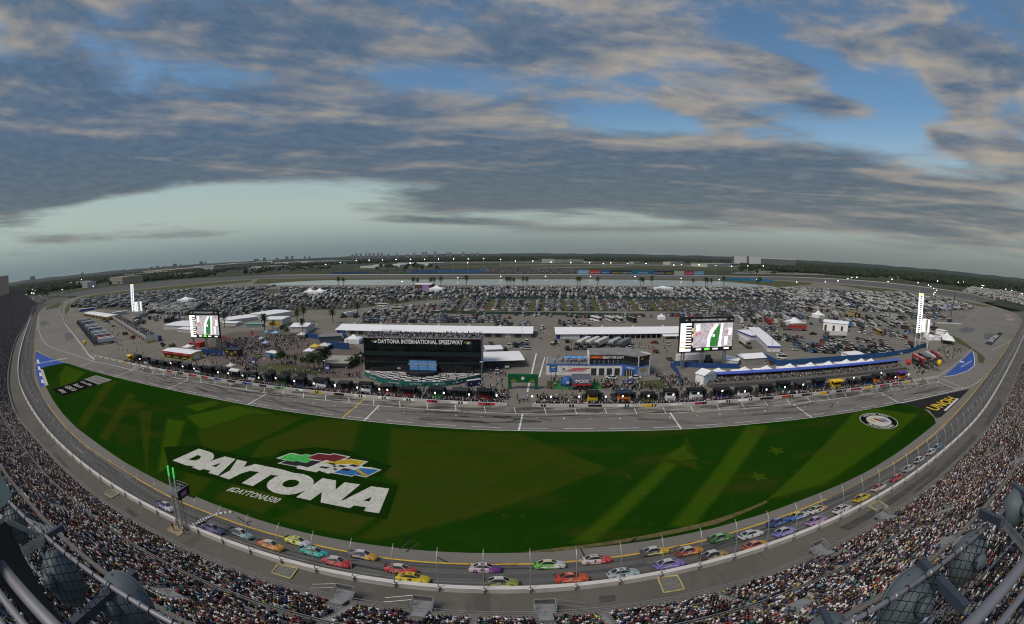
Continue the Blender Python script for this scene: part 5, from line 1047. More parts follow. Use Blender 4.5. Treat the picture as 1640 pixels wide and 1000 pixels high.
for k in range(4):
    c = fa(xs*(.5+.15*k), 4, zl); u_ = thing('parasol', f'blue parasol on the pavilion deck, {ordn(k)} from the left', 'parasol', c, 'blue parasols on the pavilion deck')
    part('pole', m_galv, u_, lambda b: b.tube([c, c+Vector((0, 0, 2.3))], .04, 5)); part('canopy', G((.10, .28, .62)), u_, lambda b: b.lathe([(1.7, 2.0), (1.0, 2.35), (.03, 2.6)], 8, 0, Matrix.Translation(c)))
def board(label, px_, py_, top, wd, hd, faces, nm='sign_board', bot=None, cat='sign', depth=.4, lift=None):
    c = P(px_, py_); z1 = zfor(c, top); t = thing(nm, label, cat, c); z0 = lift if lift is not None else z1-hd; u = Vector((1, 0, 0)); fr = Fr(c-u*wd/2, c+u*wd/2)
    part('leg', G((.1, .1, .1)), t, lambda b: fbox(b, fr, wd*.2, wd*.2+.2, .1, .3, 0, z0)); part('leg', G((.1, .1, .1)), t, lambda b: fbox(b, fr, wd*.8-.2, wd*.8, .1, .3, 0, z0)); part('panel', faces, t, lambda b: fbox(b, fr, 0, wd, 0, depth, z0, z1)); return t, fr, z0, z1
t, fr_, z0, z1 = board('blue square sign on two black legs in front of the white pavilion', 886, 614, 585.5, 3.0, 2.6, G((.02, .12, .42))); bowtie(t, fr_(1.5, -.05, z1-.8), fr_.u, .9, (.7, .5, .1)); text('CHEVROLET', .42, m_wp, t, face_T(fr_(1.5, -.06, z1-1.8), fr_.u), ext=.01)
# green arch over the central road
A, B_ = P(814, 623), P(861, 624); f = Fr(A, B_); zt = zfor(A, 599.5); zb = zfor(A, 612.5); ar = thing('gate_arch', 'green gate arch with a round clock over the road from pit lane', 'arch', A); gm = G((.006, .10, .03), .5)
for a0 in (0, f.w-1.1): part('leg', gm, ar, lambda b: fbox(b, f, a0, a0+1.1, 0, 1, 0, zb))
part('beam', gm, ar, lambda b: fbox(b, f, -.1, f.w+.1, -.1, 1.1, zb, zt)); part('clock', G((.7, .7, .65)), ar, lambda b: b.lathe([(.62, 0), (.62, .1)], 20, 0, f.T @ Matrix.Translation((f.w/2, -.12, (zb+zt)/2+.1)) @ Matrix.Rotation(math.pi/2, 4, 'X')))
part('clock_hands', G(BLACK), ar, lambda b: (b.bar(f(f.w/2, -.26, (zb+zt)/2+.1), f(f.w/2+.3, -.26, (zb+zt)/2+.3), .06, .06), b.bar(f(f.w/2, -.26, (zb+zt)/2+.1), f(f.w/2-.15, -.26, (zb+zt)/2+.5), .06, .06)))
gold = G((.55, .38, .06))
for x in (.18, .82): text('ROLEX', .62, gold, ar, face_T(f(f.w*x, -.16, zb+.55), f.u), bold=.02, ext=.01); part('crown', gold, ar, lambda b: b.add([f(f.w*x+a, -.15, zb+1.0+c) for a, c in ((-.2, 0), (.2, 0), (.3, .4), (.1, .15), (0, .45), (-.1, .15), (-.3, .4))], [tuple(range(7))]))
# big video boards
m_sg, m_sw, m_sk = M('screen green', (.04, .22, .05), .4, em=.55), M('screen white', (.95, .95, .97), .4, em=1.0, var=.04), M('screen black', (.02, .02, .025), .4, em=.3); m_st = M('screen tarmac', (.42, .38, .40), .4, em=.8, var=.35, scale=.9); m_so = M('screen orange', (.9, .55, .25), .4, em=.9); m_sr = M('screen red', (.7, .08, .06), .4, em=.9)
def video(label, tl, tr, br, bl, hy, base_pts, org):
    """upright screen whose four corners are seen at tl tr br bl; hy = top of the header board"""
    b0 = P(*base_pts[0]); b1 = P(*base_pts[-1]); f = Fr(b0, b1); t = thing('video_board', label, 'screen', b0)
    A, B_ = P(bl[0], base_pts[0][1]), P(br[0], base_pts[-1][1]); f = Fr(A, B_); z0, z1 = zfor(A, bl[1]), zfor(A, tl[1]); zh = zfor(A, hy); w, h = f.w, z1-z0
    part('housing', G((.02, .02, .022)), t, lambda b: (fbox(b, f, -.3, w+.3, 0, 1.4, z0-.3, z1), fbox(b, f, -.3, w+.3, -.2, 1.4, z1, zh)))
    part('picture', m_st, t, lambda b: fbox(b, f, w*.24, w, -.08, 0, z0+h*.13, z1-.1)); part('timing_list', m_sw, t, lambda b: fbox(b, f, 0, w*.2, -.08, 0, z0+.1, z1-.1))
    def rows(b):
        for k in range(9): fbox(b, f, w*.10, w*.225, -.12, -.08, z0+h*(.10+.095*k), z0+h*(.10+.095*k+.055))
    part('timing_rows', m_sk, t, rows); part('list_accent', m_so, t, lambda b: [fbox(b, f, w*.005, w*.1, -.12, -.08, z0+h*y, z0+h*(y+.06)) for y in (.3, .12)]+[fbox(b, f, w*.21, w*.235, -.12, -.08, z0+h*y, z0+h*(y+.12)) for y in (.2, .5, .7)])
    P2 = lambda x, y, d: f(w*x, -d, z0+h*y)
    part('picture_lawn', m_sg, t, lambda b: b.poly([P2(x, y, .13) for x, y in ((.56, .15), (.70, .15), (.72, .4), (.735, .7), (.74, .97), (.69, .86), (.62, .66), (.575, .45), (.555, .28))]))
    part('picture_track', m_sw, t, lambda b: [b.poly([P2(x, y, .11) for x, y in l]) for l in ([(.50, .14), (.555, .14), (.56, .45), (.61, .68), (.70, .92), (.66, .97), (.55, .72), (.505, .45)], [(.72, .14), (.77, .14), (.80, .97), (.76, .97)], [(.84, .2), (.90, .2), (.90, .5), (.84, .5)], [(.90, .55), (.97, .55), (.97, .8), (.90, .8)], [(.28, .7), (.36, .72), (.35, .95), (.28, .93)])])
    part('picture_lettering', m_sw, t, lambda b: b.add([P2(x, y, .16) for x, y in ((.60, .5), (.64, .5), (.645, .58), (.605, .58))], [(0, 1, 2, 3)])); part('picture_roofs', m_sr, t, lambda b: [b.add([P2(x+a, y+c, .15) for a, c in ((0, 0), (.04, .01), (.05, .07), (.01, .06))], [(0, 1, 2, 3)]) for x, y in ((.27, .55), (.33, .6), (.87, .65))])
    part('logo_strip', m_sw, t, lambda b: [fbox(b, f, w*x, w*(x+.10), -.1, 0, z0+h*.04, z0+h*.09) for x in (.3, .62, .84)]); part('logo_green', M('logo green', (.2, .9, .1), .4, em=.9), t, lambda b: fbox(b, f, w*.46, w*.56, -.1, 0, z0+h*.03, z0+h*.10))
    text('DAYTONA INTERNATIONAL SPEEDWAY', (zh-z1)*.42, m_wt, t, face_T(f(w*.52, -.35, (zh+z1)/2), f.u), bold=.03, ext=.02, sx=.8*w/((zh-z1)*.42*21.5)*1.0)
    mini_flags(t, f(w*.09, -.3, (zh+z1)/2), f.u, (zh-z1)*.4, 0); mini_flags(t, f(w*.95, -.3, (zh+z1)/2), f.u, (zh-z1)*.4, 0)
    for px_, py_ in base_pts: c = P(px_, py_); a = (c-A).dot(f.u); part('leg', G((.17, .18, .19), .5), t, lambda b: [fbox(b, f, a+d, a+d+.25, e, e+.25, 0, z0) for d in (-.6, .6) for e in (.2, 1.1)] + [b.bar(f(a-.5, .3, z), f(a+.7, .3, z+1.3), .1, .1) for z in np.arange(.5, z0-1.2, 1.4)])
    def br_(b):
        a = [(P(*q)-A).dot(f.u) for q in base_pts]
        b.bar(f(a[0], .5, z0*.35), f(a[1], .5, z0-.3), .2, .2); b.bar(f(a[1], .5, z0-.3), f(a[2], .5, z0*.45), .2, .2)
    part('brace', G((.2, .2, .2)), t, br_); return t, f, z0, z1, zh
video('large lit video board on steel legs to the right of the pavilion', (1088, 518), (1173, 518), (1169, 563.5), (1086, 564), 508.5, [(1093, 591), (1125, 590), (1158, 586)], 0)
video('smaller lit video board on legs over the crowded plaza at the left', (304, 505), (350.5, 507), (354, 541.5), (308.5, 540), 496.7, [(310, 560), (331, 561), (353, 562.5)], 0)
# scoring pylons
def pylon(label, base, ytop, ybot, wpx, b2, antenna):
    c = P(*base); zt, zb = zfor(c, ytop), zfor(c, ybot); t = thing('scoring_pylon', label, 'pylon', c); u = Vector((c.y, -c.x, 0)).normalized(); k = (c-Vector((0, 0, H))).length/F; W2 = wpx*k*.95; f = Fr(c-u*W2/2, c+u*W2/2)
    part('column', G((.03, .03, .035)), t, lambda b: fbox(b, f, 0, W2, 0, 1.6, zb, zt)); part('lit_face', m_sw, t, lambda b: fbox(b, f, .1, W2-.1, -.1, 0, zb+.1, zt-.1)); n = 18
    part('numbers', m_sk, t, lambda b: [fbox(b, f, W2*.30, W2*.72, -.15, -.1, zb+(zt-zb)*(k+.25)/n, zb+(zt-zb)*(k+.78)/n) for k in range(n)]); part('lit_edge', M('cyan edge', (.3, .8, .85), .4, em=.9), t, lambda b: fbox(b, f, -.15, .08, -.14, 1, zb, zt)); part('lit_edge', M('red edge', (.85, .25, .25), .4, em=.7), t, lambda b: [fbox(b, f, W2-.15, W2+.1, -.14, 1, zb+(zt-zb)*q, zb+(zt-zb)*(q+.18)) for q in (.05, .4, .7)])
    part('lit_cap', M('amber light', (1, .7, .2), .4, em=1.2), t, lambda b: fbox(b, f, W2*.1, W2*.9, -.2, -.1, zt-1.6, zt-.4))
    z0, z1 = zfor(c, b2[1]), zfor(c, b2[0]); W3 = b2[2]*k*.95; part('side_board', m_st, t, lambda b: fbox(b, f, W2+.3, W2+W3, .2, 1.2, z0, z1)); part('side_picture', m_sw, t, lambda b: [fbox(b, f, W2+.3+W3*x, W2+.3+W3*(x+.13), .1, .2, z0+.3, z1-.3) for x in (.02, .22, .72)]); part('side_green', m_sg, t, lambda b: fbox(b, f, W2+.3+W3*.5, W2+.3+W3*.62, .1, .2, z0+1, z1-.6))
    leg = G((.6, .62, .63), .5); tot = W2+W3
    for x in (0, W2, tot-.4):
        part('leg', leg, t, lambda b: (fbox(b, f, x, x+.4, .2, .6, 0, z0), fbox(b, f, x, x+.4, 4, 4.4, 0, z0)))
    part('brace', leg, t, lambda b: (b.bar(f(0, .4, 0), f(W2+W3*.5, .4, z0), .3, .3), b.bar(f(tot, .4, 0), f(W2+W3*.5, .4, z0), .3, .3), b.bar(f(0, .4, z0), f(tot, .4, z0), .35, .35), b.bar(f(0, .4, z0*.5), f(tot, .4, z0*.5), .2, .2), b.bar(f(0, 4.2, z0), f(tot, 4.2, z0), .35, .35), b.bar(f(0, .4, z0*.5), f(0, 4.2, z0), .2, .2), b.bar(f(tot, .4, z0*.5), f(tot, 4.2, z0), .2, .2)))
    if antenna: part('antenna', leg, t, lambda b: b.tube([f(.2, .8, zt), f(.2, .8, zfor(c, antenna))], .12, 5))
pylon('tall lit scoring pylon at the right of the paddock', (1468, 558), 470, 533.5, 9, (510, 531.5, 16), 464)
pylon('tall lit scoring pylon far to the left among the parked vehicles', (215, 511), 455.5, 499, 5.5, (484, 500, 14), None)
# roofed grandstand behind the right hand pits: rows rise away from the viewer to a flat roof over the top
A, B_ = P(1136, 621), P(1452, 592); f = Fr(A, B_); rs = thing('roofed_stand', 'long stand with a violet blue flat roof behind the right hand pit boxes', 'grandstand', A); w = f.w; zr = zfor(f(0, 6.6), 600.0); RSR = (zr-2.4-.8)/7
part('terrace', G((.10, .095, .09)), rs, lambda b: [fbox(b, f, 0, w, .95*k, .95*k+.97, 0, .8+RSR*k) for k in range(8)]); m_vr = M('violet blue roof', (.075, .115, .48), .5, var=.08, scale=.3, stretch=(6, 1, 1))
part('roof', m_vr, rs, lambda b: b.box(-.8, w+.8, 0, 2.3, 0, .22, 0, f.T @ Matrix.Translation((0, 6.4, zr-.3)) @ Matrix.Rotation(R(10), 4, 'X'))); part('bench', G((.22, .2, .17)), rs, lambda b: [fbox(b, f, .3, w-.3, .95*k+.2, .95*k+.5, 1.2+RSR*k, 1.26+RSR*k) for k in range(7)])
part('front_rail', m_rail, rs, lambda b: [fbox(b, f, 0, w, y, y+.06, z, z+.08) for y, z in ((-.06, 1.3), (-.06, 1.9), (3.8, 2.0+RSR*4), (3.8, 2.5+RSR*4))]); part('post', m_galv, rs, lambda b: [fbox(b, f, x, x+.15, 7.0, 7.15, 0, zr) for x in np.arange(.5, w, 7.5)])
part('rear_wall', G((.05, .05, .055)), rs, lambda b: fbox(b, f, 0, w, 7.7, 7.9, 0, zr-.5))
FRS = f; RSW = w
def tent(label, c, wd, dp, he, hr, nm='tent', col=WHITE, rz=0.0, group=None, open_=False, peaks=1, cat='tent'):
    t = thing(nm, label, cat, c, group); T = Matrix.Translation(c) @ Matrix.Rotation(rz, 4, 'Z')
    def roof(b):
        for k in range(peaks):
            x0 = -wd/2+wd*k/peaks; x1 = x0+wd/peaks; xm = (x0+x1)/2; v = [(x0, -dp/2, he), (x1, -dp/2, he), (x1, dp/2, he), (x0, dp/2, he)]; m = [(x0*.45+xm*.55, -dp*.2, he+(hr-he)*.34), (x1*.45+xm*.55, -dp*.2, he+(hr-he)*.34), (x1*.45+xm*.55, dp*.2, he+(hr-he)*.34), (x0*.45+xm*.55, dp*.2, he+(hr-he)*.34)]
            b.add([T @ Vector(p) for p in v+m+[(xm, 0, hr)]], [(0, 1, 5, 4), (1, 2, 6, 5), (2, 3, 7, 6), (3, 0, 4, 7), (4, 5, 8), (5, 6, 8), (6, 7, 8), (7, 4, 8)])
    part('canopy', G(col, .6, .08), t, roof); part('valance', G(col, .6, .08), t, lambda b: (b.box(-wd/2, wd/2, -dp/2-.04, -dp/2, he-.45 if open_ else .1, he, 0, T), b.box(-wd/2, wd/2, dp/2, dp/2+.04, he-.45 if open_ else .1, he, 0, T), b.box(wd/2, wd/2+.04, -dp/2, dp/2, he-.45 if open_ else .1, he, 0, T), b.box(-wd/2-.04, -wd/2, -dp/2, dp/2, he-.45 if open_ else .1, he, 0, T)))
    part('pole', m_galv, t, lambda b: [b.box(x-.06, x+.06, y-.06, y+.06, 0, he, 0, T) for x in (-wd/2+.1, wd/2-.1) for y in (-dp/2+.1, dp/2-.1)]); return t
for i, (x, y) in enumerate(((1157, 589), (1200, 587), (1236, 585), (1273, 582), (1308, 580), (1339, 578), (1367, 575), (1395, 574), (1415, 574))):
    s = (P(x, 600)-A).dot(f.u); c = f(max(5, min(w-4, (P(x, y+20)-A).dot(f.u))), 14); hz = zfor(c, y); tent(f'white peaked tent rising behind the violet roof, {ordn(i)} from the left', c, 9.5, 9.5, hz-2.4, hz, 'peaked_tent', rz=f.rz, group='white tents behind the violet roofed stand')
def shed(label, pl, pr, ytop, depth, nm='shed', wall=OFFW, roof=None, cat='building', pitch=.6, stripe=None, over=.4, group=None):
    A, B_ = P(*pl), P(*pr); g = Fr(A, B_); h = max(2.2, zfor(A, ytop)); t = thing(nm, label, cat, A, group); part('wall', G(wall), t, lambda b: fbox(b, g, 0, g.w, 0, depth, 0, h))
    part('roof', m_roofw if roof is None else roof, t, lambda b: (fbox(b, g, -over, g.w+over, -over, depth+over, h, h+.18) if pitch == 0 else (gable(b, g, -over, g.w+over, -over, depth+over, h, h+pitch), )))
    if stripe: part('stripe', G(stripe), t, lambda b: (fbox(b, g, -over-.02, g.w+over+.02, -over-.05, -over, h-.7, h-.02), fbox(b, g, g.w+over, g.w+over+.05, -over, depth+over, h-.7, h-.02)))
    return t, g, h
# left part of the infield
t, g, h = shed('yellow fronted snack building with red banner and white roof on the left', (262, 572), (306.5, 578.5), 561.5, 9, 'kiosk', (.55, .38, .05), pitch=.5)
part('red_banner', G((.42, .02, .03)), t, lambda b: fbox(b, g, 0, g.w, -.7, -.45, h-1.2, h)); part('counter', G((.02, .02, .02)), t, lambda b: fbox(b, g, 1, g.w-1.4, -.1, -.02, .2, h*.58)); part('end_door', G((.6, .6, .6)), t, lambda b: fbox(b, g, g.w, g.w+.08, 2.5, 7, 0, h*.75))
for i in range(3): text('UNOH', 1.5, G((.62, .43, .02)), t, face_T(g(g.w*(.2+.29*i), -.16, h*.30), g.u), bold=.04, ext=.01); text('Coca-Cola', .75, m_wp, t, face_T(g(g.w*(.14+.36*i), -.76, h-.6), g.u), ext=.01)
t, g, h = shed('white roofed garage with a yellow open front at the far left', (134, 506.5), (172, 513.5), 501.8, 17, 'garage', (.42, .30, .05), pitch=.8, group='white roofed garages across the paddock')
part('bay', G((.03, .03, .03)), t, lambda b: [fbox(b, g, g.w*(k+.1)/9, g.w*(k+.85)/9, -.05, 0, .2, h*.8) for k in range(9)])
shed('narrow white awning beside the far left yellow garage', (182, 506), (204, 503), 501, 5, 'awning', (.4, .4, .4), pitch=0); shed('blue and white hospitality trailer behind the yellow garage', (128, 500), (151, 496.5), 496, 5, 'trailer', (.10, .10, .35), cat='trailer', pitch=0)
A, B_ = P(181, 513), P(236, 549.5); g = Fr(A, B_); h = zfor(B_, 541.5); t = thing('garage', 'long low garage row with many dark bays below the fan deck at left', 'garage', A, 'white roofed garages across the paddock')
part('wall', G((.33, .30, .27)), t, lambda b: fbox(b, g, 0, g.w, 0, 9, 0, h)); part('bay', G((.03, .022, .02)), t, lambda b: [fbox(b, g, g.w*(k+.12)/24, g.w*(k+.75)/24, -.06, 0, 0, h*.62) for k in range(24)]); part('parapet', G((.36, .36, .36)), t, lambda b: fbox(b, g, 0, g.w, -.3, 0, h, h+1.1)); part('deck', m_groof, t, lambda b: fbox(b, g, 0, g.w, 0, 9, h, h+.08)); FDECK = (g, h)
part('white_end', G((.62, .61, .58)), t, lambda b: fbox(b, g, g.w, g.w+.3, -1, 9, 0, h+1.4)); part('yellow_foot', G((.6, .42, .03)), t, lambda b: fbox(b, g, g.w+.3, g.w+.36, -1, 6, 0, 1.3)); part('blue_end', G((.05, .06, .25)), t, lambda b: fbox(b, g, g.w-4, g.w+.2, 9, 12, 0, h))
for i, (a, e, yt, dp, lab) in enumerate((((262, 528), (303, 530), 521, 26, 'large white flat roof on steel columns left of the left video board'), ((284, 532), (312, 534), 527, 16, 'smaller white flat roof pavilion next to the left video board'), ((364, 519), (422, 511), 513.5, 22, 'long white roofed hall beyond the left video board'), ((420, 523), (452, 523), 512, 18, 'white walled hall with gold banners behind the palms'), ((465, 533), (492, 533), 524, 17, 'big white marquee with gable roof behind the palms'), ((427, 514), (468, 507), 505, 26, 'white hall roof farther back beyond the palms'), ((356, 522), (378, 522.5), 519, 10, 'small white canopy beside the left video board'), ((394, 524), (420, 524), 521, 8, 'pale teal canopy shading the plaza seats'))):
    t, g, h = shed(lab, a, e, yt, dp, 'hall', (.5, .5, .49) if i != 7 else (.2, .3, .28), M('teal roof', (.2, .33, .3)) if i == 7 else None, 'building', 1.6 if i == 4 else .4)
    if i == 3: part('gold_banner', G((.55, .36, .03)), t, lambda b: [fbox(b, g, g.w*x, g.w*(x+.28), -.1, 0, .6, h*.7) for x in (.3, .64)])
t, g, h = shed('grey sloped roof shelter behind blue walls in the plaza', (512, 549), (548, 547), 540, 10, 'shelter', (.10, .11, .13), m_groof, pitch=.6)
for lab, a, e, hh in (('blue wall screening the grey shelter on its left', (489, 540), (511, 544), 3), ('blue wall screening the plaza below the white tent', (519, 557), (559, 560), 3.4), ('blue wall by the red topped stage under the left video board', (321, 567), (357, 571), 3), ('blue wall along the foot of the long garage at the left', (548, 538), (557, 546), 3)):
    A, B_ = P(*a), P(*e); g = Fr(A, B_); tag(part('screen_wall', G((.015, .05, .16)), None, lambda b: fbox(b, g, 0, g.w, 0, .3, 0, hh)), lab, 'wall')
tent('white peaked tent beside the left end of the black glass tower', P(567, 549), 9, 8, 2.6, 5.0)
t, g, h = shed('flat roofed concrete building beside the hedge left of the glass tower', (521, 590), (556, 591), 581, 13, 'restroom_building', (.30, .28, .24), M('weathered roof', (.33, .31, .27), var=.2), pitch=0, over=1)
part('opening', G((.05, .04, .03)), t, lambda b: fbox(b, g, 1, g.w-1, -.08, 0, .3, h*.45)); 
for lab, x, y, c, wd in (('small cyan roofed stall in the plaza', 427, 537, (.10, .45, .62), 3.2), ('light blue peaked stall in the plaza', 442, 538, (.25, .48, .70), 5), ('white topped stall near the blue walls', 484, 541, OFFW, 5), ('pale blue display kiosk with violet panel in the plaza', 426, 555, (.35, .42, .6), 4), ('small pale kiosk left of the cyan stall', 419, 548, (.4, .5, .55), 3), ('yellow topped stall beside the white awnings', 505, 561, (.65, .48, .05), 5), ('white awning stall beside the yellow stall', 496, 568, WHITE, 5), ('second white awning stall in front of the blue wall', 521, 559, OFFW, 6), ('white topped tent near the red and yellow kiosk', 302, 561, WHITE, 6), ('white topped tent among the pit boxes at left', 371, 593, OFFW, 3.6)):
    tent(lab, P(x, y), wd, wd, 2.4, 3.6, 'stall_tent', c, open_=True)
t, g, h = shed('bright blue container stand beside the small palms', (427, 571), (444, 574), 565.5, 4, 'container', (.06, .25, .45), m_roofw, pitch=0)
t, g, h = shed('red roofed stage below the left video board', (303, 556), (320, 557), 549, 6, 'stage', (.45, .04, .04), M('red roof', (.5, .06, .05)), pitch=.3); 
tag(part('red_sail', G((.6, .13, .10)), None, lambda b: b.add([P(354, 546, 6), P(354, 541, 3), P(371, 542, 4.6), P(355, 537, 8)], [(0, 1, 2, 3), (3, 2, 1, 0)])), 'red triangular sail beside the left video board', 'sail')
t, g, h = shed('black and gold display stand in the plaza at the left', (360, 570), (381, 572), 560, 5, 'display_stand', (.03, .03, .03), G((.03, .03, .03)), pitch=0); part('gold_panel', G((.5, .34, .03)), t, lambda b: [fbox(b, g, g.w*x, g.w*(x+.18), -.1, 0, h*y, h*(y+.25)) for x, y in ((.1, .6), (.45, .3), (.75, .65))])
# right of the tower and around the pavilion
shed('low white roofed building at the right of the glass tower', (775, 590), (836, 588), 578, 16, 'annex', (.06, .06, .06), None, pitch=.3, over=1.2); shed('white roof block behind the low annex by the tower', (779, 574), (805, 573), 560, 9, 'annex', (.4, .4, .4), None, pitch=.2)
t = thing('portable_toilets', 'row of navy portable toilets with white roofs at the right of the winner stage', 'toilets', P(750, 619)); g = Fr(P(749, 620), P(771, 617))
for k in range(7): part('cabin', G((.03, .035, .13)), t, lambda b: fbox(b, g, g.w*k/7+.05, g.w*(k+1)/7-.05, 0, 1.2, 0, 2.2)); part('cabin_roof', G((.6, .6, .6)), t, lambda b: fbox(b, g, g.w*k/7+.02, g.w*(k+1)/7-.02, -.05, 1.25, 2.2, 2.35))
A, B_ = P(917, 624), P(946, 624); g = Fr(A, B_); t = thing('broadcast_set', 'dark roofed broadcast stage with white FOX sign before the pavilion', 'stage', A); h = zfor(A, 610)
part('floor', G((.04, .04, .05)), t, lambda b: fbox(b, g, 0, g.w, 0, 6, 0, .6)); part('roof', G((.10, .10, .14)), t, lambda b: b.add([g(-.3, -.6, h), g(g.w+.3, -.6, h), g(g.w+.2, 6, h+1), g(-.2, 6, h+1), g(-.3, -.6, h-1.1), g(g.w+.3, -.6, h-1.1)], [(0, 1, 2, 3), (4, 5, 1, 0)])); part('red_band', G((.4, .03, .04)), t, lambda b: fbox(b, g, -.3, g.w+.3, -.75, -.65, h-1.6, h-1.0)); text('FOX', 1.5, m_wp, t, face_T(g(g.w/2, -.72, h-.1), g.u), bold=.08, ext=.02, sx=1.6)
part('post', m_galv, t, lambda b: [fbox(b, g, x, x+.15, y, y+.15, .6, h) for x in (0, g.w-.15) for y in (0, 5.7)]); part('backdrop', G((.03, .04, .2)), t, lambda b: fbox(b, g, .3, g.w-.3, 5.4, 5.6, .6, h)); part('desk', G((.5, .05, .05)), t, lambda b: fbox(b, g, 1, g.w-1, 1, 1.6, .6, 1.6))
hm = thing('inflatable_helmet', 'big blue inflatable dome beside the broadcast stage', 'inflatable', P(908, 617)); c = P(908, 617); part('dome', G((.03, .10, .32)), hm, lambda b: b.lathe([(2.2, 0), (2.3, 1), (2.05, 2.2), (1.4, 3.1), (.5, 3.5), (.02, 3.55)], 14, 0, Matrix.Translation(c)), True); part('mark', G(WHITE), hm, lambda b: b.box(-.5, .5, -2.36, -2.28, 1.3, 2, 0, Matrix.Translation(c)))
painted('lawn_patch', 'bright green artificial turf around the blue dome and broadcast stage', [(890, 611), (960, 611), (966, 623), (888, 623)], M('artificial turf', (.02, .16, .04), .9), .06)
for lab, a, e, yt, dp, wl in (('white block tent at the left end of the violet roofed stand', (1113, 615), (1126, 619), 598, 8, WHITE), ('white long hall with blue edged roof behind the right video board', (1229, 563.5), (1249.5, 564), 554, 62, (.6, .6, .6)), ('second white hall with blue edge behind the right video board', (1181, 536), (1203, 545), 529, 10, (.55, .55, .58)), ('white roofed trailer beside the right video board legs', (1157, 583), (1181, 586), 576, 8, OFFW), ('grey flat concrete block behind the violet roofed stand', (1192, 586), (1226, 583.5), 575, 9, (.25, .24, .22)), ('big white storage tent with dark doors in the right lot', (1318, 529), (1357, 533), 516, 12, WHITE), ('white tent behind the violet roof near its right end', (1360, 577), (1383, 575), 569, 8, WHITE), ('white tall tent box at the far right of the paddock', (1498, 535), (1512, 538), 528, 8, WHITE), ('white box trailer at the far right of the paddock', (1495, 545), (1510, 546), 539, 5, WHITE)):
    t, g, h = shed(lab, a, e, yt, dp, 'white_shed', wl, None, 'tent' if 'tent' in lab else ('trailer' if 'trailer' in lab else 'building'), 1.4 if 'storage' in lab or 'block' in lab else .3, (.05, .09, .4) if 'blue' in lab else None)
    if 'storage' in lab: part('door', G((.03, .03, .03)), t, lambda b: [fbox(b, g, g.w*x, g.w*(x+.09), -.08, 0, 0, h*.7) for x in (.05, .38, .72)])
    if 'long hall' in lab: part('door', G((.4, .42, .5)), t, lambda b: [fbox(b, g, -.08, 0, 3+5.5*k, 6.5+5.5*k, 0, h*.7) for k in range(10)])
tent('white many peaked marquee at the right end of the paddock', P(1517, 549), 20, 11, 3.2, 6.4, 'peaked_marquee', rz=R(38), peaks=5, open_=True)
tent('white peaked tent with dark open sides in the right lot', P(1271, 523), 13, 11, 3.4, 7, open_=True); tent('small white gazebo beside the video board header', P(1059, 512), 5, 5, 2.6, 4.6); tent('white gazebo near the yellow machines at right', P(1310, 509), 9, 9, 3, 6.5); tent('white gazebo at the foot of the right pylon', P(1490, 545), 5, 5, 2.6, 4.4); tent('small gazebo right of the pylon legs', P(1484, 541), 4, 4, 2.4, 4)
def fence_line(label, pts, hh, col):
    w = PP(pts); n = len(w); b = MB()
    for p, q in zip(w, w[1:]): b.bar(p+Vector((0, 0, hh/2)), q+Vector((0, 0, hh/2)), .15, hh)
    tag(b.build('screen_fence', G(col), None, org=w[0]), label, 'fence')
fence_line('blue screened fence zigzagging below the right video board', [(1074, 588), (1085, 600), (1091, 619)], 2.4, (.02, .07, .20)); fence_line('blue screened fence between the right lot and the violet roofed stand', [(1218, 572), (1246, 586), (1290, 583), (1325, 580), (1375, 576), (1420, 572), (1455, 566), (1484, 555)], 2.6, (.02, .075, .20)); fence_line('blue fence along the foot of the right video board', [(1078, 586), (1115, 589), (1150, 590), (1185, 590)], 2.2, (.02, .06, .2)); fence_line('dark green fence at the near edge of the grass parking lot', [(782, 479.5), (860, 479), (960, 479), (1060, 480), (1180, 481)], 2.6, (.02, .06, .06)); fence_line('green screened fence along the front of the grass parking rows', [(690, 502), (800, 503.5), (880, 504.5), (1030, 507)], 2.2, (.025, .06, .035)); fence_line('long blue screened fence outside the back straight', [(655, 437.5), (700, 436.8), (775, 437)], 6, (.02, .09, .24)); fence_line('short blue screened fence outside the back straight by the trees', [(532, 439), (590, 437.8)], 5, (.015, .05, .15)); fence_line('blue fence on the far shore of the lake', [(1163, 449.5), (1200, 450.5), (1238, 452.5)], 6, (.02, .13, .26))
fence_line('white low wall along the right pit exit', [(1501, 605.8), (1520, 594), (1540, 577.5), (1557, 561)], 1.1, (.6, .58, .56)); fence_line('white low wall at the left pit entry', [(99, 483.5), (98, 503), (105, 521), (116, 535), (130, 553), (143, 571), (152, 578)], 1.2, (.62, .60, .58)); fence_line('pale low wall beside the far right skid pad', [(1500, 518), (1540, 520), (1572, 494)], 1.2, (.5, .5, .5))
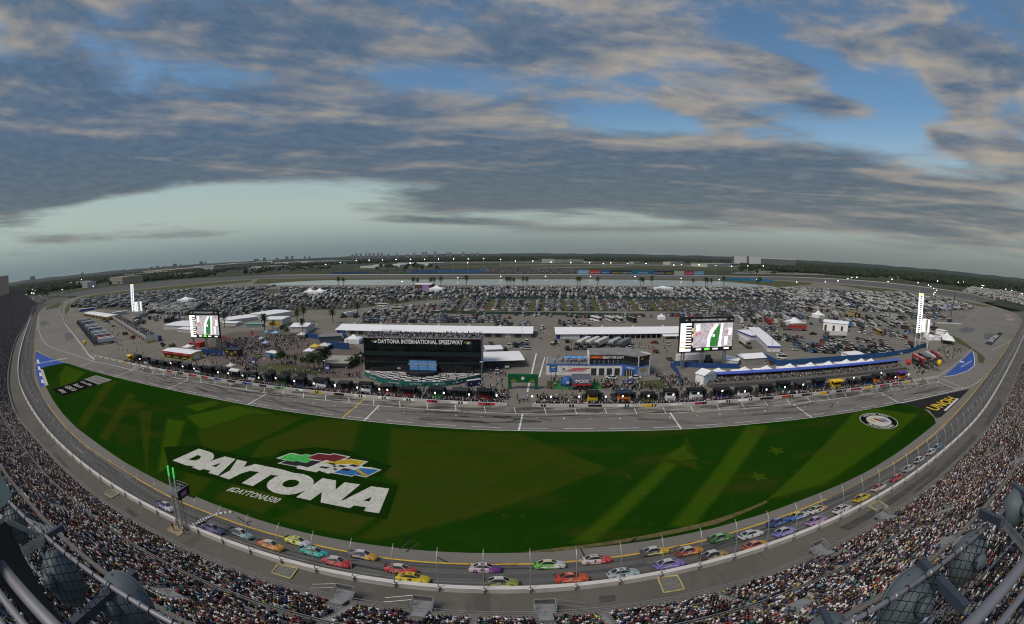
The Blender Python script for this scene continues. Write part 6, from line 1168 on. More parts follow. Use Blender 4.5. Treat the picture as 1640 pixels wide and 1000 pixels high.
# big banners outside the back straight
bx = [(927, 945, (.20, .40, .55), 'Busch'), (945, 963.5, (.45, .03, .04), 'TOYOTA'), (963.5, 980.5, (.03, .10, .32), 'Mobil 1'), (980.5, 997, (.03, .03, .04), 'CHEVROLET'), (997, 1014.5, (.025, .03, .07), 'SUNOCO'), (1014.5, 1049.5, (.02, .17, .33), 'AXALTA'), (1049.5, 1066, (.025, .03, .07), 'SUNOCO'), (1066, 1082, (.03, .03, .04), 'CHEVROLET'), (1083, 1099, (.5, .47, .42), 'xfinity'), (1099, 1114.5, (.45, .03, .04), 'TOYOTA'), (1114.5, 1130.5, (.20, .40, .55), 'Busch')]
BNAME = ['pale blue', 'red', 'blue', 'black', 'navy', 'wide teal blue', 'navy', 'black', 'cream', 'red', 'pale blue']
for i, (x0, x1, c, s) in enumerate(bx):
    y = 441.2+(x0-927)*.006; A, B_ = P(x0, y), P(x1-.4, y); g = Fr(A+Vector((0, 12, 0)), B_+Vector((0, 12, 0))); h = zfor(A, 432.8+(x0-927)*.012); t = thing('banner', f'{BNAME[i]} advertising banner outside the back straight, {ordn(i)} of the row from the left', 'banner', g(0, 0), 'banner row outside the back straight')
    part('sheet', M('banner cloth', c, .6, var=.1, scale=.1), t, lambda b: fbox(b, g, 0, g.w, 0, .5, .5, h)); text(s, h*.36, G((.7, .7, .7) if i not in (3, 7) else (.7, .5, .1)), t, face_T(g(g.w/2, -.6, h*.5), g.u), bold=.02, ext=.1, sx=min(1.6, g.w/(h*.36*len(s)*.72)))
# ------------------------------------------------------------------ race cars on the banking
def stock_car():
    """parts of one stock car facing +x, 5 m long: name -> (MB, slot)"""
    out = {}
    b = MB(); st = [(-2.45, .55, .62, .70), (-2.3, .28, .90, .86), (-1.6, .2, .95, .95), (-.6, .18, .93, .97), (.6, .18, .90, .96), (1.3, .2, .88, .97), (1.9, .2, .80, .95), (2.3, .2, .66, .86), (2.5, .26, .50, .62)]
    for x, z0, z1, w in st: b.v += [(x, -w, z0), (x, -w*1.0, (z0+z1)*.55), (x, -w*.86, z1), (x, w*.86, z1), (x, w, (z0+z1)*.55), (x, w, z0)]
    for i in range(len(st)-1):
        for j in range(6): b.f.append((i*6+j, i*6+(j+1) % 6, i*6+6+(j+1) % 6, i*6+6+j)); b.m.append(1 if st[i][0] >= .6 else 0)
    b.f += [(0, 1, 2, 3, 4, 5), tuple(range(48, 54))[::-1]]; b.m += [0, 1]; out['body'] = b
    b = MB(); b.add([(-1.75, -.78, .93), (1.05, -.78, .90), (1.05, .78, .90), (-1.75, .78, .93), (-.95, -.58, 1.30), (.25, -.58, 1.32), (.25, .58, 1.32), (-.95, .58, 1.30)], [(0, 1, 5, 4), (1, 2, 6, 5), (2, 3, 7, 6), (3, 0, 4, 7)]); out['glasshouse'] = b
    b = MB(); b.box(-1.0, .3, -.6, .6, 1.29, 1.345); b.bar((-.95, -.6, 1.31), (-1.75, -.8, .95), .1, .06); b.bar((-.95, .6, 1.31), (-1.75, .8, .95), .1, .06); b.bar((.25, -.6, 1.32), (1.05, -.8, .92), .08, .05); b.bar((.25, .6, 1.32), (1.05, .8, .92), .08, .05); out['roof'] = b
    b = MB(); b.box(-2.42, -2.36, -.78, .78, .92, 1.12); out['spoiler'] = b
    b = MB(); b.box(2.35, 2.62, -.85, .85, .1, .18); out['splitter'] = b
    b = MB(); b.add([(-1.5, -.975, .42), (1.2, -.985, .36), (1.2, -.985, .50), (-1.5, -.98, .6)], [(0, 1, 2, 3)]); out['stripe'] = b; b = MB(); b.add([(-1.5, .975, .42), (1.2, .985, .36), (1.2, .985, .50), (-1.5, .98, .6)], [(1, 0, 3, 2)]); out['stripe_'] = b
    return out
SCP = stock_car(); m_tyre = G((.012, .012, .012), .8); m_hub = G((.3, .3, .3), .4, metal=.6)
b = MB(); b.lathe([(.12, -.14), (.33, -.14), (.35, -.06), (.35, .06), (.33, .14), (.12, .14)], 14); WHM = b.mesh('tyre', m_tyre, True); b = MB(); b.lathe([(.2, -.145), (.2, .145)], 8); HUM = b.mesh('rim', m_hub)
CME = {}
LIV = [(265, 813, (.16, .12, .40), (.55, .55, .6), (.5, .5, .55), 'violet and silver'), (339, 850, (.30, .27, .45), (.10, .10, .25), (.45, .4, .55), 'lavender and grey'), (383, 852, (.07, .10, .16), (.25, .42, .42), (.55, .6, .6), 'dark blue and grey green'), (434.5, 880, (.62, .16, .04), (.70, .30, .05), (.7, .6, .5), 'orange'), (475, 867, (.62, .70, .05), (.55, .55, .65), (.6, .7, .1), 'lime yellow with a pale nose'), (503, 886, (.05, .38, .36), (.04, .40, .40), (.3, .5, .5), 'teal'), (543, 908, (.45, .05, .07), (.50, .04, .05), (.6, .55, .55), 'red with a dark tail'), (578, 888, (.10, .08, .20), (.60, .32, .06), (.65, .62, .7), 'purple with an orange nose'), (636, 908, (.50, .04, .05), (.55, .05, .06), (.7, .6, .6), 'red with a white roof'), (662, 928, (.70, .50, .02), (.72, .54, .03), (.70, .48, .02), 'bright yellow'), (781, 912, (.62, .48, .56), (.16, .05, .25), (.7, .6, .65), 'pink with a purple nose'), (807, 934, (.12, .13, .08), (.32, .32, .08), (.6, .62, .6), 'olive and black'), (871, 908, (.14, .50, .06), (.62, .62, .60), (.6, .6, .4), 'green with a white nose'), (910, 928, (.62, .06, .04), (.60, .12, .04), (.55, .1, .05), 'red with a yellow tail'), (949, 900, (.62, .58, .58), (.55, .08, .08), (.55, .5, .5), 'white with a red nose'), (1000, 917, (.38, .46, .50), (.40, .50, .55), (.55, .6, .62), 'silver blue'), (1043, 890, (.10, .10, .11), (.70, .42, .03), (.6, .6, .6), 'black with a golden nose'), (1074, 903, (.20, .16, .50), (.25, .18, .5), (.6, .6, .65), 'blue violet'), (1107, 878, (.28, .06, .06), (.62, .22, .04), (.55, .5, .4), 'maroon with an orange nose'), (1142, 890.5, (.07, .06, .05), (.35, .24, .08), (.6, .6, .6), 'black and gold'), (1152, 867, (.05, .12, .05), (.10, .22, .08), (.2, .5, .15), 'dark green'), (1206, 852.5, (.50, .52, .56), (.60, .62, .66), (.6, .62, .66), 'pale silver'), (1214, 870, (.55, .10, .06), (.62, .36, .06), (.6, .2, .15), 'red and amber'), (1246, 837, (.03, .06, .20), (.05, .12, .35), (.1, .15, .35), 'dark blue'), (1258, 850, (.22, .22, .58), (.3, .3, .62), (.55, .55, .65), 'periwinkle blue'), (1280, 825, (.06, .20, .55), (.55, .58, .6), (.65, .55, .1), 'bright blue with a white nose'), (1311, 813, (.62, .60, .58), (.60, .30, .2), (.5, .6, .3), 'white with an orange nose'), (1308, 833, (.42, .25, .48), (.45, .28, .5), (.45, .3, .5), 'lilac'), (1349, 815.5, (.62, .60, .62), (.55, .5, .55), (.65, .6, .62), 'white'), (1383, 795, (.62, .46, .03), (.6, .44, .03), (.6, .45, .05), 'mustard yellow'), (1409, 780, (.55, .45, .45), (.55, .5, .5), (.4, .1, .1), 'white and red'), (1437, 763, (.42, .06, .07), (.45, .08, .08), (.5, .2, .2), 'dark red'), (1457, 751, (.40, .40, .41), (.5, .45, .45), (.5, .5, .5), 'silver'), (1473, 738, (.35, .36, .36), (.5, .5, .5), (.6, .6, .6), 'grey and white'), (1493, 725, (.50, .48, .48), (.3, .3, .32), (.6, .6, .6), 'white and charcoal'), (1503, 716, (.10, .20, .42), (.15, .25, .4), (.3, .4, .5), 'blue')]
for n_, (x, y, c0, c1_, c2_, lab) in enumerate(LIV):
    # place by the middle of the car (0.6 m over the surface)
    best = None
    for i in range(NT-1):
        if not (25 < I_[i].y < 140): continue
        for v in [q/24 for q in range(-2, 23)]:
            p = I_[i].lerp(O_[i], v)
            for tt in (0, .5):
                w = p.lerp(I_[i+1].lerp(O_[i+1], v), tt); a, c = proj(w+Vector((0, 0, .6))); d = (a-x)**2+(c-y)**2
                if best is None or d < best[0]: best = (d, w, i, v)
    _, w, i, v = best; fw = (_tr(i+2, v)-_tr(i-2, v)).normalized(); lt = (I_[i]-O_[i]).normalized(); lt = (lt - fw*lt.dot(fw)).normalized(); nm = fw.cross(lt); 
    if nm.z < 0: nm = -nm; lt = -lt
    t = thing('race_car', f'{lab} stock car on the banked track, {ordn(n_)} from left', 'race car', w, 'stock cars racing in the pack')
    t.rotation_euler = Matrix((fw, lt, nm)).transposed().to_euler()
    roofc = c2_
    slots = {'body': [G([x*.82 for x in c0], .38, .1), G([x*.82 for x in c1_], .38, .1)], 'glasshouse': [G((.02, .022, .026), .2)], 'roof': [G(roofc, .35)], 'spoiler': [G((.05, .05, .05))], 'splitter': [G((.03, .03, .03))], 'stripe': [G([min(.75, q*1.6+.12) for q in c1_])]}
    for kk, b in SCP.items(): k_ = kk.rstrip('_'); o = bpy.data.objects.new(k_, b.mesh(k_, slots[k_])); COL.objects.link(o); o.parent = t
    for sx in (-1.42, 1.38):
        for sy in (-.82, .82):
            o = bpy.data.objects.new('wheel', WHM); COL.objects.link(o); o.parent = t; o.location = (sx, sy, .35); o.rotation_euler = (math.pi/2, 0, 0)
            r = bpy.data.objects.new('rim', HUM); COL.objects.link(r); r.parent = o
    if 400 < x < 1400:
        num = str((n_*7+4) % 49+1); nc = m_pw if sum(c0) < 1.2 else G((.02, .02, .025))
        for T_, sz in ((Matrix.Translation((-.35, 0, 1.36)) @ Matrix.Rotation(-math.pi/2, 4, 'Z'), .85), (Matrix(((1, 0, 0, -.35), (0, 0, -1, -1.0), (0, 1, 0, .62), (0, 0, 0, 1))), .62)):
            q = text(num, sz, nc, None, T_, 'number', .12, .03, .004); q.parent = t
# ------------------------------------------------------------------ parked vehicles
def veh(kind):
    """(verts, faces, colours, mask) of one vehicle along +y; mask 1 = body paint"""
    b = MB()
    if kind in ('sedan', 'SUV', 'van', 'pickup'):
        L_, Wd, zb, zr, c0, c1_, c2_, c3_ = {'sedan': (4.7, 1.85, .92, 1.45, -1.7, -1.0, .55, 1.3), 'SUV': (4.8, 1.95, 1.08, 1.75, -2.3, -2.0, .7, 1.3), 'van': (5.4, 2.0, 1.2, 2.2, -2.65, -2.5, 1.5, 2.1), 'pickup': (5.8, 2.0, 1.1, 1.85, -.7, -.4, 1.0, 1.5)}[kind]
        w = Wd/2; h = L_/2
        b.add([(-w, -h, .35), (w, -h, .35), (w, h, .35), (-w, h, .35), (-w, -h, zb*.95), (w, -h, zb*.95), (w*.94, h, zb*.82), (-w*.94, h, zb*.82), (-w, c3_, zb), (w, c3_, zb)], [(0, 4, 8, 7, 3), (1, 2, 6, 9, 5), (0, 1, 5, 4), (2, 3, 7, 6), (7, 8, 9, 6), (4, 5, 9, 8)], 0)
        q = w*.8; b.add([(-w*.95, c0, zb), (w*.95, c0, zb), (w*.95, c3_, zb), (-w*.95, c3_, zb), (-q, c1_, zr), (q, c1_, zr), (q, c2_, zr), (-q, c2_, zr)], [(0, 1, 5, 4), (1, 2, 6, 5), (2, 3, 7, 6), (3, 0, 4, 7)], 1); b.add([(-q, c1_, zr+.02), (q, c1_, zr+.02), (q, c2_, zr+.02), (-q, c2_, zr+.02)], [(0, 1, 2, 3)], 0)
        if kind == 'pickup': b.box(-w*.85, w*.85, -h+.15, -.8, zb*.95, zb*.96, 2)
        for y in (-h*.62, h*.62): b.box(-w-.01, w+.01, y-.33, y+.33, 0, .66, 2)
    elif kind == 'motorhome':
        b.box(-1.25, 1.25, -4.5, 3.6, .55, 3.4, 0); b.add([(-1.2, 3.6, .55), (1.2, 3.6, .55), (1.2, 4.6, .55), (-1.2, 4.6, .55), (-1.2, 3.6, 3.2), (1.2, 3.6, 3.2), (1.2, 4.4, 1.6), (-1.2, 4.4, 1.6)], [(0, 1, 2, 3), (2, 6, 7, 3), (1, 5, 6, 2), (0, 3, 7, 4), (4, 7, 6, 5)], 1); b.box(-1.27, 1.27, -3.6, 2.6, 1.9, 2.5, 1); b.box(-.5, .5, -1, .2, 3.4, 3.75, 3); b.box(-.4, .4, 1.4, 2.2, 3.4, 3.6, 3); b.box(-1.28, 1.28, -4.2, 3.4, 1.0, 1.3, 4)
        for y in (-2.6, 3.0): b.box(-1.2, 1.2, y-.45, y+.45, 0, .8, 2)
    elif kind == 'trailer':
        b.box(-1.22, 1.22, -3.6, 3.6, .6, 3.15, 0); b.box(-1.24, 1.24, -2.2, -.8, 1.7, 2.4, 1); b.box(-1.24, 1.24, .8, 2.4, 1.7, 2.4, 1); b.box(-.4, .4, -.5, .5, 3.15, 3.45, 3); b.box(-.1, .1, 3.6, 4.8, .6, .75, 2); b.box(-1.25, 1.25, -3.4, 3.3, 1.1, 1.3, 4)
        b.box(-1.2, 1.2, -.9, .7, 0, .7, 2)
    elif kind == 'bus':
        b.box(-1.28, 1.28, -6.2, 6.2, .45, 3.5, 0); b.box(-1.3, 1.3, -5.9, 6.0, 1.7, 2.8, 1); b.box(-1.2, 1.2, 6.15, 6.25, 1.1, 3.1, 1); b.box(-.8, .8, -3, -1, 3.5, 3.75, 3); b.box(-.8, .8, 2, 4, 3.5, 3.75, 3)
        for y in (-3.4, 4.2): b.box(-1.3, 1.3, y-.5, y+.5, 0, .95, 2)
    elif kind == 'truck':       # tractor and long box trailer
        b.box(-1.28, 1.28, -8, 6, 1.1, 4.05, 0); b.box(-1.3, 1.3, -7.8, 5.8, 1.1, 1.5, 4); b.box(-1.2, 1.2, 6.6, 9.0, .7, 3.4, 5); b.add([(-1.1, 9.0, .7), (1.1, 9.0, .7), (1.1, 10.2, .7), (-1.1, 10.2, .7), (-1.1, 9.0, 2.2), (1.1, 9.0, 2.2), (1, 10.2, 1.7), (-1, 10.2, 1.7)], [(0, 1, 2, 3), (4, 7, 6, 5), (2, 6, 7, 3), (1, 5, 6, 2), (0, 3, 7, 4)], 5); b.box(-1.0, 1.0, 8.98, 9.04, 2.3, 3.1, 1)
        for y in (-6.6, -5.4, 4.9, 6.9, 9.6): b.box(-1.25, 1.25, y-.5, y+.5, 0, 1.0, 2)
    pal = [(.7, .7, .7), (.015, .018, .02), (.012, .012, .012), (.55, .55, .53), (.12, .10, .09), (.04, .05, .2)]
    return np.array(b.v), b.f, np.array([pal[m] for m in b.m]), np.array([1 if m == 0 else (2 if m == 5 else (3 if m == 4 else 0)) for m in b.m])
VK = {k: veh(k) for k in ('sedan', 'SUV', 'van', 'pickup', 'motorhome', 'trailer', 'bus', 'truck')}
PAINT = [((.5, .5, .5), 'white', 26), ((.010, .010, .012), 'black', 26), ((.30, .31, .32), 'silver', 14), ((.09, .095, .10), 'grey', 14), ((.025, .035, .08), 'dark blue', 7), ((.28, .025, .02), 'red', 6), ((.05, .15, .36), 'blue', 3), ((.16, .13, .09), 'beige', 3), ((.09, .02, .02), 'maroon', 2), ((.03, .06, .04), 'dark green', 1.5)]
RVP = [((.48, .48, .47), 'white', 24), ((.32, .31, .28), 'cream', 16), ((.20, .20, .19), 'grey', 18), ((.03, .03, .035), 'black', 22), ((.28, .22, .16), 'tan', 8), ((.05, .07, .14), 'navy', 4)]
VEH = []     # (kind, x, y, yaw, colour, name, lot)
def lot(name, c4, row_dir_px, spacing=2.75, rowgap=(5.6, 7.0), pairs=True, fill=.9, kinds=('sedan', 'SUV', 'pickup', 'SUV', 'van'), jit=.25, pal=None, ang=0):
    """fill a quad (pixels, ground) with rows running along the first edge"""
    q = [np.array(P(*p)[:2]) for p in c4]; A, B, C, D = q; u = B-A; lu = np.linalg.norm(u); u /= lu; n = np.array([-u[1], u[0]]); 
    if np.dot(D-A, n) < 0: n = -n
    dep = max(np.dot(D-A, n), np.dot(C-A, n)); y = 3.0; r = 0; xy = np.array(q)
    def inside(p):
        s = None
        for i in range(4):
            e = xy[(i+1) % 4]-xy[i]; w = p-xy[i]; k = e[0]*w[1]-e[1]*w[0]
            if s is None: s = k > 0
            elif (k > 0) != s: return False
        return True
    ext = max(np.dot(B-A, u), np.dot(C-A, u)); lo = min(0, np.dot(D-A, u))
    while y < dep:
        x = lo+1.5
        while x < ext:
            p = A+u*x+n*y
            if inside(p) and rng.random() < fill:
                k = kinds[rng.integers(len(kinds))]; pl = pal or (RVP if k in ('motorhome', 'trailer', 'bus') else PAINT); c = pl[pick(pl, 1)[0]]
                yaw = math.atan2(n[1], n[0])-math.pi/2+ang+rng.normal(0, .04)+(math.pi if rng.random() < .4 else 0); VEH.append((k, p[0]+rng.normal(0, jit*.4), p[1]+rng.normal(0, jit), yaw, c[0], c[1], name))
            x += spacing*(1.0 if k_is_car(kinds) else 1.0)*rng.uniform(.95, 1.1)
        y += rowgap[r % 2]; r += 1
def k_is_car(k): return True
CARS = ('sedan', 'SUV', 'pickup', 'SUV', 'sedan', 'van'); RVS = ('motorhome', 'trailer', 'pickup', 'trailer', 'pickup', 'SUV', 'sedan', 'bus', 'van', 'SUV')
# right hand paddock lots
for c4, fl in (([(1231, 545), (1292, 551), (1285, 540), (1222, 535)], .85), ([(1262, 561), (1306, 566), (1322, 554), (1270, 551)], .8), ([(1301, 566), (1350, 568), (1352, 556), (1306, 555)], .8), ([(1313, 551), (1360, 555), (1366, 546), (1318, 542)], .75), ([(1352, 565), (1442, 569), (1440, 559), (1355, 556)], .75), ([(1366, 551), (1420, 556), (1425, 548), (1372, 543)], .7), ([(1214, 583), (1240, 586), (1246, 576), (1216, 574)], .45)):
    lot('right paddock lot', c4, None, 2.9, (6, 8.5), fill=fl, ang=.25)
lot('strip by the white hall', [(1184, 527), (1250, 533), (1246, 525), (1186, 520)], None, 2.8, (6, 7), fill=.7)
lot('lot behind the storage tent', [(1375, 536), (1440, 541), (1440, 531), (1375, 526)], None, 3.2, (7, 9), fill=.55)
lot('strip under the pylon', [(1445, 558), (1465, 557), (1466, 549), (1446, 549)], None, 3, (6, 7), fill=.5)
# behind the garages
for x0, x1, d in ((575, 610, 8), (614, 645, 8), (655, 700, 7), (700, 736, 6), (742, 780, 4), (785, 812, 2)):
    lot('lot behind the long garage', [(x0, 517.5), (x1, 517.5), (x1+d+4, 508), (x0+d+4, 508)], None, 2.9, (6, 7.5), fill=.85)
lot('row between the garages', [(795, 521.5), (850, 522.5), (850, 519), (795, 518)], None, 3, (6, 7), fill=.9)
lot('row behind the right garage', [(893, 522.5), (950, 523), (950, 515.5), (893, 514.5)], None, 3.4, (6.5, 9), fill=.7)
lot('kerb lot behind the coaches', [(900, 510), (985, 510), (1050, 505.5), (905, 505.5)], None, 3.2, (6, 7), fill=.45)
lot('strip behind the video board', [(1062, 508), (1145, 509), (1148, 505.5), (1062, 504.5)], None, 3, (6, 7), fill=.9, pal=[((.28, .025, .02), 'red', 5), ((.10, .02, .02), 'maroon', 3), ((.5, .5, .5), 'white', 2), ((.03, .05, .2), 'dark blue', 3)])
# the long double rows on grass
gl = layered('parking grass', (.085, .083, .030), [(.04, None, .4, .6, (.06, .068, .022), .8), (.5, None, .45, .7, (.11, .10, .05), .5)]); mbg = MB()
cols = [(782, 790), (817.5, 824), (850, 856), (886, 887), (923, 919), (956, 949), (993, 979), (1022, 1008), (1053, 1036), (1090, 1066), (1128, 1096), (1165, 1126), (1205, 1158), (1245, 1190), (748, 760), (712, 728)]
for xb, xt in cols:
    yb = 498.5+(abs(xb-900) > 180)*.5; yt = 480.5; wb, wt = 12, 9.5
    a, b_ = P(xb-wb, yb), P(xb+wb, yb); d_, c_ = P(xt-wt, yt), P(xt+wt, yt)
    ax = ((d_+c_)/2-(a+b_)/2); Ld = ax.length; ax.normalize(); sd = Vector((ax.y, -ax.x, 0))
    for r_, off in enumerate((-5.6, 0, 5.6)):
        if r_ == 1 and random.random() < .6: continue
        y = 2
        while y < Ld-1:
            p = (a+b_)/2+ax*y+sd*off
            if rng.random() < .9:
                k = CARS[rng.integers(len(CARS))]; c = PAINT[pick(PAINT, 1)[0]]; VEH.append((k, p.x+rng.normal(0, .3), p.y, math.atan2(sd.y, sd.x)-math.pi/2+rng.normal(0, .05)+(math.pi if off > 0 else 0), c[0], c[1], 'grass lot double rows'))
            y += 2.9*rng.uniform(.95, 1.15)
mbg.poly(PP([(700, 499), (760, 499), (1180, 501), (1330, 499), (1260, 483), (1060, 481), (820, 480), (735, 482)], -.02)); struct(mbg.build('lot_grass', gl)); mbg = MB(); mbg.poly(PP([(112, 493), (160, 495.5), (330, 501), (440, 499), (560, 496), (690, 481), (1060, 482.5), (1330, 486), (1440, 503), (1560, 495), (1530, 481), (1440, 470), (1330, 464), (1080, 461.5), (640, 461), (450, 462), (360, 469), (205, 470), (125, 480)], -.035)); struct(mbg.build('camping_ground', layered('camping ground', (.085, .082, .06), [(.02, None, .4, .62, (.05, .055, .03), .8), (.1, None, .45, .7, (.12, .112, .09), .5)])))
mb = MB(); mb.poly(PP([(690, 503), (760, 500.2), (900, 501.5), (1060, 502), (1240, 504), (1400, 503), (1400, 499.5), (1240, 500.5), (1060, 499), (900, 498.6), (760, 497.5), (688, 500)], -.012)); mb.poly(PP([(560, 520), (640, 495), (700, 487), (720, 479), (712, 478), (690, 485), (630, 492), (575, 505), (540, 522)], -.012))
mb.poly(PP([(826, 640), (846, 640), (862, 560), (868, 520), (858, 520), (850, 560)], .01)); mb.poly(PP([(1180, 505), (1300, 520), (1440, 527), (1500, 519), (1500, 514), (1440, 520), (1310, 512), (1200, 500)], -.012)); mb.poly(PP([(1340, 500), (1440, 490), (1480, 486), (1480, 483), (1430, 486), (1330, 497)], -.012))
struct(mb.build('paddock_roads', m_patch)); mb = MB()
mb.poly(PP([(858, 566), (860, 566), (846, 628), (843, 628)], .03)); mb.poly(PP([(872, 572), (873.5, 572), (865, 604), (862.5, 604)], .03)); struct(mb.build('road_lines', m_line))
mb = MB(); mb.poly(PP([(345, 600), (420, 605), (510, 606), (575, 605), (582, 590), (580, 560), (545, 540), (500, 530), (440, 528), (370, 533), (335, 545), (330, 570)], -.01)); struct(mb.build('plaza_paving', layered('brick plaza', (.13, .105, .095), [(.08, None, .4, .65, (.10, .085, .078), .8), (1.5, None, .45, .7, (.17, .14, .125), .5)])))
# mixed campers and cars by the lake, and the far fields
lot('lakeside camping field', [(440, 478), (700, 478), (640, 461.5), (450, 462.5)], None, 5.2, (9, 11), fill=.86, kinds=RVS, jit=.8); lot('lakeside camping field', [(700, 478), (1060, 480), (1080, 461.8), (640, 461.5)], None, 4.4, (8.5, 10), fill=.9, kinds=('motorhome', 'trailer', 'SUV', 'pickup', 'sedan', 'pickup', 'SUV'), jit=.8); lot('lakeside camping field', [(1060, 480), (1330, 484), (1330, 464), (1080, 461.8)], None, 4.6, (9, 11), fill=.85, kinds=RVS, jit=.8)
lot('left camping field', [(330, 500), (560, 494), (690, 478), (360, 470)], None, 5.4, (9, 12), fill=.72, kinds=RVS, jit=.9); lot('far left camping field', [(160, 492), (330, 496), (440, 459), (205, 470)], None, 5.6, (9, 12), fill=.72, kinds=RVS, jit=1); lot('far left camping field', [(112, 492), (160, 494), (205, 472), (125, 480)], None, 5.2, (9, 11), fill=.7, kinds=RVS, jit=1)
lot('right camping field', [(1250, 500), (1440, 500), (1450, 470), (1270, 466)], None, 4.6, (8.5, 11), fill=.8, kinds=RVS, jit=.9); lot('far right camping field', [(1440, 505), (1560, 494), (1530, 481), (1440, 470)], None, 5.0, (9, 11), fill=.72, kinds=RVS, jit=.9); lot('right camping field', [(1170, 497), (1250, 500), (1270, 482), (1190, 481)], None, 3.2, (7, 9), fill=.85, kinds=CARS)
lot('lot by the left pylon', [(232, 502), (300, 506), (330, 488), (240, 490)], None, 4.2, (10, 13), fill=.85, kinds=('motorhome', 'bus', 'motorhome', 'trailer'), jit=.6)
lot('lot beyond the back straight', [(560, 437), (930, 438.5), (925, 431), (700, 431)], None, 4.2, (9, 12), fill=.55, kinds=CARS); lot('outer lot beyond turn one', [(1540, 468), (1640, 490), (1640, 470), (1560, 458)], None, 5, (9, 12), fill=.7, kinds=RVS); lot('outer lot beyond turn four', [(10, 500), (50, 490), (110, 468), (20, 480)], None, 5, (9, 12), fill=.7, kinds=CARS); lot('outer lot beyond the turn at left', [(290, 438), (500, 436), (500, 430), (300, 432)], None, 6, (12, 15), fill=.25, kinds=CARS)
SVC = ('truck', 'trailer', 'van', 'trailer', 'truck', 'bus', 'pickup')
for nm_, q_, fl_, kd_, sp_, rg_ in (('service yard by the machines', [(1312, 522), (1450, 527), (1455, 507), (1320, 504)], .62, SVC, 6, (15, 17)), ('service strip behind the hall', [(1182, 517), (1300, 521), (1302, 505), (1186, 502)], .6, SVC, 6, (15, 17)), ('camping loop behind the long garage', [(566, 509), (690, 507), (702, 489), (612, 492)], .8, RVS, 5, (9, 11)), ('yard beyond the left halls', [(300, 513), (420, 506), (440, 497), (320, 499)], .7, RVS, 5, (9, 12)), ('yard by the left pylon', [(208, 521), (300, 514), (300, 505), (215, 506)], .55, SVC, 6, (15, 17)), ('kerb row along the grass lot', [(700, 506), (1060, 509), (1060, 505.5), (705, 502.5)], .4, CARS, 3, (6, 7)), ('row right of the grass lot', [(1085, 506), (1240, 509), (1240, 499), (1085, 498)], .6, CARS, 3, (6.5, 9)), ('yard beside the right pylon', [(1440, 546), (1505, 536), (1490, 518), (1446, 524)], .5, SVC, 6, (14, 16)), ('tarmac left of the haulers', [(880, 562), (914, 562), (914, 548), (880, 548)], .3, CARS, 4, (8, 10)), ('tarmac behind the annex', [(780, 566), (845, 562), (845, 548), (780, 548)], .3, CARS, 4, (8, 10)), ('far service lot at right', [(1450, 512), (1520, 512), (1500, 500), (1450, 503)], .6, CARS, 3.2, (7, 9)), ('tarmac before the left garages', [(600, 550), (582, 545), (560, 540), (590, 560)], .3, CARS, 4, (8, 10)), ('tarmac by the central road', [(780, 600), (812, 600), (818, 575), (780, 575)], .3, CARS, 4, (8, 10)), ('tarmac right of the pavilion', [(1044, 590), (1075, 588), (1080, 555), (1040, 555)], .22, CARS, 4, (8, 10)), ('tarmac by the shed row', [(1215, 545), (1225, 560), (1215, 575), (1195, 560)], .3, SVC, 5, (12, 14)), ('left pit entry yard', [(160, 512), (200, 540), (225, 548), (185, 512)], .2, CARS, 5, (9, 12))):
    lot(nm_, q_, None, sp_, rg_, fill=fl_, kinds=kd_, jit=.6)
m_veh = M_attr('vehicle paint', .4, .45); m_vo = M_obj('vehicle paint own', .35, .5); m_vd = M('vehicle glass and tyres', (.014, .015, .017), .3, var=.1)
pos = np.array([(v[1], v[2], 0) for v in VEH]); vd = np.linalg.norm(pos-np.array([0, 0, 48.0]), axis=1); vx, vy = np_proj(pos+np.array([0, 0, 1.0])); vin = (vx > -10) & (vx < 1650)
iscar = np.array([v[0] in CARS for v in VEH]); isrv = ~iscar
idx_c = [i for i in np.argsort(vd) if iscar[i] and vin[i]]; idx_r = [i for i in np.argsort(vd) if isrv[i] and vin[i]]
one = set(idx_c[:300]) | set(idx_r[:290])
print('vehicles', len(VEH), iscar.sum(), isrv.sum())
VM = {}
def veh_mesh(k, sec):
    """body mesh takes its colour from the object; glass, tyres and trim are parts"""
    if (k, sec) not in VM:
        v, f, c, mk = VK[k]; b = MB(); keep = [i for i in range(len(f)) if (mk[i] == 1) == (sec == 0)]; used = sorted({j for i in keep for j in f[i]}); mp = {j: n for n, j in enumerate(used)}
        b.v = [tuple(v[j]) for j in used]; b.f = [tuple(mp[j] for j in f[i]) for i in keep]; b.m = [0 if c[i].max() < .1 else (1 if mk[i] == 0 else 2) for i in keep] if sec else [0]*len(keep)
        VM[k, sec] = b.mesh('car' if not sec else 'windows_and_wheels', [m_vo] if not sec else [m_vd, G((.45, .45, .44)), G((.10, .09, .09))])
    return VM[k, sec]
KN = {'sedan': ('parked_car', 'car'), 'SUV': ('parked_car', 'car'), 'van': ('parked_car', 'car'), 'pickup': ('parked_car', 'car'), 'motorhome': ('motorhome', 'motorhome'), 'trailer': ('travel_trailer', 'trailer'), 'bus': ('coach', 'bus'), 'truck': ('hauler_truck', 'truck')}
def put_vehicle(k, x, y, yaw, col, label, group, z=0):
    o = bpy.data.objects.new(KN[k][0], veh_mesh(k, 0)); COL.objects.link(o); o.location = (x, y, z); o.rotation_euler.z = yaw; o.color = (*col, 1)
    c = bpy.data.objects.new('windows_and_wheels', veh_mesh(k, 1)); COL.objects.link(c); c.parent = o; tag(o, label, KN[k][1], group); return o
cnt = {}
for i in sorted(one, key=lambda i: (VEH[i][6], vx[i])):
    k, x, y, yaw, col, cn, lt_ = VEH[i]; key = (cn, k, lt_); cnt[key] = cnt.get(key, 0)+1
    put_vehicle(k, x, y, yaw, col, f'{cn} {k} in the {lt_}, {ordn(min(cnt[key]-1, 98))} such from the left', ('cars' if k in CARS else 'campers')+' parked in the '+lt_)
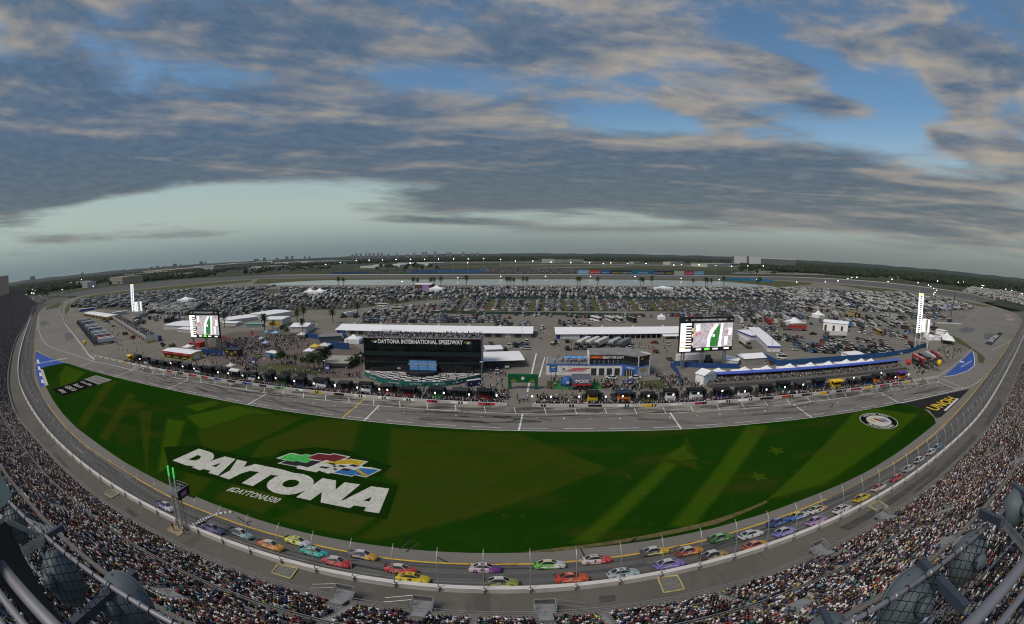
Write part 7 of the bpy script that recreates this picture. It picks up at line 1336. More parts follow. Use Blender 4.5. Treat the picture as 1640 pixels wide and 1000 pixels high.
for nm, sel, lab in (('far_parked_cars', iscar, 'mass of parked cars filling the far lots inside and outside the oval'), ('far_parked_campers', isrv, 'mass of motorhomes and trailers filling the far camping fields')):
    parts = []
    for k in VK:
        ii = [i for i in range(len(VEH)) if VEH[i][0] == k and sel[i] and i not in one and vin[i]]
        if not ii: continue
        v, f_, c, mk = VK[k]; cl = np.array([VEH[i][4] for i in ii])*rng.uniform(.8, 1.1, (len(ii), 1)); c2 = np.array([PAINT[q][0] for q in pick(PAINT, len(ii))]); c3 = np.array([RVP[q][0] for q in pick(RVP, len(ii))])*.5
        parts.append((v, f_, c, pos[ii], np.array([VEH[i][3] for i in ii]), np.ones((len(ii), 3))*rng.uniform(.92, 1.08, (len(ii), 1)), [cl, c2, c3], mk))
    tag(tiles(nm, parts, m_veh), lab, None, None, 'stuff')
# single trucks, buses and haulers seen near the middle
def along(k, near, far_, col, label, group):
    a, b_ = P(*near), P(*far_); c = (a+b_)/2; d = (a-b_); return put_vehicle(k, c.x, c.y, math.atan2(d.y, d.x)-math.pi/2, col, label, group)
for i, (n_, fa_, c) in enumerate((((921, 561), (946, 549), (.66, .64, .58)), ((936, 561), (960, 549.5), (.66, .63, .58)), ((950, 561), (974, 549.5), (.66, .64, .6)), ((972, 562), (994, 550), (.45, .45, .45)), ((986, 563), (1010, 550.5), (.16, .17, .18)))):
    along('truck', n_, fa_, c, f'{["white", "white", "white", "silver", "dark grey"][i]} hauler parked before the right garage, {ordn(i)} of five from the left', 'haulers parked before the right garage')
for lab, k, n_, fa_, c in (('long black and white coach behind the right garage', 'bus', (965, 517.5), (945, 512), WHITE), ('white coach behind the right garage, next to the black and white one', 'bus', (985, 517.5), (970, 512), OFFW), ('second smaller white coach nearer the green one', 'bus', (997, 518), (985, 512.5), OFFW), ('dark green coach standing alone behind the right garage', 'bus', (1022, 519), (1001, 512), (.02, .04, .035)), ('white semi truck parked behind the blue fence under the right video board', 'truck', (1136, 580), (1080, 582), WHITE), ('white box trailer truck beside the white hall at right', 'truck', (1203, 561), (1182, 546), OFFW), ('white truck with a low wall trailer in the right lot', 'truck', (1312, 540), (1365, 541), OFFW), ('white hauler by the red trailer in the right background', 'truck', (1252, 524), (1284, 524), OFFW), ('dark red hauler under the white one in the right background', 'truck', (1262, 529), (1288, 530), (.3, .04, .04)), ('long black hauler beside the white gazebo at right', 'truck', (1278, 511), (1248, 510), (.02, .02, .025)), ('yellow school bus left of the right pylon', 'bus', (1414, 540), (1399, 531), (.55, .32, .02)), ('white hauler with a blue tail behind the left garage end', 'truck', (548, 509), (574, 505), WHITE), ('white coach in the camping loop beyond the long garage', 'bus', (602, 491), (625, 492), OFFW), ('cream coach in the camping loop beyond the long garage', 'bus', (626, 498), (645, 498), (.5, .47, .4))):
    along(k, n_, fa_, c, lab, None)
# row of haulers by pit entry at the left
for i in range(19):
    t_ = i/18; a = P(121+t_*27, 519+t_*35); b_ = P(150+t_*40, 515+t_*33)
    c = [(.6, .6, .6), (.10, .12, .14), (.75, .75, .75), (.06, .06, .06), (.08, .12, .26), (.55, .56, .56)][i % 6]; c = (.4, .04, .04) if i == 16 else c
    d = (b_-a).normalized(); mid_ = a+d*11.5; put_vehicle('truck', mid_.x, mid_.y, math.atan2(-d.y, -d.x)-math.pi/2, c, f'{["silver", "dark", "white", "black", "navy", "grey"][i % 6] if i != 16 else "red"} hauler at the pit entry, {ordn(i)} from the far end of its row', 'team haulers at the left pit entry')
for i in range(9):
    t_ = i/8; a = P(1455+t_*42, 578-t_*7); b_ = P(1480+t_*28, 592-t_*12); d = b_-a; m_ = (a+b_)/2; c = [(.02, .02, .02), (.35, .03, .03), (.5, .5, .5)][i % 3]
    put_vehicle('truck' if i % 2 else 'trailer', m_.x, m_.y, math.atan2(d.y, d.x)-math.pi/2, c, f'{["black", "red", "silver"][i % 3]} support trailer at the right end of the pits, {ordn(i)} from the left', 'support trailers at the right end of the pits')
for lab, k, x, y, yaw, c in (('dark blue show car before the pavilion entry', 'sedan', 1009, 614, 1.2, (.03, .09, .3)), ('white show car behind the blue one by the pavilion entry', 'sedan', 1017, 607, 1.5, (.6, .6, .6)), ('red show car between the broadcast stage and the pavilion', 'sedan', 972, 620, 2.2, (.15, .02, .02)), ('white pointed single seater display car before the pavilion doors', 'sedan', 979, 607, 1.0, (.6, .6, .6)), ('silver car alone on the tarmac right of the pavilion', 'SUV', 1070, 553, 2.9, (.4, .4, .4)), ('red car on the tarmac behind the pavilion', 'sedan', 1048, 550, 1.3, (.22, .03, .02)), ('white car behind the pavilion roof', 'sedan', 1008, 558, 1.8, (.6, .6, .6)), ('green display car in the plaza by the flagpole', 'sedan', 413, 571, 1.3, (.25, .3, .03)), ('black pickup behind the central annex', 'pickup', 838, 553, 1.4, (.02, .02, .02)), ('silver SUV behind the central annex', 'SUV', 842, 560, 1.2, (.4, .4, .4)), ('white van on the road between the garages', 'van', 868, 527, 2.9, (.6, .6, .6)), ('dark van on the road between the garages', 'van', 887, 552, 2.7, (.03, .03, .03)), ('white golf van near the right fence corner', 'van', 1252, 575, 1.0, (.6, .6, .6)), ('white SUV inside the blue fence near the violet roof', 'SUV', 1250, 571, .8, (.62, .62, .62)), ('blue tarp covered car in the lot behind the long garage', 'SUV', 662, 517, 1.4, (.06, .09, .25)), ('black pickup in the right background road', 'pickup', 1302, 536, 1.3, (.02, .02, .03))):
    c_ = P(x, y); put_vehicle(k, c_.x, c_.y, yaw, c, lab, None)
# yellow tanker beside pit entry with its round sign
for lab, x, y, c in (('yellow ball sign over the left pit entry haulers', 138, 549, YEL), ('red ball sign at the right end of the violet roof', 1453, 580, RED), ('yellow ball sign over the right end trailers', 1502, 581, YEL)):
    p = P(x, y+14); z = zfor(p, y); t = thing('ball_sign', lab, 'sign', p); part('pole', m_galv, t, lambda b: b.tube([p, p+Vector((0, 0, z))], .1, 5)); part('ball', G(c), t, lambda b: b.lathe([(.02, -1.6), (.9, -1.3), (1.5, -.5), (1.5, .5), (.9, 1.3), (.02, 1.6)], 12, 0, Matrix.Translation(p+Vector((0, 0, z)))), True)
# ------------------------------------------------------------------ people in the infield (too small to single out)
def scatter(quad, n):
    w = [np.array(P(*p)[:2]) for p in quad]; u, v = rng.random(n), rng.random(n)
    return (w[0]*((1-u)*(1-v))[:, None] + w[1]*(u*(1-v))[:, None] + w[2]*(u*v)[:, None] + w[3]*((1-u)*v)[:, None])
def mass(name, lab, pts, zz=0.0, lod=(1, 160), seated=.05):
    n = len(pts); z = zz if hasattr(zz, '__len__') else np.full(n, zz); crowd(name, (np.column_stack([pts, z]), rng.uniform(-3.1, 3.1, n), rng.random(n) < seated), lab, (60, 260))
pp = []
for e, n_ in ((0, 2400), (1, 1700)):
    s0, s1 = ((s_st-4, gap[0]-1) if e == 0 else (gap[1]+1, s_en+6)); s = rng.uniform(s0, s1, n_)
    for q in s: p, d, n = pwat(q); r = p+n*rng.choice([.9, 1.2, 2.0, 3.2, 6, 8, 10], p=[.22, .14, .14, .12, .18, .12, .08])+n*rng.uniform(-.3, 1.5); pp.append((r.x, r.y))
mass('pit_crowd', 'crews and guests crowding the pit boxes behind the low white wall', np.array(pp))
pl = [scatter(q, n) for q, n in (([(345, 545), (420, 540), (430, 560), (350, 566)], 520), ([(420, 540), (480, 535), (500, 556), (430, 565)], 230), ([(345, 566), (420, 563), (412, 590), (395, 595)], 200), ([(430, 562), (500, 570), (520, 582), (430, 585)], 90), ([(320, 560), (352, 560), (352, 572), (320, 570)], 120), ([(395, 588), (580, 600), (580, 607), (395, 600)], 90))]
mass('plaza_crowd', 'fans walking and standing in the infield plaza at the left', np.concatenate(pl))
ot = [scatter(q, n) for q, n in (([(820, 650), (846, 650), (848, 636), (822, 636)], 10), ([(600, 622), (800, 640), (815, 600), (780, 590)], 120), ([(880, 560), (1070, 570), (1075, 548), (890, 545)], 90), ([(230, 575), (330, 600), (420, 606), (340, 580)], 110), ([(880, 604), (1060, 618), (1060, 628), (880, 628)], 140), ([(1070, 600), (1130, 618), (1130, 632), (1075, 628)], 80), ([(780, 625), (815, 628), (815, 640), (780, 640)], 60), ([(852, 545), (872, 545), (868, 520), (852, 520)], 24), ([(185, 520), (255, 570), (200, 572), (150, 530)], 60), ([(955, 608), (1020, 612), (1015, 624), (960, 622)], 40), ([(1044, 600), (1070, 604), (1090, 622), (1068, 622)], 50), ([(1460, 585), (1500, 575), (1510, 590), (1470, 603)], 90), ([(1500, 560), (1530, 550), (1545, 562), (1512, 585)], 130))]
mass('paddock_crowd', 'scattered people on foot around the paddock roads and stages', np.concatenate(ot))
rp = []; tA, tB = P(585, 594), P(770.5, 599); tf = Fr(tA, tB); tz = zfor(tA, 541.3)+.25
for _ in range(330): q = tf(rng.uniform(.5, tf.w-.5), rng.uniform(.4, 8.5)); rp.append((q.x, q.y))
mass('roof_crowd', 'guests standing along the roof edge of the black glass tower', np.array(rp), tz)
rp = [];rz_ = []
for _ in range(560): k = rng.integers(2, 7); q = FRS(rng.uniform(1, RSW-1), k*.95+.5); rp.append((q.x, q.y)); rz_.append(.8+RSR*k)
mass('stand_guests', 'guests seated on the terrace under the violet blue roof', np.array(rp), np.array(rz_), seated=.8)
rp = [];g, h = FDECK
for _ in range(560): q = g(rng.uniform(0, g.w), rng.uniform(.5, 9)); rp.append((q.x, q.y))
mass('deck_crowd', 'fans standing on the roof deck of the long left garage', np.array(rp), h+.08)
rp = []
for _ in range(26): q = fa(rng.uniform(.5, xs-.5), rng.uniform(.5, 11)); rp.append((q.x, q.y))
mass('pavilion_guests', 'guests on the open deck of the white pavilion', np.array(rp), zl+.12)
# ------------------------------------------------------------------ trees
m_leaf = [layered('foliage', c, [(.9, None, .4, .62, [x*1.7 for x in c], .7), (4, None, .4, .65, [x*.5 for x in c], .6)], .8, .2) for c in ((.035, .058, .018), (.045, .062, .022), (.028, .046, .018))]
m_bark = M('bark', (.12, .095, .07), .9)
def leaf_cloud(b, c, rx, rz, n, s, mi=0):
    for _ in range(n):
        d = Vector(rng.normal(0, 1, 3)); d.normalize(); r = rng.random()**.45; p = Vector(c)+Vector((d.x*rx*r, d.y*rx*r, d.z*rz*r)); a = Vector(rng.normal(0, 1, 3)).normalized()*s*rng.uniform(.6, 1.3); q = a.orthogonal().normalized()*s*rng.uniform(.6, 1.2)
        b.add([p-a, p+q, p+a, p-q*.8], [(0, 1, 2, 3)], mi)
def tree_protos():
    out = {}
    for v in range(3):
        t = MB(); t.tube([(0, 0, 0), (.1, .05, 1.6), (.0, .1, 3.0)], .22, 6, 0, .12)
        for a in range(4): t.tube([(0, .05, 2.2), (math.cos(a*1.6+v)*1.3, math.sin(a*1.6+v)*1.3, 3.8)], .09, 4, 0, .03)
        c = MB()
        for k in range(7): a = k*2.4+v; r = 1.5*(k > 0); leaf_cloud(c, (math.cos(a)*r, math.sin(a)*r, 3.9+.9*math.sin(k*1.9+v)), 1.35, 1.05, 46, .34)
        out['round', v] = (t.mesh('trunk', m_bark), c.mesh('crown', m_leaf[v]))
        t = MB(); t.tube([(0, 0, 0), (.12, 0, 3), (.05, .05, 6.4)], .22, 7, 0, .17); c = MB()
        for k in range(30):
            a = k*2.4; el = R(70-k*4.4); L_ = 2.1+.5*((k*7) % 5)/5; pts = []
            for q in range(6): tt = q/5; pts.append(Vector((math.cos(a)*math.cos(el)*L_*tt, math.sin(a)*math.cos(el)*L_*tt, 6.4+math.sin(el)*L_*tt-1.1*tt*tt)))
            sd = Vector((-math.sin(a), math.cos(a), 0))
            for q in range(5):
                w0, w1 = .34*math.sin(math.pi*(q+.4)/5.6), .34*math.sin(math.pi*(q+1.4)/5.6)
                for e in (-1, 1): c.add([pts[q], pts[q+1], pts[q+1]+sd*w1*e-Vector((0, 0, .18)), pts[q]+sd*w0*e-Vector((0, 0, .18))], [(0, 1, 2, 3)])
        out['palm', v] = (t.mesh('trunk', m_bark), c.mesh('crown', m_leaf[v]))
    return out
TP = tree_protos()
def tree(kind, p, h, lab, group=None, v=None):
    v = int(rng.integers(3)) if v is None else v; tm, cm = TP[kind, v]; base = 5.2 if kind == 'round' else 7.6
    t = thing('palm_tree' if kind == 'palm' else 'tree', lab, 'tree', p, group, rng.uniform(0, 6)); t.scale = (h/base*rng.uniform(.9, 1.1),)*2+(h/base,)
    for n_, m_ in (('trunk', tm), ('crown', cm)): o = bpy.data.objects.new(n_, m_); COL.objects.link(o); o.parent = t
for i, (x, y0, y1) in enumerate(((360, 525, 499), (424, 531, 501), (476.5, 520, 494), (487, 516, 490), (485, 534, 509), (533, 518, 494), (573.5, 507, 484))):
    p = P(x, y0); tree('palm', p, zfor(p, y1), f'tall palm behind the left plaza halls, {ordn(i)} from the left', 'tall palms among the plaza halls')
for i, (x, y0, y1) in enumerate(((436, 584, 567), (451, 584, 562), (462, 586, 567), (474, 588, 567), (484, 590, 571), (495, 592, 569), (504, 593, 566), (512, 597, 573), (519, 590, 562))):
    p = P(x, y0); tree('round' if i in (1, 5, 6, 8) else 'palm', p, zfor(p, y1), f'small green tree along the curved lawn in the plaza, {ordn(i)} from the left', 'small trees along the curved plaza lawn')
for x, y0, y1, lab in ((278, 566, 551, 'round tree left of the red topped stage'), (262, 560, 549, 'smaller tree at the end of the long left garage'), (456, 538, 521, 'round tree by the blue stalls in the plaza'), (437, 527, 515, 'dark round tree behind the plaza stalls'), (1389, 566, 557, 'small round bush tree in the right paddock lot'), (1362, 566, 560, 'low bush beside the white tent in the right lot')):
    p = P(x, y0); tree('round', p, max(2.5, zfor(p, y1)), lab)
b = MB(); A_, B2 = P(560, 588), P(581, 577)
for k in range(9): leaf_cloud(b, tuple(A_.lerp(B2, k/8)+Vector((0, 0, 2.2))), 2.6, 2.2, 60, .45)
tag(b.build('hedge', m_leaf[0]), 'dense dark hedge between the concrete building and the glass tower', 'hedge')
for i, x in enumerate((690, 662, 669, 695, 706, 747, 812, 817, 823, 838, 844, 925, 929, 957, 1026, 1030, 1044, 1110, 1130, 1133, 1139, 1159, 1213, 1217, 542, 550)):
    y = 457.8+abs(x-820)*.003; p = P(x, y+.8); tree('palm', p, rng.uniform(13, 18), f'palm standing before the lake, {ordn(sorted((690, 662, 669, 695, 706, 747, 812, 817, 823, 838, 844, 925, 929, 957, 1026, 1030, 1044, 1110, 1130, 1133, 1139, 1159, 1213, 1217, 542, 550)).index(x))} from the left', 'palms along the near shore of the lake')
pal_ = P(676, 461); shed('dark red stage building with white roof and screen by the lake', (664, 466), (690, 466), 456, 20, 'stage', (.12, .05, .05), None, pitch=1); t = thing('stage_screen', 'small lit violet screen on the lakeside stage building', 'screen', P(682, 467)); g = Fr(P(677, 468.5), P(687, 468.5)); part('screen', M('violet screen', (.2, .14, .28), .4, em=.25, var=.3), t, lambda b: fbox(b, g, 0, g.w, -1, 0, 2, 10)); tent('white round tent right of the lakeside stage', P(699, 468), 18, 14, 5, 9); tent('pair of white peaked tents in the lakeside camping field', P(505, 472), 30, 14, 4.5, 9, peaks=2); tent('white vaulted shed in the left camping field', P(298, 484), 24, 16, 4, 7.5); tent('white long tent in the right camping field', P(1062, 465), 26, 14, 4, 6)
# woods: near clumps outside the oval as single trees, the far forest as one mass
for (x0, x1, ya, yb, n_, wh) in ((380, 530, 431, 437, 34, 'behind the back straight left of the lake'), (240, 380, 432, 440, 26, 'below the pale apartment blocks at left'), (90, 240, 436, 452, 30, 'beyond the far left pylon'), (8, 90, 452, 478, 26, 'at the far left edge beyond the outer lot'), (600, 700, 431, 436, 12, 'behind the long blue fence past the lake'), (1180, 1300, 438, 443, 8, 'outside the back straight right of the banners'), (1400, 1560, 440, 452, 22, 'beyond the right hand turn'), (15, 130, 452, 470, 14, 'along the outside of the left turn')):
    for k in range(n_):
        x = x0+(x1-x0)*(k+rng.random())/n_; y = ya+(yb-ya)*rng.random(); p = P(x, y)
        tree('round', p, rng.uniform(13, 23), f'dark tree {wh}, {ordn(k)} from the left', 'trees outside the back of the oval')
def blobtree():
    v = [(math.cos(a)*r, math.sin(a)*r, z) for z, r in ((0, .5), (.35, 1.0), (.7, .75)) for a in [i*math.pi/3 for i in range(6)]]+[(0, 0, 1)]
    f_ = [(i*6+j, i*6+(j+1) % 6, i*6+6+(j+1) % 6, i*6+6+j) for i in range(2) for j in range(6)]+[(12+j, 12+(j+1) % 6, 18) for j in range(6)]; return np.array(v), f_
bv, bf = blobtree()
n_ = 26000; az = rng.uniform(-1.25, 1.25, n_); lon = rng.random(n_); dd = 1900*np.exp(lon*1.75)
dens = np.sin(az*17+dd*.0011)+np.sin(az*41-dd*.003)*.7+rng.normal(0, .5, n_); lim = np.where(np.abs(az+.1) < .62, 3300, 1750)
keep = ((dd > lim) & (dens > -.7)) | ((dd > 1500) & (az < -.55) & (dens > .1)) | ((az > .72) & (dd > 1500) & (dens > .2)); az, dd = az[keep], dd[keep]; m = len(az)
xy = np.column_stack([np.sin(az)*dd, np.cos(az)*dd, np.full(m, -1.0)]); hh = rng.uniform(9, 20, m)*(1+dd/20000); ww = hh*rng.uniform(.5, .95, m)
colr = np.array([(.020, .029, .014)])*rng.uniform(.6, 1.6, (m, 1))*np.array([1, 1, 1]); tag(tiles('far_woods', [(bv, bf, np.zeros((len(bf), 3)), xy, rng.uniform(0, 6, m), np.column_stack([ww, ww, hh]), [colr], np.ones(len(bf), int))], M_attr('woods', .9, .1)), 'dark far woods spreading to the horizon beyond the airfield', None, None, 'stuff')
# low wooded rise at the horizon
b = MB(); ring_a, ring_b, ring_c = [], [], []
for i in range(181):
    a = -1.75+3.5*i/180; h = 70+5*math.sin(i*1.7)+4*math.sin(i*.63)+3*math.sin(i*4.1); s, c = math.sin(a), math.cos(a); ring_a.append((s*9000, c*9000, -5)); ring_b.append((s*11000, c*11000, h)); ring_c.append((s*14000, c*14000, -5))
b.strip(ring_a, ring_b); b.strip(ring_b, ring_c); struct(b.build('hills', layered('wooded rise', (.016, .024, .014), [(.004, None, .4, .6, (.024, .032, .018), .8), (.02, None, .4, .65, (.010, .015, .009), .7)])))
# airfield strips and roads beyond the oval
b = MB()
for q in ([(560, 433), (1260, 436), (1300, 431.5), (580, 429)], [(640, 425), (1200, 427), (1230, 424), (660, 422.5)], [(560, 419.5), (1120, 421), (1140, 418.5), (580, 417.5)], [(1260, 440), (1500, 452), (1520, 447), (1280, 435)]): b.poly(PP(q, -.3))
struct(b.build('airfield_grass', layered('airfield grass', (.075, .075, .040), [(.01, (1, 6, 1), .4, .6, (.055, .06, .03), .8), (.05, None, .45, .7, (.10, .092, .055), .5)])))
b = MB()
for q in ([(800, 425.6), (1310, 432), (1312, 430.2), (800, 424.3)], [(850, 430.5), (1000, 428), (1001, 426.9), (850, 429.3)], [(1170, 438.5), (1320, 441), (1322, 438.8), (1180, 436.2)], [(1180, 436), (1300, 431.4), (1304, 433), (1200, 437.4)], [(700, 421), (900, 421.4), (900, 420.4), (700, 420)]): b.poly(PP(q, -.2))
struct(b.build('runways', m_patch))
# buildings outside the oval and on the skyline
def far_block(lab, x0, x1, yb, yt, dist=None, col=(.35, .34, .32), nm='building', dep=.5, group=None, wins=0, cat='building'):
    if dist: d = ray((x0+x1)/2, yb); k = dist/math.hypot(d.x, d.y); c = Vector((d.x*k, d.y*k, 0)); A = Vector((ray(x0, yb).x, ray(x0, yb).y, 0)).normalized()*dist; B_ = Vector((ray(x1, yb).x, ray(x1, yb).y, 0)).normalized()*dist
    else: A, B_ = P(x0, yb), P(x1, yb); c = A
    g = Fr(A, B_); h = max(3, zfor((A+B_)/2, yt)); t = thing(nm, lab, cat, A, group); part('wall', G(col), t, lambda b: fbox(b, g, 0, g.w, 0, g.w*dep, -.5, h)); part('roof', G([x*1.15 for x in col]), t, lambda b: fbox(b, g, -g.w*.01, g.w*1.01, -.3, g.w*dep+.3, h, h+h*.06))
    if wins: part('windows', G((.08, .09, .10)), t, lambda b: [fbox(b, g, g.w*.04, g.w*.96, -.25, -.05, h*(k+.35)/wins, h*(k+.75)/wins) for k in range(wins)])
    return t, g, h
for i, (x0, x1, yb, yt, col, lab) in enumerate(((577, 606, 429.5, 426.5, (.42, .42, .41), 'pale flat terminal roof left of the airfield hangars'), (598, 640, 427.5, 424.3, (.48, .48, .47), 'white curved terminal hall beside the airfield'), (636, 692, 425.8, 421.8, (.45, .45, .44), 'long white airport concourse'), (869, 887, 421.5, 415.2, (.42, .42, .4), 'white hangar with dark door on the airfield'), (889, 912, 420.5, 416.2, (.25, .25, .25), 'grey hangar next to the white one on the airfield'), (915, 935, 420.2, 416, (.33, .33, .32), 'wide pale hangar on the airfield right of the grey one'), (938, 951, 421, 419, (.4, .4, .4), 'low white airfield shed'), (1015, 1030, 423, 419.6, (.3, .3, .28), 'low grey airfield building left of the banners end'), (1074, 1092, 424.5, 420, (.36, .36, .34), 'cream low building on the right of the airfield'), (1133, 1165, 428, 422.8, (.40, .40, .34), 'long cream hangar on the right of the airfield'), (1170, 1198, 426, 423, (.16, .16, .17), 'dark low terminal with lit windows at right'), (1204, 1222, 428, 426, (.3, .3, .31), 'small pale shed right of the dark terminal'), (1228, 1247, 426, 423.5, (.36, .36, .35), 'white low block below the big grey hangar'))):
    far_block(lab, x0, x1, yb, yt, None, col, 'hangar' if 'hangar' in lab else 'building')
t, g, h = far_block('huge pale and dark factory block standing over the woods at right', 1172, 1275, 423, 413.5, 3100, (.40, .41, .42), 'factory', .25); part('dark_wall', G((.09, .095, .10)), t, lambda b: (fbox(b, g, g.w*.45, g.w*1.0, -6, -.2, 0, h*.93), fbox(b, g, g.w*.0, g.w*.03, -6, -.2, 0, h*1.1), fbox(b, g, g.w*.23, g.w*.26, -6, -.2, 0, h*1.12)))
for i, (x0, x1, yb, yt, col, w_) in enumerate(((176, 196, 455, 445, (.36, .31, .25), 4), (-6, 14, 458, 445, (.42, .34, .27), 0), (122, 130, 460, 452, (.42, .42, .42), 3), (132, 140, 461, 452.5, (.45, .45, .45), 3), (311, 342, 433, 426.5, (.34, .33, .31), 3), (343, 362, 430.5, 424.5, (.36, .35, .32), 3), (364, 380, 429, 422.5, (.33, .3, .26), 4), (270, 288, 444, 439.5, (.3, .31, .32), 0), (410, 436, 424, 419, (.42, .42, .42), 0), (440, 462, 424.5, 421, (.4, .4, .38), 0), (466, 492, 423.5, 420, (.38, .38, .37), 0), (500, 524, 422.5, 419.6, (.34, .34, .33), 0), (196, 216, 443, 440, (.3, .26, .2), 0), (228, 258, 438, 434.5, (.3, .25, .2), 0), (395, 420, 431, 428, (.32, .32, .3), 0))):
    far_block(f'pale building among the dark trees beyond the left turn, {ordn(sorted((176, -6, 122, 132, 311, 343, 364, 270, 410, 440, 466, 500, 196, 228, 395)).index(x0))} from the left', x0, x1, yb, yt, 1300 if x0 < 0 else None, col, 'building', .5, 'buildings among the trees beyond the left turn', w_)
SKY = ((48, 56, 441), (240, 246, 427), (250, 255, 425.5), (277, 284, 422), (262, 264, 425), (289, 291, 422.5), (320, 326, 418.6), (328, 331, 419.5), (407, 414, 414), (421, 426, 412), (441, 446, 412.5), (457, 462, 409.3), (466, 470, 409.8), (487, 489.5, 406.5), (494, 497, 410), (562, 567, 407.5), (569, 573, 405), (576, 580, 406), (585, 588, 405.3), (590, 594, 404.8), (597, 600, 405), (604, 608, 404.2), (610, 613, 404.4), (620, 624, 406), (634, 638, 405.6), (650, 655, 406), (662, 665, 404.4), (675, 679, 403), (680, 684, 402.5), (695, 699, 402.3), (714, 717, 403.6), (719, 723, 403), (740, 744, 402.8), (755, 757, 403.4), (763, 766, 403.2), (196, 200, 431), (130, 134, 436))
for i, (x0, x1, yt) in enumerate(sorted(SKY)):
    far_block(f'hazy high rise on the skyline, {ordn(i)} from the left', x0, x1, 412 if x0 > 400 else 440, yt+1.2, 8600, (.20, .22, .23), 'high_rise', .6, 'hazy high rises on the skyline')
# tall floodlight masts around the back of the oval
m_flood = M('lit floodlight', (1, .98, .92), .4, em=9, var=.02); mk = []
mk += [(520+x/5.857, 390+y/5.857, 445) for x, y in ((12, 198), (150, 180), (300, 160), (420, 157), (545, 155), (672, 153), (808, 150), (940, 150), (1070, 147), (1212, 146), (1350, 145), (1492, 143))] + [(780+x/5.857, 390+y/5.857, 440.5) for x, y in ((128, 152), (268, 165), (430, 166), (600, 175), (785, 182), (962, 182), (1090, 190), (1160, 183), (1318, 188), (1490, 190))] + [(1040+x/5.857, 390+y/5.857, 441) for x, y in ((228, 203), (300, 198), (465, 202), (620, 207), (770, 214), (920, 210), (1067, 212))]
mk += [(780+x/5.857, 390+y/5.857, 447) for x, y in ((128, 318), (548, 320), (970, 326), (1388, 328))] + [(733, 445, 450), (644, 451, 459), (1152, 448, 452), (1212, 450, 452), (1276, 452, 456), (1091, 447, 450), (657, 421.5, 433), (749, 421, 433)]
mk += [(1300+x/4.762, 390+y/4.762, None) for x, y in ((105, 293), (200, 287), (275, 268), (305, 262), (345, 258), (612, 275), (583, 292), (812, 300), (890, 318), (907, 328), (930, 343), (953, 358), (940, 375), (930, 388), (960, 288), (1118, 297), (1157, 295), (1300, 320), (1312, 322), (1300, 337), (1480, 350), (1540, 345), (1525, 358), (1605, 385))] + [(x/5.857, 390+y/5.857, None) for x, y in ((5, 427), (70, 462), (125, 470), (158, 482), (213, 470), (243, 478), (297, 465), (307, 435), (330, 445), (315, 468), (345, 455), (418, 392), (515, 412), (585, 433), (667, 370), (765, 340), (820, 375), (875, 402), (908, 338), (1190, 305))]
for i, (x, y, yb) in enumerate(sorted(mk)):
    p = P(x, yb) if yb else P(x, y, 12.0); p.z = 0; z = max(5, zfor(p, y)); dl = (p-Vector((0, 0, 48))).length; s = max(.6, dl*.0010)
    t = thing('floodlight_mast', f'lit floodlight on a tall mast far behind the oval, {ordn(i)} from the left', 'light mast', p, 'lit floodlight masts beyond the oval')
    part('mast', m_galv, t, lambda b: b.tube([p, p+Vector((0, 0, z))], max(.15, s*.10), 5)); part('lamp_head', m_flood, t, lambda b: b.box(-s*.8, s*.8, -s*.3, s*.3, -s*.45, s*.45, 0, Matrix.Translation(p+Vector((0, 0, z))) @ Matrix.Rotation(math.atan2(-p.x, p.y), 4, 'Z')))
# light poles inside the infield
for i, (x, yb, yt) in enumerate(((410, 569, 527), (580, 605, 570), (772, 622, 580), (641, 620, 590), (425, 591, 575), (521, 598, 578), (1290, 577, 555), (1235, 571, 536), (1420, 542, 520), (836, 545, 518), (1010, 512, 490), (940, 500, 480), (1140, 515, 490), (557, 552, 530), (510, 556, 520), (1560, 513, 480), (1524, 522, 500))):
    p = P(x, yb); z = zfor(p, yt); t = thing('light_pole', f'slender light pole in the infield, {ordn(sorted((410, 580, 772, 641, 425, 521, 1290, 1235, 1420, 836, 1010, 940, 1140, 557, 510, 1560, 1524)).index(x))} from the left', 'light pole', p, 'slender light poles in the infield'); part('pole', m_galv, t, lambda b: b.tube([p, p+Vector((0, 0, z))], .14, 6, 0, .08)); part('head', G(OFFW), t, lambda b: b.box(-.6, .6, -.25, .25, -.1, .15, 0, Matrix.Translation(p+Vector((0, 0, z)))))
p = P(410, 570); t = thing('flag', 'red, white and blue flag on the tall plaza pole', 'flag', p+Vector((0, 0, 10))); zf = zfor(p, 530); part('cloth', G((.4, .06, .08)), t, lambda b: [b.add([p+Vector((-1.9*k/4, .15*math.sin(k), zf-z_)) for k, z_ in ((k0, 0), (k0+1, .2), (k0+1, 2.6), (k0, 2.4))], [(0, 1, 2, 3)]) for k0 in range(4)])
for i, (x, y) in enumerate(((407, 588), (525, 598), (383, 570), (372, 567))):
    p = P(x, y); z = zfor(p, y-13); t = thing('sign_board', f'blue and white upright sign in the plaza, {ordn((2, 3, 1, 0)[i])} from the left', 'sign', p, 'blue and white upright signs'); part('post', m_galv, t, lambda b: b.tube([p, p+Vector((0, 0, z))], .06, 5)); part('panel', G((.06, .09, .4)), t, lambda b: b.box(-.9, .9, -.1, .1, z*.35, z, 0, Matrix.Translation(p))); part('white_patch', G(WHITE), t, lambda b: b.box(-.8, .8, -.14, -.1, z*.55, z*.75, 0, Matrix.Translation(p)))
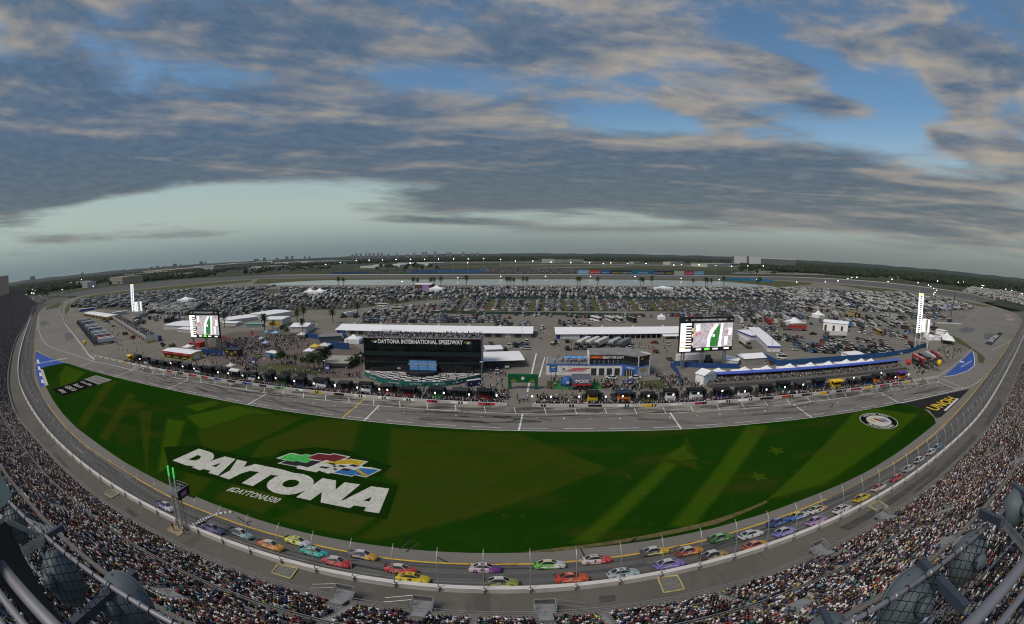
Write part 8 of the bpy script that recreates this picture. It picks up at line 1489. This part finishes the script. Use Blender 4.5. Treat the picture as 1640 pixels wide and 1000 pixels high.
for lab, x, yb, yt, c in (('black speaker screen at the lawn edge behind the pit boxes, leftmost of three', 436, 604, 593, DARK), ('black speaker screen at the lawn edge behind the pit boxes, middle of three', 460, 607, 595, DARK), ('black speaker screen at the lawn edge behind the pit boxes, rightmost of three', 485, 609, 597, DARK)):
    p = P(x, yb); z = zfor(p, yt); t = thing('sign_board', lab, 'screen', p); part('panel', G(c), t, lambda b: b.box(-2.1, 2.1, -.15, .15, z-2.8, z, 0, Matrix.Translation(p))); part('post', m_galv, t, lambda b: [b.box(s*1.6-.08, s*1.6+.08, -.08, .08, 0, z-2.8, 0, Matrix.Translation(p)) for s in (-1, 1)])
# yellow machines and crane at the right
p = P(1411, 513); p2 = P(1528, 515)
for lab, x, y in (('yellow digger parked among trailers at the right', 1363, 508), ('second yellow digger beside the first at the right', 1374, 509)):
    p = P(x, y); t = thing('digger', lab, 'digger', p); yl = G((.5, .3, .02)); part('body', yl, t, lambda b: b.box(-1.5, 1.5, -1.2, 1.2, 1, 3, 0, Matrix.Translation(p))); part('arm', yl, t, lambda b: (b.bar(p+Vector((1, 0, 2.5)), p+Vector((-4, 0, 6.5)), .6, .6), b.bar(p+Vector((-4, 0, 6.5)), p+Vector((-7.5, 0, 3)), .5, .5))); part('track', G((.02, .02, .02)), t, lambda b: b.box(-1.9, 1.9, -1.4, 1.4, 0, 1, 0, Matrix.Translation(p)))
p = P(1521, 516); z = zfor(p, 469); t = thing('crane', 'dark blue crane with raised boom by the right skid pad', 'crane', p); bl2 = G((.02, .04, .12)); part('body', bl2, t, lambda b: b.box(-4, 4, -1.5, 1.5, 0, 3, 0, Matrix.Translation(p))); part('boom', bl2, t, lambda b: (b.bar(p+Vector((0, 0, 2.5)), p+Vector((14, 3, z)), 1.0, 1.0),)); part('cab', G((.3, .3, .3)), t, lambda b: b.box(-2, 0, -1.6, 1.6, 3, 4.6, 0, Matrix.Translation(p)))
tg = thing('screen_truck', 'small lit violet screen on the far right camping field', 'screen', P(1513, 498)); p = P(1513, 498); part('screen', M('violet lit screen', (.3, .22, .4), .4, em=.35, var=.4, scale=.3), tg, lambda b: b.box(-5, 5, -.3, .3, 2, 8, 0, Matrix.Translation(p))); part('base', G(OFFW), tg, lambda b: b.box(-6, 6, -1.5, 1.5, 0, 2, 0, Matrix.Translation(p+Vector((3, 2, 0)))))
# ------------------------------------------------------------------ flag stand
p0 = P(288, 848, 4.2); s_f = min(range(len(WALL)), key=lambda i: (WALL[i]-p0).length); d = (WALL[s_f+3]-WALL[s_f-3]).normalized(); n = Vector((-d.y, d.x, 0)); base = WALL[s_f] - n*.9; base.z = 4.2
fs = thing('flag_stand', 'steel flag stand tower with two green lit poles over the trackside wall', 'flag stand', base); T = Matrix(((d.x, n.x, n.x*.2, base.x), (d.y, n.y, n.y*.2, base.y), (0, 0, 1, base.z), (0, 0, 0, 1))); zp = zfor(base, 797)-4.2; zt = zfor(base, 756)-4.2
part('leg', m_galv, fs, lambda b: [b.box(x-.13, x+.13, y-.13, y+.13, 0, zp, 0, T) for x in (-.75, .75) for y in (0, .9)])
part('ladder', m_galv, fs, lambda b: [b.box(-.72, .72, -.04, .04, z, z+.06, 0, T) for z in np.arange(.3, zp, .38)] + [b.box(x-.04, x+.04, -.05, .05, 0, zp, 0, T) for x in (-.35, .35)])
part('platform', G((.16, .16, .165)), fs, lambda b: b.box(-1.5, 1.7, -.6, 2.6, zp, zp+.14, 0, T))
part('guard_rail', m_rail, fs, lambda b: [b.box(-1.5, 1.7, y-.03, y+.03, zp+z, zp+z+.06, 0, T) for y in (-.6, 2.6) for z in (.55, 1.1)] + [b.box(x-.03, x+.03, -.6, 2.6, zp+z, zp+z+.06, 0, T) for x in (-1.5, 1.7) for z in (.55, 1.1)] + [b.box(x-.03, x+.03, y-.03, y+.03, zp, zp+1.1, 0, T) for x in (-1.5, .1, 1.7) for y in (-.6, 1, 2.6)])
part('sign_panel', G((.015, .012, .018)), fs, lambda b: (b.box(-1.55, 1.75, 2.64, 2.7, zp-.5, zp+1.1, 0, T), b.box(1.72, 1.80, -.6, 2.66, zp-.5, zp+1.1, 0, T))); part('sign_mark', G((.45, .15, .3)), fs, lambda b: b.box(1.8, 1.84, .2, 1.7, zp-.1, zp+.6, 0, T))
for x in (-.75, .75):
    o = part('signal_pole', G((.5, .5, .49)), fs, lambda b: b.tube([T @ Vector((x, 0, zp)), T @ Vector((x, 0, zt-1.75))], .14, 8)); part('green_light', M('green signal light', (.08, .65, .14), .4, em=.55, var=.05), o if False else fs, lambda b: b.tube([T @ Vector((x, 0, zt-1.75)), T @ Vector((x, 0, zt))], .17, 8))
part('pad', M('tan pad', (.28, .21, .13), .8), fs, lambda b: b.box(-2.6, 1.2, -2.0, .3, .02, .08, 0, T))
fg = bpy.data.objects.new('person', fig_mesh(2, 0, 1)); 
bpy.data.objects.remove(fg)
def standing(label, loc, rz, shirt, pk=1, cat='person'):
    me = bpy.data.meshes.new('person'); J = {'pel': (0, 0, .95, .15), 'bel': (0, 0, 1.12, .14), 'che': (0, 0, 1.32, .16), 'nec': (0, .01, 1.48, .06), 'hed': (0, .03, 1.62, .10), 'top': (0, .02, 1.74, .07)}; E2_ = [('pel', 'bel'), ('bel', 'che'), ('che', 'nec'), ('nec', 'hed'), ('hed', 'top')]
    for sd, x in (('l', -1), ('r', 1)):
        J.update({sd+'sh': (x*.2, 0, 1.40, .065), sd+'el': (x*.27, .05, 1.13, .05), sd+'ha': (x*.24, .25, 1.0, .04), sd+'hp': (x*.11, 0, .9, .09), sd+'kn': (x*.12, .03, .5, .065), sd+'an': (x*.12, 0, .08, .045), sd+'to': (x*.13, .14, .04, .045)}); E2_ += [('che', sd+'sh'), (sd+'sh', sd+'el'), (sd+'el', sd+'ha'), ('pel', sd+'hp'), (sd+'hp', sd+'kn'), (sd+'kn', sd+'an'), (sd+'an', sd+'to')]
    nm = list(J); me.from_pydata([J[q][:3] for q in nm], [(nm.index(a), nm.index(b)) for a, b in E2_], []); o = bpy.data.objects.new('tmp', me); COL.objects.link(o); o.modifiers.new('s', 'SKIN').use_smooth_shade = True
    for i, q in enumerate(nm): r = J[q][3]; me.skin_vertices[0].data[i].radius = (r, r*.85)
    me.skin_vertices[0].data[0].use_root = True; o.modifiers.new('b', 'SUBSURF').levels = 1; dg = bpy.context.evaluated_depsgraph_get(); r = bpy.data.meshes.new_from_object(o.evaluated_get(dg)); bpy.data.objects.remove(o)
    r.materials.clear(); [r.materials.append(m) for m in (m_shirt, m_skin[0], m_pants[pk])]
    for p in r.polygons: c = p.center; p.material_index = 1 if c.z > 1.48 or (abs(c.x) > .18 and c.z < 1.05 and c.z > .9 and c.y > .15) else (2 if c.z < .95 else 0)
    o = bpy.data.objects.new('person', r); COL.objects.link(o); o.location = loc; o.rotation_euler.z = rz; o.color = (*shirt, 1); h = bpy.data.objects.new('cap', hat_mesh(1, 4)); COL.objects.link(h); h.parent = o; h.location = (0, .03, 1.62); return tag(o, label, cat)
rzt = math.atan2(d.y, d.x)
standing('official in a pale shirt standing on the flag stand platform', T @ Vector((.6, 1.6, zp+.14)), rzt, (.5, .5, .5)); standing('official in black on the walkway at the foot of the flag stand', T @ Vector((-.9, -1.2, .1)), rzt, (.02, .02, .02)); standing('official in white beside the flag stand ladder', T @ Vector((1.6, -.8, .02)), rzt, (.6, .6, .6))
for i, (x, y) in enumerate(((420, 900), (431, 884), (246, 850), (1240, 846-0), (446, 902))):
    pass
# ------------------------------------------------------------------ catwalk railing and floodlights round the viewer
k_ = 2.35; ry, rz0 = k_*.499, H - k_*.867
m_pipe = M('galvanised pipe', (.27, .262, .29), .45, .55, var=.10, scale=4, spec=.4); m_mesh = M('black coated wire', (.008, .008, .009), .45, .2); m_hous = layered('grey lamp housing', (.088, .112, .128), [(1.6, None, .4, .65, (.068, .088, .102), .7), (14, None, .5, .7, (.11, .135, .15), .3)], .55, .3); m_brk = layered('blue grey bracket', (.045, .058, .08), [(3, None, .4, .65, (.045, .058, .08), .7)], .5, .35)
cw = thing('catwalk_railing', 'grey pipe railing with black chain link crossing the lower corners of the view', 'railing', (0, ry, rz0))
part('top_rail', m_pipe, cw, lambda b: b.tube([(-14, ry, rz0), (14, ry, rz0)], .024, 14), True)
part('clamp', m_pipe, cw, lambda b: [b.tube([(x-.012, ry, rz0), (x+.012, ry, rz0)], .031, 12) for x in (-3.9, -3.3, -2.75, -2.35, -1.95, 2.0, 2.45, 2.9, 3.4, 4.0)], True)
part('tie_wire', m_mesh, cw, lambda b: [b.tube([(x, ry+.03*math.cos(a), rz0+.03*math.sin(a)) for a in [q*math.pi/4 for q in range(9)]], .004, 4) for x in np.arange(-5, 5, .23)])
def chain(b):
    s = .082; rows = 22; nz = Vector((0, .5, -.866)); dn = Vector((0, -.80, -.60))
    for sgn in (SG,):
        for c in range(int(5.2/s)): b.tube([Vector((sgn*(1.0+c*s+(s*.5 if (r+c) % 2 else -s*.5)), ry, rz0-.02))+dn*r*.046+nz*(.005 if (r+c) % 2 else -.005) for r in range(rows)], .0058, 4)
for SG in (-1, 1): part('chain_link', m_mesh, cw, chain)
part('mid_rail', m_pipe, cw, lambda b: b.tube([(-14, ry, rz0-1.05), (14, ry, rz0-1.05)], .024, 10), True)
for x in (-2.95, 2.95):
    part('post', m_pipe, cw, lambda b: b.tube([(x*1.4, ry-.05, rz0), (x*1.4, ry-.05, rz0-1.5)], .024, 10), True)
# angle braces on the rail and the dark gusset plate on the left
def angle(b, p, q, w, t=.008):
    p, q = Vector(p), Vector(q); dd = (q-p).normalized(); a = dd.cross(Vector((0, 1, 0))).normalized(); c = dd.cross(a).normalized(); b.bar(p, q, t, w); v = [p, q, q+a*w, p+a*w]; b.add(v+[x+c*t for x in v], [(0, 1, 2, 3), (7, 6, 5, 4), (0, 4, 5, 1), (2, 6, 7, 3), (1, 5, 6, 2), (0, 3, 7, 4)])
def rp(x, y, dist): return Vector((0, 0, H))+ray(x, y)*dist
m_brace = M('galvanised angle', (.30, .31, .30), .5, .4, var=.15, scale=5)
def on_rail(x, y, dy=0): r_ = ray(x, y); t_ = (ry+dy)/r_.y; return Vector((0, 0, H))+r_*t_
J1, J2 = on_rail(74, 862), on_rail(1600, 827); D1, D2 = (J1-Vector((0, 0, H))).length, (J2-Vector((0, 0, H))).length
for J, e, k in ((J1, (38, 888), .84), (J1, (10, 834), .97), (J2, (1650, 884), .84)): part('brace', m_brace, cw, lambda b: angle(b, J, rp(*e, (D1 if J is J1 else D2)*k), .05))
hr = thing('hand_rail', 'thick blurred grey pipes across the very lowest corners of the view', 'railing', (0, .15, H-.6)); yz = lambda k, e: (0, k*e, H-k*math.sqrt(1-e*e))
part('pipe', m_pipe, hr, lambda b: b.tube([(-6, yz(.62, .2345)[1], yz(.62, .2345)[2]), (6, yz(.62, .2345)[1], yz(.62, .2345)[2])], .021, 16), True)
part('pipe', m_pipe, hr, lambda b: b.tube([(-6, .105, H-.80), (6, .105, H-.80)], .018, 14), True)
part('pipe', m_pipe, hr, lambda b: b.tube([(-6, .03, H-.80), (6, .03, H-.80)], .016, 14), True)
gp = thing('gusset_plate', 'dark steel plate between the railing and the near pipe at the lower left', 'steel plate', rp(30, 900, 1.4)); w = [rp(-30, 812, 1.30), rp(2, 826, 1.32), rp(16, 845, 1.34), rp(37, 888, 1.38), rp(98, 992, 1.45), rp(106, 1012, 1.46), rp(70, 1010, 1.40), rp(-30, 890, 1.22)]
nn = (w[3]-w[0]).cross(w[-1]-w[0]).normalized()*.012
part('plate', M('dark painted steel', (.030, .036, .036), .55, .2, var=.2, scale=3), gp, lambda b: (b.add(w, [tuple(range(8))]), b.add([p+nn for p in w], [tuple(range(8))[::-1]]), b.strip(w+[w[0]], [p+nn for p in w]+[w[0]+nn]))); part('bolt', m_brace, gp, lambda b: b.lathe([(.014, 0), (.014, .012), (.002, .014)], 8, 0, Matrix.Translation(rp(2, 835, 1.30))))
bx_ = thing('junction_box', 'pale green metal box at the left edge above the railing', 'box', rp(-2, 778, 2.6)); part('case', M('pale green enamel', (.30, .36, .33), .5, var=.1), bx_, lambda b: b.box(-.10, .06, -.06, .06, -.09, .06, 0, Matrix.Translation(rp(-8, 780, 2.7)) @ Matrix.Rotation(R(35), 4, 'Z') @ Matrix.Rotation(R(-18), 4, 'Y')))
LAMP = None
def floodlight(label, px_, py_, rpx, dist, axis, brk):
    """bowl shaped lamp housing seen from behind; axis = direction its glass faces"""
    global LAMP
    c = rp(px_, py_, dist); r = rpx*dist/F*1.0; ax = Vector(axis).normalized(); a = ax.orthogonal().normalized(); q = ax.cross(a); T = Matrix(((a.x, q.x, ax.x, c.x), (a.y, q.y, ax.y, c.y), (a.z, q.z, ax.z, c.z), (0, 0, 0, 1)))
    t = thing('floodlight', label, 'floodlight', c, 'grey floodlight housings below the railing')
    part('housing', m_hous, t, lambda b: b.lathe([(.02*r, -.62*r), (.30*r, -.60*r), (.42*r, -.50*r), (.62*r, -.40*r), (.86*r, -.16*r), (.97*r, .10*r), (.985*r, .16*r)], 40, 0, T), True)
    part('rim', m_hous, t, lambda b: b.lathe([(.985*r, .16*r), (1.02*r, .17*r), (1.02*r, .25*r), (.97*r, .26*r)], 40, 0, T), True); part('lens', G((.10, .11, .12), .15), t, lambda b: b.lathe([(.95*r, .262*r), (.3*r, .30*r), (.01*r, .305*r)], 30, 0, T), True)
    part('ballast', m_hous, t, lambda b: b.lathe([(.30*r, -.60*r), (.29*r, -.84*r), (.24*r, -.92*r), (.02*r, -.93*r)], 24, 0, T), True); part('bolt', m_brk, t, lambda b: [b.lathe([(.035*r, 0), (.03*r, .05*r), (.002, .055*r)], 6, 0, T @ Matrix.Translation((math.cos(g)*.93*r, math.sin(g)*.93*r, -.02*r)) @ Matrix.Rotation(math.pi, 4, 'X')) for g in [q*1.05 for q in range(6)]])
    if brk:
        p, q2 = rp(*brk[0], dist*brk[2]), rp(*brk[1], dist*brk[3]); part('arm', m_brk, t, lambda b: (b.bar(p, q2, r*.26, r*.26), b.bar(q2, q2+(q2-p).normalized()*r*.06, r*.32, r*.32)), False)
for lab, x, y, r, dd, ax, br in (('big grey floodlight housing at the lower left, under the bracket that crosses the rail', 200, 972, 52, 4.2, (-.25, .75, -.45), ((118, 1002), (214, 921), .93, 1.0)), ('grey floodlight housing behind the chain link, second from the left edge', 98, 928, 42, 4.6, (-.35, .75, -.4), None), ('small floodlight housing at the left edge beside the upper bracket', 24, 842, 27, 5.6, (-.35, .8, -.35), ((60, 868), (98, 845), .92, 1.0)), ('bracket arm and lamp top at the upper left edge beneath the pale box', -16, 806, 18, 6.2, (-.4, .8, -.3), ((2, 800), (26, 789), .97, 1.0)),
    ('big grey floodlight housing at the lower right, behind the chain link', 1458, 966, 54, 4.0, (.25, .75, -.45), ((1545, 975), (1476, 903), .93, 1.0)), ('grey floodlight housing partly above the rail, second from the right edge', 1553, 896, 39, 4.6, (.35, .75, -.4), ((1606, 838), (1572, 822), .92, 1.0)), ('floodlight housing at the right edge above the rail', 1628, 814, 29, 5.2, (.38, .78, -.36), ((1650, 800), (1624, 779), .97, 1.0)), ('floodlight housing cut off by the bottom edge at right', 1322, 1024, 42, 4.4, (.2, .75, -.5), ((1332, 1010), (1316, 978), .95, 1.0))):
    floodlight(lab, x, y, r, dd, ax, br)

b = MB(); b.box(-15500, 15500, -3000, 15500, -7, 96); o = b.build('haze', m_haze); o['kind'] = 'stuff'
